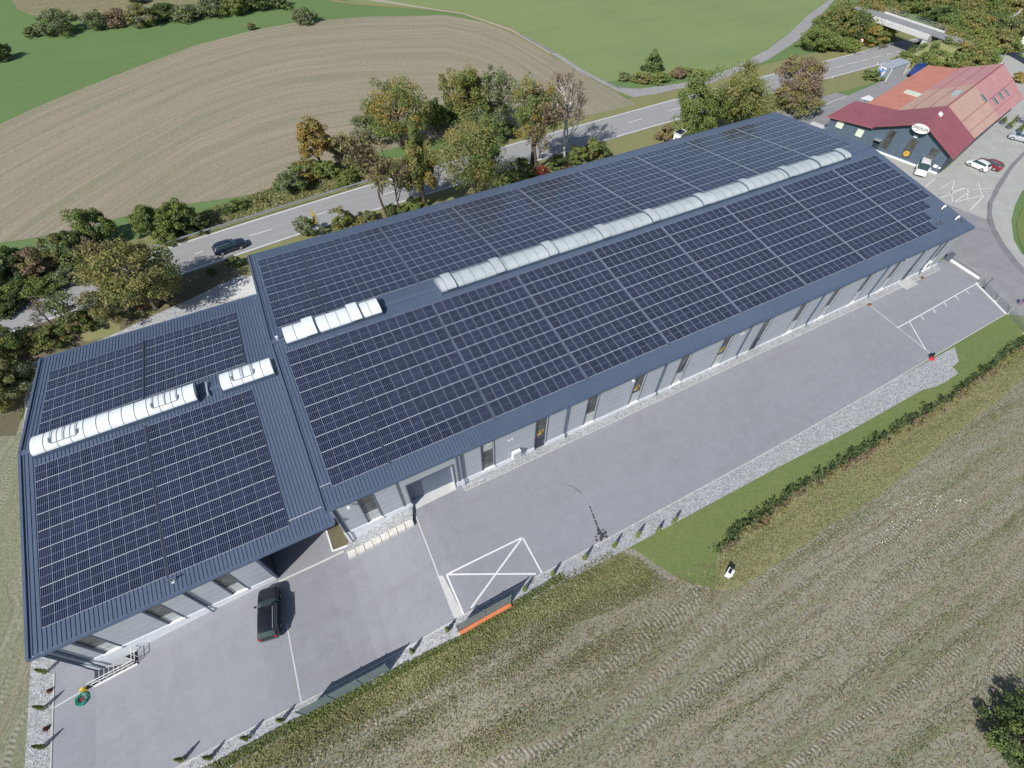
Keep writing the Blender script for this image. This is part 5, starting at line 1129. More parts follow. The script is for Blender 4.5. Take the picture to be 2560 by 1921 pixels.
text(sg, 'DREXLER', hwS * .44, -nU * .06 + Z3 * hh_ * .08, -V3, Z3, 'black')
m = MB(); m.hexa([p + -nU * .04 for p in (-V3 * -.5 * hwS - Z3 * hh_ * .5, -V3 * -.1 * hwS - Z3 * hh_ * .55, -V3 * -.1 * hwS - Z3 * hh_ * .47, -V3 * -.5 * hwS - Z3 * hh_ * .42)], [p + -nU * .05 for p in (-V3 * -.5 * hwS - Z3 * hh_ * .5, -V3 * -.1 * hwS - Z3 * hh_ * .55, -V3 * -.1 * hwS - Z3 * hh_ * .47, -V3 * -.5 * hwS - Z3 * hh_ * .42)]); m.build('sign_swoosh', M['galv'], sg)
for q, lab in (((1262, 1165, 1297, 1170, 1292, 1192, 1260, 1188), 'white box lamp on the gable wall just below the oval sign'), ((1435, 1420, 1470, 1430, 1462, 1455, 1428, 1443), 'white notice box low on the gable wall, left of its twin'), ((1475, 1442, 1496, 1448, 1490, 1462, 1470, 1456), 'small white notice box low at the gable wall corner')):
    P = rect('a4', *q); o = panel('wall_box', P, 'white', .14, None, None); tag(o, lab, 'wall box')
def onroof(c, xy, side):
    n = np.array([0, 0, 1.]); sl = (RZN - EZ) / 7.3 * (1 if side == 'r' else -1)
    n = np.array([-V[0] * sl, -V[1] * sl, 1.]); d = RZN - sl * RV_
    return [on_plane(p, n, d) for p in X(c, *xy)]
for xy, s in (((1570, 832, 1610, 790, 1690, 790, 1640, 830), 'l'), ((1830, 820, 1848, 815, 1895, 880, 1878, 888), 'r'), ((1935, 852, 1952, 845, 1993, 900, 1975, 908), 'r'), ((1983, 808, 2000, 802, 2040, 860, 2025, 866), 'r'), ((2028, 775, 2043, 770, 2087, 826, 2070, 830), 'r')):
    if s == 'l': n_ = np.array([V[0] * .44, V[1] * .44, 1.]); P = [on_plane(p, n_, RZN + .44 * RV_) for p in X('a4', *xy)]
    else: P = onroof('a4', xy, 'r')
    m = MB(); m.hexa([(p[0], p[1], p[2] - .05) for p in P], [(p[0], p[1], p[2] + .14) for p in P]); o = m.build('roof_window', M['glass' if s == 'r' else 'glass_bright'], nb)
    m = MB()
    for a, b in zip(P, P[1:] + P[:1]): m.bar((a[0], a[1], a[2] + .14), (b[0], b[1], b[2] + .14), .1, .08)
    m.build('window_frame', M['galv'], o)
n_ = np.array([V[0] * .15, V[1] * .15, 1.]); P = [on_plane(p, n_, zl - .1 + .15 * -17.02) for p in X('a4', 1170, 803, 1200, 780, 1330, 818, 1297, 842)]
m = MB(); m.hexa([(p[0], p[1], p[2] - .05) for p in P], [(p[0], p[1], p[2] + .15) for p in P]); m.build('roof_window', M['curtain'], nb)
P = onroof('n1', (720, 40, 740, 25, 785, 75, 765, 88), 'r'); m = MB(); m.hexa([(p[0], p[1], p[2] - .05) for p in P], [(p[0], p[1], p[2] + .4) for p in P]); m.build('chimney', M['white'], nb)
# white awning beside the lean-to
P = [at_z(p, 2.6) for p in X('a4', 800, 850, 870, 822, 915, 850, 895, 872)]; aw = thing('market_awning', 'white flat tent roof between the service road and the wine red lean to', 'awning', (float(P[0][0]), float(P[0][1]), 0)); o0 = np.array(aw.location)
m = MB(); m.hexa([p - o0 - [0, 0, .08] for p in P], [p - o0 for p in P]); m.build('roof', M['white'], aw)
for p in P: m = MB(); m.bar((p[0] - o0[0], p[1] - o0[1], 0), (p[0] - o0[0], p[1] - o0[1], 2.5), .07, .07); m.build('leg', M['galv'], aw)

# ------------------------------------------------------------------ bridge over the road
br = thing('road_bridge', 'concrete road bridge with railings crossing the country road', 'bridge', (0, 0, 0))
b0, b1 = 166.0, 172.4; y0, y1 = 36.5, 54.0; dz = 5.6
m = MB(); m.box((b0, y0, dz - .9), (b1, y1, dz)); m.build('deck', M['concrete'], br)
m = MB(); m.box((b0 + .9, y0 - 7, dz + .004), (b1 - .9, y1 + 7, dz + .02)); m.build('carriageway', M['side_asphalt'], br)
for x in (b0 + .15, b1 - .4): m = MB(); m.box((x, y0, dz + .001), (x + .25, y1, dz + .3)); m.build('kerb_beam', M['concrete'], br)
for x in (b0 + .28, b1 - .28):
    m = MB()
    for y in np.arange(y0, y1, 2.0): m.bar((x, y, dz + .3), (x, y, dz + 1.3), .05, .05)
    for z in (1.3, .9, .6): m.bar((x, y0, dz + z), (x, y1, dz + z), .04, .04)
    m.build('railing', M['galv'], br)
for y in (y0 + 1.2, y1): m = MB(); m.box((b0 + .2, y - 1.2, -.3), (b1 - .2, y, dz - .901)); m.build('abutment', M['concrete'], br)
for s, ya in ((1, y1 - 1.5), (-1, y0 + .8)):
    m = MB(); x0, x1 = b0 - 6, b1 + 7; yb = ya + s * 9; hz = dz - .25
    m.add([(x0, ya, 0), (x1, ya, 0), (b1 + 1, ya + s * 3, hz), (b0 - 1, ya + s * 3, hz), (x0, yb, 0), (x1, yb, 0), (b1 + 1, yb, hz), (b0 - 1, yb, hz)], [(0, 1, 2, 3), (3, 2, 6, 7), (0, 3, 7, 4), (1, 5, 6, 2)])
    o = m.build('embankment', M['verge_grass']); o['kind'] = 'structure'

# ------------------------------------------------------------------ guardrails, posts and signs on the road
def guard(pts, label, zt=.72):
    a0 = np.array(pts[0]); t = thing('guardrail', label, 'guardrail', (float(a0[0]), float(a0[1]), 0), 0, 'guardrails'); o = np.array([a0[0], a0[1], 0])
    m = MB(); Q = [np.array([p[0], p[1], hh(p[0], p[1]) + zt]) - o for p in pts]
    for a, b in zip(Q[:-1], Q[1:]):
        for dz_, dy in ((.1, 0), (0, .05), (-.1, 0)): m.bar(a + [0, -dy, dz_], b + [0, -dy, dz_], .05, .1)
    m.build('rail', M['galv'], t)
    for a, b in zip(pts[:-1], pts[1:]):
        n = max(1, int(abs(b[0] - a[0]) / 2))
        for k in range(n):
            f = k / n; x = a[0] + (b[0] - a[0]) * f; y = a[1] + (b[1] - a[1]) * f + .08; m = MB(); m.bar((x - o[0], y - o[1], hh(x, y) - .3), (x - o[0], y - o[1], hh(x, y) + zt + .1), .1, .06); m.build('post', M['galv'], t)
gx_ = [-60, -45, -35, -27, -19, -9.5, 2, 12, 18, 24.5]
gp = [G(*p, .75) for p in X('a5', 170, 860, 1000, 572, 1550, 400, 2212, 195) + X('a6', 650, 0)]
gy = float(np.mean([p[1] - road_n(p[0]) for p in gp])); print('guard offset', gy, [p.round(1).tolist() for p in gp])
guard([(x, road_n(x) + gy) for x in gx_], 'long double banded guardrail on the far side of the road left')
p = [G(*q, .75) for q in X('a4', 850, 430, 1180, 348)]; guard([tuple(p[0][:2]), tuple(p[1][:2])], 'short guardrail on the far road side before the bridge')
p = [G(*q, .75) for q in X('a4', 1115, 520, 1385, 455)]; guard([tuple(p[0][:2]), tuple(p[1][:2])], 'short guardrail on the near road side before the bridge')
for i, (c, x, y, lab) in enumerate([('a6', 178, 125, 'white delineator post behind the guardrail above the dark car'), ('a4', 556, 678, 'white delineator post at the near road edge left of the poster container'), ('a4', 943, 562, 'white delineator post at the near road edge behind the poster container'), ('a4', 1080, 360, 'white delineator post at the far road edge near the bridge'), ('a6', 385, 368, 'white delineator post at the near road edge left of the yellow blade')]):
    B = G(*X(c, x, y)[0]); t = thing('delineator_post', lab, 'post', (B[0], B[1], B[2]), 0, 'delineator posts along the road'); m = MB(); m.hexa([(-.07, -.06, 0), (.07, -.06, 0), (.07, .06, 0), (-.07, .06, 0)], [(-.07, -.03, 1.0), (.07, -.03, 1.0), (.07, .03, .95), (-.07, .03, .95)]); m.build('post', M['white'], t); m = MB(); m.box((-.075, -.05, .68), (.075, .05, .86)); m.build('reflector_band', M['black'], t)
for c, x, y, tx, ty, lab in (('a4', 770, 435, 808, 350, 'round red rimmed sign on the far road side left of the bridge'), ('a4', 1112, 530, 1127, 484, 'round red rimmed sign on the near road side by the container')):
    B = G(*X(c, x, y)[0]); h = height_for(B, X(c, tx, ty)[0]); t = thing('road_sign', lab, 'road sign', (B[0], B[1], 0), 0, 'round road signs'); m = MB(); m.tube([(0, 0, 0), (0, 0, h + .35)], .05, 6); m.build('pole', M['galv'], t)
    for nm, r, mat, dx in (('sign_rim', .5, 'red', 0), ('sign_face', .4, 'white', .03)): m = MB(); m.tube([(-.06 - dx, -.02, h), (-.03 - dx * .5, -.01, h)], r, 20); m.build(nm, M[mat], t)

# yellow advertising blade with its steel mast behind the hall
B = G(808, 590); pl = at_z((800, 575), 0)
bx_, by_ = 10.6, 31.5
bl = thing('advertising_blade', 'tall yellow advertising blade on a lattice mast between road and hall', 'sign', (bx_, by_, 0))
def on_y(p, y): return on_plane(p, (0, 1, 0), y)
F = [on_y(q, by_) - np.array([bx_, by_, 0]) for q in [(776.5, 520.5), (783, 530), (788, 540), (792, 560), (781, 545)]]
print('blade', [f.round(2).tolist() for f in F])
CZ['y1'] = (760, 500, 9.52)
q = [on_y(p, by_) - np.array([bx_, by_, 0]) for p in X('y1', 155, 205, 205, 270, 255, 360, 305, 560, 250, 575, 195, 380, 165, 260)]
m = MB(); m.hexa([(p[0], .04, p[2]) for p in q], [(p[0], -.04, p[2]) for p in q]); m.build('blade', M['yellow'], bl)
m = MB(); q = [on_y(p, by_) - np.array([bx_, by_, 0]) for p in X('y1', 260, 365, 335, 560, 375, 665, 290, 365, 360, 540, 420, 655, 470, 835, 365, 850)]
for a, b in ((0, 1), (1, 2), (3, 4), (4, 5), (5, 6), (2, 7)): m.bar((q[a][0], .0, q[a][2]), (q[b][0], .0, q[b][2]), .09, .09)
m.bar((q[7][0], 0, q[7][2]), (q[7][0], 0, 0), .09, .09); m.bar((q[6][0], 0, q[6][2]), (q[6][0], 0, 0), .09, .09)
for f in (.2, .5, .8): m.bar((q[2][0] + (q[7][0] - q[2][0]) * f, 0, q[2][2] + (q[7][2] - q[2][2]) * f), (q[5][0] + (q[6][0] - q[5][0]) * f, 0, q[5][2] + (q[6][2] - q[5][2]) * f), .06, .06)
m.build('mast', M['galv'], bl)
q = [on_y(p, by_ - .05) - np.array([bx_, by_, 0]) for p in X('y1', 225, 415, 225, 455, 248, 480)]
m = MB()
for p in q: m.box((p[0] - .14, -.07, p[2] - .08), (p[0] + .14, -.045, p[2] + .08))
m.build('lettering', M['black'], bl)

# small shelter with red white front and dark roof behind the hall
P = [at_z(q, 2.5) for q in [(1640 + 410 / 9.06, 300 + 290 / 9.06), (1640 + 530 / 9.06, 300 + 195 / 9.06), (1640 + 700 / 9.06, 300 + 255 / 9.06), (1640 + 580 / 9.06, 300 + 355 / 9.06)]]
o0 = np.array([P[0][0], P[0][1], 0]); sh = thing('roadside_shelter', 'small white shelter with dark roof behind the rear eave of the hall', 'shelter', tuple(o0))
m = MB(); m.hexa([p - o0 - [0, 0, .1] for p in P], [p - o0 for p in P]); m.build('roof', M['sheet_dark'], sh)
m = MB()
for k in range(4): a, b = P[k] - o0, P[(k + 1) % 4] - o0; m.bar(a + [0, 0, .03], b + [0, 0, .03], .12, .1)
m.build('roof_edge', M['white'], sh)
m = MB(); cc_ = sum(P) / 4 - o0; W_ = [cc_ + (p - o0 - cc_) * .92 for p in P]; m.hexa([(p[0], p[1], 0) for p in W_], [(p[0], p[1], 2.38) for p in W_]); m.build('wall', M['white'], sh)
a, b = np.array(W_[0]), np.array(W_[3]); m = MB()
d = b - a; nrm = np.array([d[1], -d[0], 0]); nrm /= np.linalg.norm(nrm)
for z in (1.2, 1.6): pa = a + d * .2 + nrm * .03; pb = a + d * .8 + nrm * .03; m.bar((pa[0], pa[1], z), (pb[0], pb[1], z), .02, .15)
m.build('red_lettering', M['red'], sh)
P = [at_z(q, 1.2) for q in [(1640 + 780 / 9.06, 300 + 190 / 9.06), (1640 + 920 / 9.06, 300 + 235 / 9.06), (1640 + 915 / 9.06, 300 + 270 / 9.06), (1640 + 820 / 9.06, 300 + 290 / 9.06), (1640 + 740 / 9.06, 300 + 240 / 9.06)]]
m = MB(); m.hexa([(p[0], p[1], 0) for p in P], P); o = m.build('covered_stack', M['fence_green']); tag(o, 'low grey green covered stack beside the roadside shelter', 'stack')

# ------------------------------------------------------------------ containers, sheds and yard goods at the upper right
def corr_box(name, label, cat, P, z1, wall, roof, g=None, ribs=True):
    """P four ground corners"""
    o0 = np.array([P[0][0], P[0][1], 0]); t = thing(name, label, cat, tuple(o0), 0, g); P = [np.array([p[0], p[1], 0]) - o0 for p in P]
    m = MB(); m.hexa(P, [p + [0, 0, z1] for p in P])
    c = sum(P) / 4
    if ribs:
        for a, b in zip(P, P[1:] + P[:1]):
            n = int(np.linalg.norm(b - a) / .3); d = (b - a) / np.linalg.norm(b - a); nr = np.array([d[1], -d[0], 0]); nr *= np.sign(nr @ ((a + b) / 2 - c))
            for k in range(1, n): q = a + d * k * .3 + nr * .02; m.bar(q + [0, 0, .1], q + [0, 0, z1 - .1], .08, .05)
    m.build('wall', M[wall], t); m = MB(); e = [c + (p - c) * 1.02 for p in P]; m.hexa([p + [0, 0, z1 + .002] for p in e], [p + [0, 0, z1 + .1] for p in e]); m.build('roof', M[roof], t)
    m = MB()
    for p in P: m.bar(p + (p - c) * .01, p + (p - c) * .01 + [0, 0, z1], .14, .14)
    m.build('corner_post', M['white'], t); return t, [p + o0 for p in P]
g0, g1, g2 = [G(*q) for q in X('n2', 380, 520, 690, 400, 200, 440)]
cw = g1 - g0; cd = g2 - g0; cd = cd - cw * (cd @ cw) / (cw @ cw) * .6
P = [g0, g1, g1 + cd, g0 + cd]
ct, P = corr_box('storage_container', 'grey steel container with a large blue portrait poster beside the road', 'container', P, 2.7, 'galv', 'silver')
a, b = P[0], P[3]; d = b - a; nrm = -cw / np.linalg.norm(cw); o0 = np.array(ct.location)
po = thing('poster', 'blue and white advertising poster on the container end', 'poster', (float((a + b)[0] / 2), float((a + b)[1] / 2), .3)); oo = np.array(po.location)
t = NT('poster_print'); n = t.noise(.9, 3); t.base(t.ramp(n, [(.35, (.03, .08, .3)), (.5, (.1, .2, .5)), (.56, (.75, .78, .85)), (.7, (.6, .4, .35))])).set(Roughness=.5)
q0 = a + d * .38 + nrm * .12; q1 = a + d * 1.0 + nrm * .12; m = MB(); m.hexa([np.array([q0[0], q0[1], .4]) - oo, np.array([q1[0], q1[1], .4]) - oo, np.array([q1[0], q1[1], 2.5]) - oo, np.array([q0[0], q0[1], 2.5]) - oo], [p - oo + nrm * .03 for p in (np.array([q0[0], q0[1], .4]), np.array([q1[0], q1[1], .4]), np.array([q1[0], q1[1], 2.5]), np.array([q0[0], q0[1], 2.5]))]); m.build('print', t.mat, po)
m = MB(); q0 = a + d * .02 + nrm * .05; q1 = a + d * .36 + nrm * .05; m.hexa([np.array([q0[0], q0[1], .1]) - o0, np.array([q1[0], q1[1], .1]) - o0, np.array([q1[0], q1[1], 2.6]) - o0, np.array([q0[0], q0[1], 2.6]) - o0], [p - o0 + nrm * .03 for p in (np.array([q0[0], q0[1], .1]), np.array([q1[0], q1[1], .1]), np.array([q1[0], q1[1], 2.6]), np.array([q0[0], q0[1], 2.6]))]); m.build('door', M['fence_green'], ct)
tree((2178, 198), (2180, 186), 40, 'dark', 'low dark shrub under the poster container end', 'bush', 'bush', bush=True)
# white hall corner at the right edge
g0 = G(*X('w6', 812, 690)[0]); corr_box('white_shed', 'bright white shed with purple grey roof cut by the right picture edge', 'shed', [g0, g0 + np.array([2.5, -9.5, 0]), g0 + np.array([14, -6, 0]), g0 + np.array([11, 3.5, 0])], 3.8, 'white', 'silver', ribs=False)
# blue machine under the orange roof edge
B = G(*X('n2', 900, 400)[0]); bm_ = thing('farm_machine', 'dark blue finned machine with pink end by the orange roof', 'machine', (B[0], B[1], 0), UA + .1)
m = MB()
m.box((-3.6, -1.2, .5), (3.6, 1.2, .7)); m.build('chassis', M['black'], bm_)
m = MB()
for k in range(9): m.hexa([(-3.4 + k * .75, -1.1, .7), (-3.0 + k * .75, -1.1, .7), (-3.0 + k * .75, 1.1, .7), (-3.4 + k * .75, 1.1, .7)], [(-3.3 + k * .75, -.9, 2.2), (-3.1 + k * .75, -.9, 2.2), (-3.1 + k * .75, .9, 2.2), (-3.3 + k * .75, .9, 2.2)])
m.box((-3.4, -.8, .701), (3.2, .8, 1.6)); m.build('fins', M['machine_blue'], bm_)
m = MB(); m.hexa([(3.3, -.9, .7), (4.1, -.9, .7), (4.1, .9, .7), (3.3, .9, .7)], [(3.3, -.7, 1.9), (3.9, -.7, 1.7), (3.9, .7, 1.7), (3.3, .7, 1.9)]); m.build('hood', simple('magenta_paint', (.4, .03, .25), .4), bm_)
for x in (-2.4, 2.4):
    for y in (-1.15, 1.15): m = MB(); m.tube([(x, y - .14, .5), (x, y + .14, .5)], .5, 16); m.build('wheel', M['black'], bm_)
B = G(*X('n2', 990, 420)[0]); o = MB(); o.hexa([(-1.6, -.8, 0), (1.6, -.8, 0), (1.6, .8, 0), (-1.6, .8, 0)], [(-1.4, -.6, 1.5), (1.5, -.7, 1.3), (1.5, .6, 1.3), (-1.4, .6, 1.5)]); o = o.build('tarpaulin_stack', simple('light_blue_tarpaulin', (.15, .35, .6), .5)); o.location = (B[0], B[1], 0); tag(o, 'light blue tarpaulin covered load beside the blue machine', 'tarpaulin')
# timber scaffold rack
B0 = G(*X('n7', 690, 890)[0]); B1 = G(*X('n7', 900, 880)[0]); rk = thing('scaffold_rack', 'open rack of pale posts behind the orange roof', 'rack', (B0[0], B0[1], 0)); o0 = np.array([B0[0], B0[1], 0])
for k in range(4):
    p = (B1 - B0) * k / 3.; m = MB(); m.bar(p, p + np.array([0, 0, 3.4]), .13, .13); m.build('post', M['offwhite'], rk)
m = MB()
for z in (1.2, 2.2, 3.3): m.bar([0, 0, z], (B1 - B0) + np.array([0, 0, z]), .1, .1)
m.build('crossbar', M['galv'], rk)
# stacks of profile sheets
for (xy, z, mat, lab) in (((170, 700, 260, 670, 560, 850, 540, 890, 260, 900, 100, 800), .7, 'offwhite', 'wide stack of pale profile sheets and scrap beyond the pink roof'), ((260, 675, 310, 665, 700, 870, 660, 885), 1.1, 'white', 'long white beam stack lying across the material store'), ((150, 690, 215, 685, 330, 740, 260, 730), 1.2, 'brown', 'rusty brown profile bundle on the left of the sheet stack')):
    P = [at_z(q, z) for q in X('w6', *xy)]; m = MB(); m.hexa([(p[0], p[1], 0) for p in P], P); 
    c0 = sum(P) / len(P)
    for k in range(14):
        a = P[0] + (P[1] - P[0]) * random.random(); b = P[len(P) // 2] + (c0 - P[len(P) // 2]) * random.random() * .8; m.bar(a + [0, 0, .05 + k * .01], b + [0, 0, .05 + k * .012], .12, .07)
    tag(m.build('profile_stack', M[mat]), lab, 'stack', 'material stacks in the store yard')
ring = []; B = at_z(X('w6', 450, 820)[0], .9)
for k in range(3): m = MB(); R_ = 1.6 + k * .35; m.tube([(B[0] + R_ * math.cos(t), B[1] + R_ * .8 * math.sin(t), .9 + k * .03) for t in np.linspace(0, 2 * PI, 25)], .05, 5); ring.append(m)
cl = thing('cable_coil', 'dark coiled pipe rings lying on the sheet stack', 'coil', (0, 0, 0)); [r.build('loop', M['brown'], cl) for r in ring]
m = MB(); a, b = [G(*q) for q in X('w6', 640, 675, 952, 850)]; m.bar((a[0], a[1], .5), (b[0] + (b[0] - a[0]) * .3, b[1] + (b[1] - a[1]) * .3, .5), .3, .9); tag(m.build('boundary_wall', M['sheet_dark']), 'low dark boundary wall between store yard and wood', 'wall')

# ------------------------------------------------------------------ scaffold frames and planter behind the right roof end
fr = thing('scaffold', 'group of grey scaffold frames standing at the rear right roof corner', 'scaffold', tuple(G(*X('n3', 330, 580)[0]))); o0 = np.array(fr.location); m_all = []
for (a, b, c_2, d_) in ((250, 470, 60, 130), (330, 520, 60, 130), (400, 560, 60, 120), (430, 600, 60, 110), (190, 520, 50, 90), (290, 570, 50, 90)):
    p = G(*X('n3', a, b)[0]) - o0; m = MB(); w2, h2 = 1.1, 2.0
    for dx in (-w2 / 2, w2 / 2): m.bar(p + [dx, 0, 0], p + [dx, 0, h2], .07, .07); m.bar(p + [dx, 1.0, 0], p + [dx, 1.0, h2], .07, .07)
    for z in (.3, 1.1, h2): m.bar(p + [-w2 / 2, 0, z], p + [w2 / 2, 0, z], .06, .06); m.bar(p + [-w2 / 2, 1., z], p + [w2 / 2, 1., z], .06, .06); m.bar(p + [w2 / 2, 0, z], p + [w2 / 2, 1., z], .06, .06)
    m.build('frame', M['galv'], fr)
for i, (bx2, by2, tx2, ty2) in enumerate(((20, 470, 80, 305), (300, 380, 395, 190), (460, 300, 525, 155), (490, 520, 690, 95))):
    p = G(*X('n3', bx2, by2)[0]); h = height_for(p, X('n3', tx2, ty2)[0]); m = MB(); m.bar(p, p + np.array([0, 0, h]), .07, .07); tag(m.build('flag_pole', M['galv']), ['thin grey pole at the rear right roof corner, first from the left', 'thin grey pole left above the scaffold frames', 'thin grey pole behind the round planter', 'tall thin grey pole right of the round planter'][i], 'pole', 'thin poles behind the roof end')
B = G(*X('n3', 470, 380)[0]); t = thing('round_planter', 'round concrete planter with a small green bush and stones', 'planter', tuple(B)); m = MB(); m.tube([(0, 0, 0), (0, 0, .6), (0, 0, .55)], [.8, .95, .8], 18); m.build('bowl', M['concrete'], t)
rng = np.random.default_rng(2); c = rng.normal(0, .45, (350, 3)) * [1, 1, .7] + [0.1, .2, 1.1]; fast_quads('foliage', quads_from(c, .3, rng), [M['leaf_green'], M['leaf_dark']], rng.integers(0, 2, 350), t)
B = G(*X('n3', 560, 650)[0]); P = [at_z(q, .9) for q in X('n3', 510, 590, 715, 665, 685, 730, 450, 640)]; m = MB(); m.hexa([(p[0], p[1], 0) for p in P], P); tag(m.build('low_shed', M['pale_concrete']), 'low pale flat roofed box between the hall and the blue grey wall', 'shed')

# ------------------------------------------------------------------ fences
def slat_fence(a, b, h, n, label, zs=(), g='fences in front of the yard'):
    a = np.array([a[0], a[1], hh(a[0])]); b = np.array([b[0], b[1], hh(b[0])]); t = thing('fence', label, 'fence', tuple(a), 0, g); b = b - a; L = np.linalg.norm(b[:2]); d = b / L
    for k in range(n + 1): m = MB(); p = b * k / n; m.bar(p, p + np.array([0, 0, h + .12]), .08, .08); m.build('post', M['fence_green'], t)
    for k in range(n):
        m = MB(); p, q = b * k / n + d * .05, b * (k + 1) / n - d * .05
        for z in np.arange(.08, h, .2): m.bar(p + [0, 0, z], q + [0, 0, z], .016, .03)
        nv = int(np.linalg.norm(q - p) / .1)
        for j in range(nv + 1): r = p + (q - p) * j / nv; m.bar(r + [0, 0, .05], r + [0, 0, h], .085, .012, up=(d[1], -d[0], 0))
        m.build('panel', M['fence_green'], t)
    return t
P = [G(*q) for q in X('f1', 225, 805, 970, 405)]; slat_fence(P[0], P[1], 2.65, 3, 'long three panel grey green slatted fence at the lower yard edge')
P2 = [G(*q) for q in X('f2', 225, 885, 667, 640)]; slat_fence(P2[0], P2[1], 2.5, 2, 'two panel grey green slatted fence behind the orange beam')
a, b = [G(*q) for q in X('f2', 235, 905, 672, 660)]
t = thing('orange_beam', 'long terracotta orange beam along the foot of the shorter fence', 'beam', (a[0], a[1], 0)); m = MB(); m.bar((0, 0, hh(a[0]) + .18), (b[0] - a[0], b[1] - a[1], hh(b[0]) + .18), .32, .34); m.build('beam', M['orange'], t); m = MB(); e = (b - a) / np.linalg.norm(b - a); m.bar((-e[0] * .06, -e[1] * .06, hh(a[0]) + .16), (-e[0] * .002, -e[1] * .002, hh(a[0]) + .16), .25, .26); m.build('end_plate', M['offwhite'], t)
# sliding gate and mesh fence on the right
a, b = [G(*q) for q in X('r7', 460, 385, 790, 600)]; t = thing('sliding_gate', 'white sliding gate beam running from the right corner of the hall', 'gate', (a[0], a[1], 0)); d = (b - a)[:2]; L = np.linalg.norm(d); d /= L
m = MB(); m.bar((0, 0, .3), (d[0] * L, d[1] * L, .3), .3, .3); m.build('beam', M['white'], t)
m = MB(); m.bar((0, 0, 1.1), (d[0] * L, d[1] * L, 1.1), .07, .07)
for k in range(int(L / .45)): m.bar((d[0] * k * .45, d[1] * k * .45, .45), (d[0] * k * .45, d[1] * k * .45, 1.08), .03, .03)
m.build('bars', M['galv'], t); m = MB(); m.box((-.5, -.35, 0), (.1, .35, 1.4)); m.build('motor_box', M['frame'], t)
def mesh_fence(px, label, h=1.9, top=None):
    P = [G(*q) for q in px]; o0 = np.array([P[0][0], P[0][1], 0]); t = thing('mesh_fence', label, 'fence', tuple(o0), 0, 'mesh fences at the right'); 
    for p in P: m = MB(); m.bar(p - o0, p - o0 + np.array([0, 0, h + .1]), .07, .07); m.build('post', M['galv'], t); m = MB(); m.box((p[0] - o0[0] - .2, p[1] - o0[1] - .2, 0), (p[0] - o0[0] + .2, p[1] - o0[1] + .2, .1)); m.build('footing', M['pale_concrete'], t)
    m = MB()
    for a, b in zip(P[:-1], P[1:]):
        a = a - o0; b = b - o0
        for z in np.arange(.1, h + .01, .2): m.bar(a + [0, 0, z], b + [0, 0, z], .016, .016)
        n = int(np.linalg.norm(b - a) / .12)
        for k in range(n + 1): p = a + (b - a) * k / n; m.bar(p + [0, 0, .05], p + [0, 0, h], .009, .009)
    m.build('mesh', M['galv'], t); return t
mesh_fence(X('r7', 835, 685, 965, 822, 1090, 950) + X('a8', 2212, 1230, 2330, 1400), 'grey steel mesh fence between the yard and the access road')
mesh_fence(X('r7', 775, 630, 835, 685), 'short framed grey wing of the mesh fence beside the sliding gate', 1.9)
a, b = W(X('a8', 1800, 800, 2050, 1055)); kerb('fence_footing', [a, b], .25, .14, 'white')

# ------------------------------------------------------------------ retaining blocks, basement stair, hose
a, b = np.array([-1.25, -20.95]), np.array([6.7, -20.8]); a = np.array(G(873, 1392)[:2]); b = np.array(G(1036, 1308)[:2]); print('blocks', a, b)
for k in range(8):
    f0, f1 = k / 8, (k + .94) / 8; p = a + (b - a) * f0; q = a + (b - a) * f1; c = (p + q) / 2; z0 = hh(c[0]); d = (q - p) / np.linalg.norm(q - p); n_ = np.array([-d[1], d[0]])
    m = MB(); j = random.uniform(-.03, .03); top = z0 + .55 + j; lo_ = z0 - .3
    m.hexa([(*(p - n_ * .35), lo_), (*(q - n_ * .35), lo_), (*(q + n_ * .3), lo_), (*(p + n_ * .3), lo_)], [(*(p - n_ * .3), top - .12), (*(q - n_ * .3), top - .05), (*(q + n_ * .32), top + .05), (*(p + n_ * .32), top)])
    tag(m.build('retaining_block', M['stone_white'], bevel=.05), ['first', 'second', 'third', 'fourth', 'fifth', 'sixth', 'seventh', 'eighth'][k] + ' pale retaining block from the left below the hall corner window', 'block', 'row of pale retaining blocks')
gb = patch('gravel_bed', [(-.2, -19.5), (-.9, -20.6), (a[0] - .1, a[1] + .25), (b[0], b[1] + .25), (6.9, -19.5)], M['gravel'], .5)
gk = G(1500, 1071); print('bed kerb y', gk, G(*X('r4', 45, 865)[0]) if 'r4' in CZ else '', G(*X('a8', 1520, 640)[0]))
by_ = -20.35
patch('gravel_bed', [(12.5, -19.4), (12.5, by_), (92.6, by_ + .15), (92.9, -19.1)], M['gravel'], .09); kerb('bed_kerb', [(12.5, -19.5), (12.5, by_), (92.6, by_ + .15)], .09, .14, 'concrete')
patch('gate_threshold', [(7.0, -19.3), (7.0, -19.8), (11.75, -19.75), (11.75, -18.7), (7.0, -18.7)], M['pale_concrete'], .075)
patch('drain_edge', [(-7.4, -19.7), (-.9, -19.8), (-.9, -20.0), (-7.4, -19.9)], M['pale_concrete'], .08)
patch('planting_bed', [(-1.85, -15), (-1.85, -19.3), (-.2, -19.5), (-.2, -15)], M['earth_under_trees'], .1); kerb('planting_kerb', [(-1.9, -14), (-1.9, -19.35), (-.2, -19.6)], .16, .2, 'white')
m = MB(); m.box((83.6, -20.9, .05), (86.2, -19.25, .15)); o = m.build('door_step', M['concrete']); tag(o, 'grey concrete slab in front of the right hall door', 'step')
x0, x1, y0_, y1_ = PIT; m = MB(); zf = lambda x: hh(x) + .1; fl_ = -5.3
m.add([(x0, y0_, fl_), (x1, y0_, fl_), (x1, y1_, fl_), (x0, y1_, fl_)], [(0, 1, 2, 3)])
for p, q in (((x0, y0_), (x1, y0_)), ((x1, y0_), (x1, y1_)), ((x0, y1_), (x0, y0_))): m.add([(p[0], p[1], fl_), (q[0], q[1], fl_), (q[0], q[1], zf(q[0])), (p[0], p[1], zf(p[0]))], [(0, 1, 2, 3)])
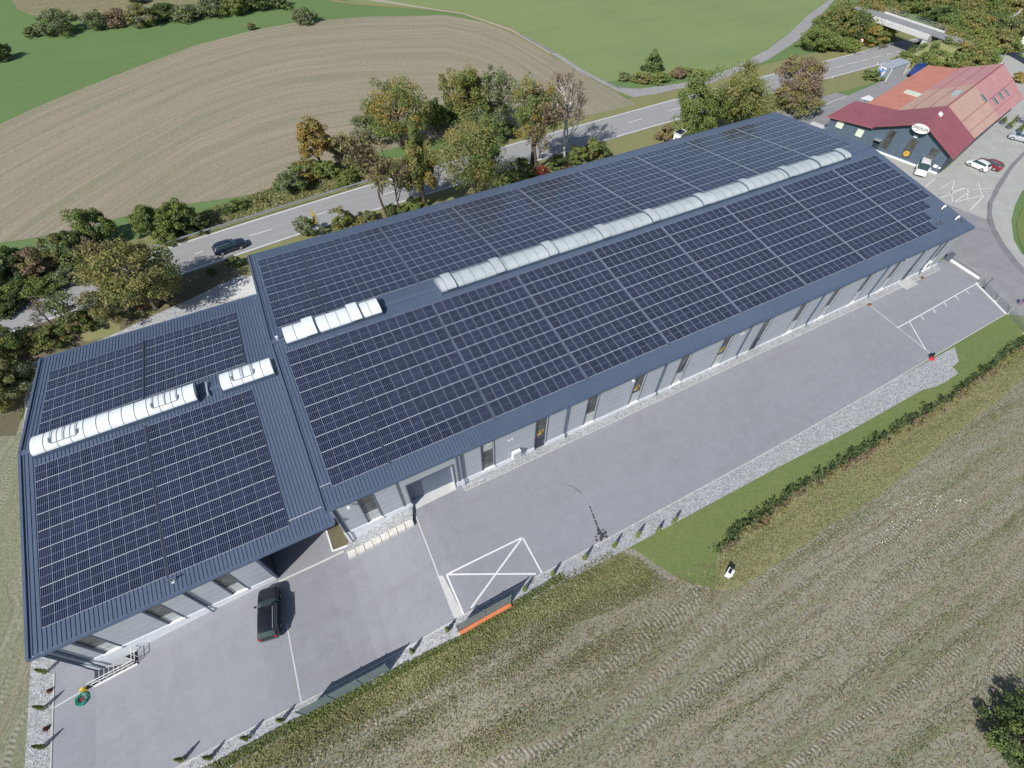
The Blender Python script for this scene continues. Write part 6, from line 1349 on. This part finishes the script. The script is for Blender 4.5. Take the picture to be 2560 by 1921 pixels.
for k in range(9): m.box((x0 + k * .27, y0_ + .01, fl_), (x0 + k * .27 + .268, y1_ - .01, hh(x0) - .22 * (k + .5)))
bs = thing('basement_stair', 'sunken concrete stair at the foot of the lower hall wall with white railing', 'stair', (0, 0, 0)); m.build('steps', M['concrete'], bs)
m = MB(); m.box((x1 - 1.2, YA - .1, fl_ + .01), (x1 - .2, YA - .062, fl_ + 2.1)); m.build('door', M['dark'], bs)
m = MB(); R_ = [(x0, y0_ - .02), (x1 + .02, y0_ - .02), (x1 + .02, y1_ - .2)]
for a, b in zip(R_[:-1], R_[1:]):
    for z in (.55, 1.05): m.bar((a[0], a[1], zf(a[0]) + z), (b[0], b[1], zf(b[0]) + z), .05, .05)
    n = max(1, int(math.dist(a, b) / .55))
    for k in range(n + 1): p = [a[i] + (b[i] - a[i]) * k / n for i in (0, 1)]; m.bar((p[0], p[1], zf(p[0]) - .05), (p[0], p[1], zf(p[0]) + 1.05), .04, .04)
m.build('railing', M['white'], bs); m = MB(); m.bar((x0, y0_ - .08, zf(x0) + .0), (x1, y0_ - .08, zf(x1)), .18, .12); m.build('coping', M['offwhite'], bs)
B = G(*X('r1', 583, 750)[0]); hs = thing('hose_coil', 'loosely coiled green garden hose on the paving by the stair', 'hose', tuple(B)); rng = np.random.default_rng(4); m = MB(); pts = []
for k in range(150): t_ = k / 150 * 2 * PI * 7; r = .4 + .08 * math.sin(k * .37) + rng.normal(0, .02); pts.append((r * math.cos(t_) + .05 * math.sin(k * .05), r * 1.1 * math.sin(t_), .1 + .02 * (k % 7)))
m.tube(pts, .03, 5); m.build('hose', M['green_hose'], hs); m = MB()
for k in range(7): t_ = k / 7 * PI; m.bar((.3 * math.cos(t_), .3 * math.sin(t_), .09), (-.3 * math.cos(t_), -.3 * math.sin(t_), .12), .02, .02)
m.build('reel', M['redcloth'], hs)
B = G(*X('r1', 605, 655)[0]); t = thing('yellow_reel', 'small yellow reel lying at the left end of the stair railing', 'reel', tuple(B)); m = MB(); m.tube([(0, -.12, .25), (0, .12, .25)], .24, 14); m.build('drum', M['yellow'], t); m = MB(); m.tube([(.35, -.1, .12), (.35, .1, .12)], .12, 10); m.bar((0, 0, .1), (.9, .1, .15), .2, .15); m.build('foot', M['black'], t)
B = G(*X('b3', 1865, 1650)[0]); B = G(1818, 1438); t = thing('white_bin', 'white plastic tub with dark opening standing in the field margin', 'tub', (B[0], B[1], 0), .4); m = MB()
m.hexa([(-.28, -.22, 0), (.28, -.22, 0), (.28, .22, 0), (-.28, .22, 0)], [(-.36, -.3, 1.0), (.36, -.3, 1.0), (.36, .3, 1.05), (-.36, .3, 1.05)]); m.build('tub', M['white'], t, bevel=.05); m = MB(); m.box((-.26, -.05, 1.03), (.26, .2, 1.075)); m.build('opening', M['black'], t)  # black plate on top stands in for the shaded inside of the tub
B = G(*X('a8', 1408, 1450)[0]); t = thing('crouching_bag', 'small red and black bag standing at the paving corner', 'bag', (B[0], B[1], .06)); m = MB(); m.hexa([(-.35, -.25, 0), (.3, -.25, 0), (.3, .25, 0), (-.35, .25, 0)], [(-.25, -.18, .45), (.2, -.18, .4), (.2, .18, .4), (-.25, .18, .45)]); m.build('bag', M['red'], t, bevel=.05); m = MB(); m.hexa([(-.1, .1, .3), (.4, .1, .3), (.4, .5, .3), (-.1, .5, .3)], [(0, .15, .75), (.3, .15, .8), (.3, .4, .8), (0, .4, .75)]); m.build('flap', M['black'], t); t.name = 'bag'
for x, y, lab in ((870, 978, 'rusty orange stain stone by the wall under the middle right windows'), (1325, 748, 'rusty orange stain stone by the wall under the right windows')):
    B = G(*X('a8', x, y)[0]); m = MB(); m.hexa([(-.3, -.2, 0), (.3, -.25, 0), (.35, .2, 0), (-.3, .25, 0)], [(-.2, -.12, .2), (.2, -.15, .18), (.22, .12, .2), (-.2, .15, .2)]); o = m.build('brown_stone', M['brown']); o.location = (B[0], B[1], .06); tag(o, lab.replace('stain ', ''), 'stone')
B = G(*X('b3', 0, 0)[0])
# bench under the trees and boulders behind the lower hall
B = G(*X('a5', 1330, 985)[0]); t = thing('wooden_bench', 'dark red brown wooden bench under the large ochre tree', 'bench', (B[0], B[1], B[2]), .3); m = MB(); m.box((-1.9, -.3, .4), (1.9, .25, .48)); m.build('seat', M['brown'], t); m = MB(); m.box((-1.9, .26, .5), (1.9, .32, 1.0)); m.build('backrest', M['brown'], t)
for s in (-1.6, 1.6): m = MB(); m.box((s - .1, -.28, 0), (s + .1, .3, .398)); m.build('leg', M['stone_white'], t)
CZ['k6'] = (0, 860, 6.8)
for i, (x, y, r) in enumerate(((570, 640, .9), (545, 560, .7), (505, 470, .5), (575, 440, .45), (620, 390, .9), (660, 340, .4), (430, 680, .8), (430, 540, .7), (470, 590, .6))):
    B = G(*X('k6', x, y)[0]); bmx = bmesh.new(); bmesh.ops.create_icosphere(bmx, subdivisions=2, radius=r * .75); rr = random.Random(i)
    for v in bmx.verts: v.co *= 1 + rr.uniform(-.18, .18); v.co.z *= .75
    me = bpy.data.meshes.new('boulder'); bmx.to_mesh(me); bmx.free(); me.materials.append(M['stone_white']); o = bpy.data.objects.new('boulder', me); link(o); o.location = (B[0], B[1], B[2] + r * .3); tag(o, ['large', 'rounded', 'small upright', 'small angular', 'broad', 'smallest', 'shaded grey', 'half hidden', 'middle'][i] + ' pale boulder behind the rear left corner of the lower hall', 'boulder', 'boulders behind the lower hall')

# ------------------------------------------------------------------ cars
def car(label, loc, rz, paint, kind='wagon', group=None, name='parked_car', L=4.7, Wd=1.85, Hh=1.5):
    t = thing(name, label, 'van' if kind == 'van' else 'car', loc, rz, group)
    # stations: x (front +), half width factor, sill z, shoulder z, roof z (0 = no greenhouse), roof half width factor
    if kind == 'van': S = [(.5, .80, .35, .62, 0), (.485, .92, .25, .85, 0), (.42, .98, .22, .98, 0), (.33, 1, .22, 1.05, 0), (.16, 1, .22, 1.08, .97), (.08, 1, .22, 1.1, 1.0), (-.2, 1, .22, 1.1, 1.0), (-.44, 1, .22, 1.1, .98), (-.495, .97, .28, 1.05, 0)]
    elif kind == 'hatch': S = [(.5, .58, .38, .58, 0), (.492, .76, .3, .67, 0), (.465, .9, .23, .78, 0), (.4, .97, .2, .86, 0), (.26, 1, .2, .94, 0), (.1, 1, .2, .97, .94), (0, 1, .2, .98, 1), (-.22, 1, .2, .99, .98), (-.36, .98, .2, .99, .9), (-.46, .94, .24, .95, 0), (-.49, .84, .3, .85, 0), (-.5, .7, .4, .72, 0)]
    else: S = [(.5, .55, .38, .58, 0), (.493, .72, .3, .68, 0), (.475, .85, .24, .76, 0), (.43, .95, .2, .85, 0), (.34, .99, .2, .92, 0), (.22, 1, .2, .97, 0), (.085, 1, .2, .99, .93), (0, 1, .2, .99, .99), (-.1, 1, .2, 1.0, 1), (-.28, 1, .2, 1.0, .99), (-.4, .98, .2, 1.0, .93), (-.47, .94, .22, .98, 0), (-.492, .86, .27, .9, 0), (-.5, .72, .36, .75, 0)]
    hs_ = Hh; rows = []
    for x, w, sill, sh_, rf in S:
        X_ = x * L; hw = Wd / 2 * w; sill *= 1; shz = sh_ * Hh / 1.5 if kind != 'van' else sh_ * Hh / 1.95
        if rf: rz_ = Hh * rf; rw = hw * .74; row = [(-hw * .9, sill), (-hw, sill + .25), (-hw, shz * .78), (-hw * .94, shz), (-rw * 1.04, rz_ * .95), (-rw * .7, rz_), (0, rz_ + .015), (rw * .7, rz_), (rw * 1.04, rz_ * .95), (hw * .94, shz), (hw, shz * .78), (hw, sill + .25), (hw * .9, sill)]
        else: row = [(-hw * .9, sill), (-hw, sill + .2 * (shz - sill) + .05), (-hw, shz * .8), (-hw * .93, shz * .97), (-hw * .8, shz), (-hw * .5, shz + .015), (0, shz + .03), (hw * .5, shz + .015), (hw * .8, shz), (hw * .93, shz * .97), (hw, shz * .8), (hw, sill + .2 * (shz - sill) + .05), (hw * .9, sill)]
        rows.append([(X_, y, z) for y, z in row])
    n = len(rows[0]); body = MB(); ws = MB(); rw_ = MB(); sd = MB(); allv = [p for r in rows for p in r]
    gi = [i for i, s in enumerate(S) if s[4]]; g0_, g1_ = gi[0], gi[-1]
    def put(mb, i, j): a, b = rows[i], rows[i + 1]; mb.add([a[j], b[j], b[j + 1], a[j + 1]], [(0, 1, 2, 3)])
    for i in range(len(rows) - 1):
        for j in range(n - 1):
            if i == g0_ - 1 and 4 <= j <= 7: put(ws, i, j)
            elif i == g1_ and 4 <= j <= 7: put(rw_, i, j)
            elif g0_ <= i < g1_ and j in (3, 8) : put(sd, i, j)
            elif i in (g0_ - 1, g1_) and j in (3, 8): put(sd if i == g0_ - 1 else body, i, j)
            else: put(body, i, j)
    body.add(rows[0], [tuple(range(n))]); body.add(rows[-1], [tuple(range(n))[::-1]])
    body.v = body.v; o = body.build('body', M[paint], t, smooth=False)
    bmx = bmesh.new(); bmx.from_mesh(o.data); bmesh.ops.remove_doubles(bmx, verts=bmx.verts[:], dist=.001); bmx.to_mesh(o.data); bmx.free(); o.data.polygons.foreach_set('use_smooth', [True] * len(o.data.polygons))
    try: o.data.set_sharp_from_angle(angle=math.radians(38))
    except Exception: pass
    ws.build('windscreen', M['car_glass'], t); rw_.build('rear_window', M['car_glass'], t); sd.build('side_window', M['car_glass'], t)
    wb = .29 * L
    for x in (wb, -wb):
        for y in (-1, 1):
            m = MB(); yy = y * (Wd / 2 - .1); m.tube([(x, yy - .11, .33), (x, yy + .11, .33)], .33, 18); w = m.build('wheel', M['black'], t); m = MB(); m.tube([(x, yy + y * .112, .33), (x, yy + y * .125, .33)], .21, 12); m.build('rim', M['galv'], w)
    for y in (-1, 1):
        m = MB(); m.hexa([(L * .475, y * Wd * .3 - .16, .5 * Hh / 1.5), (L * .492, y * Wd * .3 - .16, .5 * Hh / 1.5), (L * .492, y * Wd * .3 + .16, .5 * Hh / 1.5), (L * .475, y * Wd * .3 + .16, .5 * Hh / 1.5)], [(L * .45, y * Wd * .36 - .16, .66 * Hh / 1.5), (L * .47, y * Wd * .36 - .16, .66 * Hh / 1.5), (L * .47, y * Wd * .36 + .16, .66 * Hh / 1.5), (L * .45, y * Wd * .36 + .16, .66 * Hh / 1.5)]); m.build('headlight', M['lamp_clear'], t)
        m = MB(); m.box((-L * .497, y * Wd * .36 - .12, .56 * Hh), (-L * .475, y * Wd * .36 + .12, .64 * Hh)); m.build('tail_light', M['lamp_red'], t)
        m = MB(); m.hexa([(L * .13, y * (Wd / 2 + .02), .92 * Hh / 1.5), (L * .17, y * (Wd / 2 + .02), .92 * Hh / 1.5), (L * .17, y * (Wd / 2 + .2), .92 * Hh / 1.5), (L * .13, y * (Wd / 2 + .2), .92 * Hh / 1.5)], [(L * .13, y * (Wd / 2 + .02), 1.06 * Hh / 1.5), (L * .16, y * (Wd / 2 + .02), 1.06 * Hh / 1.5), (L * .16, y * (Wd / 2 + .2), 1.06 * Hh / 1.5), (L * .13, y * (Wd / 2 + .2), 1.06 * Hh / 1.5)]); m.build('mirror', M[paint], t)
    if kind == 'wagon':
        for y in (-1, 1): m = MB(); m.bar((-L * .38, y * Wd * .35, Hh * 1.0), (L * .04, y * Wd * .35, Hh * 1.0), .04, .05); m.build('roof_rail', M['galv'], t)
    return t
def at_pair(c, x0, y0, x1, y1):
    a, b = [G(*q) for q in X(c, x0, y0, x1, y1)]; return (a + b) / 2, math.atan2(a[1] - b[1], a[0] - b[0]), float(np.linalg.norm((a - b)[:2]))
p, r, L_ = at_pair('c3', 172, 500, 175, 830); print('suv', p, math.degrees(r), L_)
car('black estate car parked on the paving in front of the lower hall', (p[0] - .1, p[1], hh(p[0]) + .08), r, 'car_black', 'wagon', L=4.75, Wd=1.88, Hh=1.62)
CZ['q4'] = (480, 420, 4.327)
p, r, L_ = at_pair('q4', 560, 850, 290, 925); print('road car', p, math.degrees(r), L_)
car('dark navy estate car with silver roof rails driving on the road', (p[0], p[1], .08), math.radians(6.5), 'car_navy', 'wagon', L=4.8, Wd=1.85, Hh=1.5, name='car')
p, r, L_ = at_pair('c5', 60, 600, 285, 700); print('white', p, math.degrees(r), L_)
car('white hatchback parked beside the dark red car in the right yard', (p[0] + .85, p[1] - .1, .1), r, 'car_white', 'hatch', L=4.0, Wd=1.78, Hh=1.5)
u_ = np.array([math.cos(r), math.sin(r)])
car('dark red car parked just behind the white hatchback', (p[0] + 3.2, p[1] - .9, .1), r + .05, 'car_red', 'wagon', L=4.3, Wd=1.78, Hh=1.42)
p, r, L_ = at_pair('c5', 640, 265, 850, 320); print('silver', p, math.degrees(r), L_)
car('silver hatchback at the right picture edge in the visitor yard', (p[0] + .9, p[1] + .2, .1), r, 'car_silver', 'hatch', L=4.0, Wd=1.78, Hh=1.52)
p, r, L_ = at_pair('n0', 520, 835, 600, 760); print('van', p, math.degrees(r), L_)
a, b = [G(*q) for q in X('a4', 1250, 1545, 1420, 1480)]; 
car('white passenger van parked against the gable wall of the blue grey building', (float((a + b)[0] / 2) + .4, float((a + b)[1] / 2) + .9, .1), math.radians(208), 'car_white', 'van', L=4.9, Wd=1.95, Hh=1.95)

# ------------------------------------------------------------------ people
def person(label, loc, rz, cols, arm='side'):
    t = thing('person', label, 'person', loc, rz); J = {}
    pts = [('pel', 0, 0, .98, .13), ('sp', 0, 0, 1.15, .12), ('ch', .01, 0, 1.35, .15), ('nk', .01, 0, 1.5, .055), ('hd', .03, 0, 1.6, .09), ('ht', .02, 0, 1.72, .085),
           ('hl', 0, .1, .93, .09), ('kl', .04, .11, .52, .06), ('al', -.02, .11, .09, .042), ('tl', .16, .12, .03, .035), ('hr', 0, -.1, .93, .09), ('kr', .1, -.11, .53, .06), ('ar', .12, -.11, .09, .042), ('tr', .3, -.12, .03, .035),
           ('sl', 0, .2, 1.42, .06), ('el', .02, .27, 1.14, .042), ('wl', .12, .26, .9, .03), ('fl', .15, .25, .8, .025), ('sr', 0, -.2, 1.42, .06), ('er', .1, -.34, 1.2, .042), ('wr', .3, -.42, 1.1, .03), ('fr', .38, -.45, 1.08, .025)]
    ed = [('pel', 'sp'), ('sp', 'ch'), ('ch', 'nk'), ('nk', 'hd'), ('hd', 'ht'), ('pel', 'hl'), ('hl', 'kl'), ('kl', 'al'), ('al', 'tl'), ('pel', 'hr'), ('hr', 'kr'), ('kr', 'ar'), ('ar', 'tr'), ('ch', 'sl'), ('sl', 'el'), ('el', 'wl'), ('wl', 'fl'), ('ch', 'sr'), ('sr', 'er'), ('er', 'wr'), ('wr', 'fr')]
    ix = {p[0]: i for i, p in enumerate(pts)}; me = bpy.data.meshes.new('body'); me.from_pydata([p[1:4] for p in pts], [(ix[a], ix[b]) for a, b in ed], [])
    o = bpy.data.objects.new('body', me); link(o); md = o.modifiers.new('skin', 'SKIN'); 
    sv = me.skin_vertices[0].data if me.skin_vertices else None
    if sv is None:
        bmx = bmesh.new(); bmx.from_mesh(me); bmx.verts.layers.skin.verify(); bmx.to_mesh(me); bmx.free(); sv = me.skin_vertices[0].data
    for i, p in enumerate(pts): sv[i].radius = (p[4], p[4]); sv[i].use_root = i == 0
    o.modifiers.new('sub', 'SUBSURF').levels = 1; dg = bpy.context.evaluated_depsgraph_get(); m2 = bpy.data.meshes.new_from_object(o.evaluated_get(dg)); bpy.data.objects.remove(o)
    m2.materials.clear()
    for c in ('skin', cols[0], cols[1], 'offwhite'): m2.materials.append(M[c])
    for f in m2.polygons:
        z = f.center.z; y = abs(f.center.y); f.use_smooth = True
        f.material_index = 3 if z < .1 else (2 if z < .98 and not (y > .2) else (0 if z > 1.5 or (y > .235 and z < .95) or f.center.x > .29 else 1))
    ob = bpy.data.objects.new('body', m2); link(ob); ob.parent = t
    bmx = bmesh.new(); bmesh.ops.create_icosphere(bmx, subdivisions=2, radius=.11, matrix=Matrix.Translation((.0, 0, 1.69))); me = bpy.data.meshes.new('hair'); bmx.to_mesh(me); bmx.free(); me.materials.append(M['hair']); h = bpy.data.objects.new('hair', me); link(h); h.parent = t
    return t
B = G(2543, 768); person('person in purple top and mauve trousers walking on the access road', (B[0], B[1], .08), .6, ('purple', 'trousers'))
B = G(2570, 765); person('person in dark red cut by the right picture edge beside the walker', (B[0], B[1], .08), 2.8, ('redcloth', 'purple'))
# planters and terrace table at the right edge
for i, (x, y, tx, ty, lab) in enumerate(((345, 800, 440, 650, 'large round planter with a leaning yellow green conifer near the silver car'), (190, 700, 230, 600, 'dark planter against the blue grey wall under the pink roof'), (560, 880, 690, 800, 'small conifer in a pot right beside the silver car'))):
    B = G(*X('n8', x, y)[0]); t = thing('planter', lab, 'planter', tuple(B), 0, 'planters at the visitor yard'); m = MB(); m.tube([(0, 0, 0), (0, 0, .6)], [.4, .55], 14); m.build('pot', M['frame'], t)
    rng = np.random.default_rng(20 + i); h = (2.2, 1.0, 1.6)[i]; z = rng.random(500); c = np.stack([rng.normal(0, .35, 500) * (1.05 - z), rng.normal(0, .35, 500) * (1.05 - z), .6 + z * h], 1); fast_quads('foliage', quads_from(c, .22, rng), [M['leaf_bright' if i != 1 else 'leaf_dark'], M['leaf_green']], rng.integers(0, 2, 500), t)
B = G(*X('n8', 640, 660)[0]); t = thing('terrace_table', 'grey terrace table with benches at the right edge', 'table', tuple(B), .3); m = MB(); m.box((-1.1, -.5, .7), (1.1, .5, .76)); m.build('top', M['galv'], t)
for s in (-1, 1): m = MB(); m.box((-1.1, s * .9 - .18, .42), (1.1, s * .9 + .18, .47)); m.build('bench', M['purple'], t); m = MB(); m.box((s * .8 - .05, -.9, 0), (s * .8 + .05, .9, .419)); m.build('leg', M['frame'], t)

# ------------------------------------------------------------------ light, sky, camera
AZI = math.radians(206); EL = math.radians(41)
sd = Vector((math.cos(AZI) * math.cos(EL), math.sin(AZI) * math.cos(EL), math.sin(EL)))
sun = bpy.data.lights.new('sun', 'SUN'); sun.energy = 4.7; sun.angle = math.radians(.53); sun.color = (1.0, .97, .93); so = bpy.data.objects.new('sun', sun); link(so); so.rotation_euler = sd.to_track_quat('Z', 'Y').to_euler(); so.location = (0, -40, 60)
w = bpy.data.worlds.new('World'); SC.world = w; w.use_nodes = True; nt = w.node_tree; nt.nodes.clear(); sk = nt.nodes.new('ShaderNodeTexSky'); sk.sky_type = 'NISHITA'; sk.sun_disc = False; sk.sun_elevation = EL; sk.sun_rotation = math.atan2(sd.x, sd.y); sk.dust_density = 1.0; sk.ozone_density = 1.5
bg = nt.nodes.new('ShaderNodeBackground'); bg.inputs[1].default_value = .09; ou = nt.nodes.new('ShaderNodeOutputWorld'); nt.links.new(sk.outputs[0], bg.inputs[0]); nt.links.new(bg.outputs[0], ou.inputs[0])
cd = bpy.data.cameras.new('camera'); co = bpy.data.objects.new('camera', cd); link(co); SC.camera = co
cd.sensor_fit = 'HORIZONTAL'; cd.sensor_width = 36; cd.lens = 36 * FPX / W0; cd.clip_start = .5; cd.clip_end = 3000
co.matrix_world = Matrix([[*RM[i], CAM[i]] for i in range(3)] + [[0, 0, 0, 1]])
SC.view_settings.view_transform = 'Standard'; SC.view_settings.look = 'None'; SC.view_settings.gamma = 1; SC.view_settings.exposure = 0.0
SC.cycles.max_bounces = 5; SC.cycles.diffuse_bounces = 3; SC.cycles.transparent_max_bounces = 4
print('objects', len(bpy.data.objects))
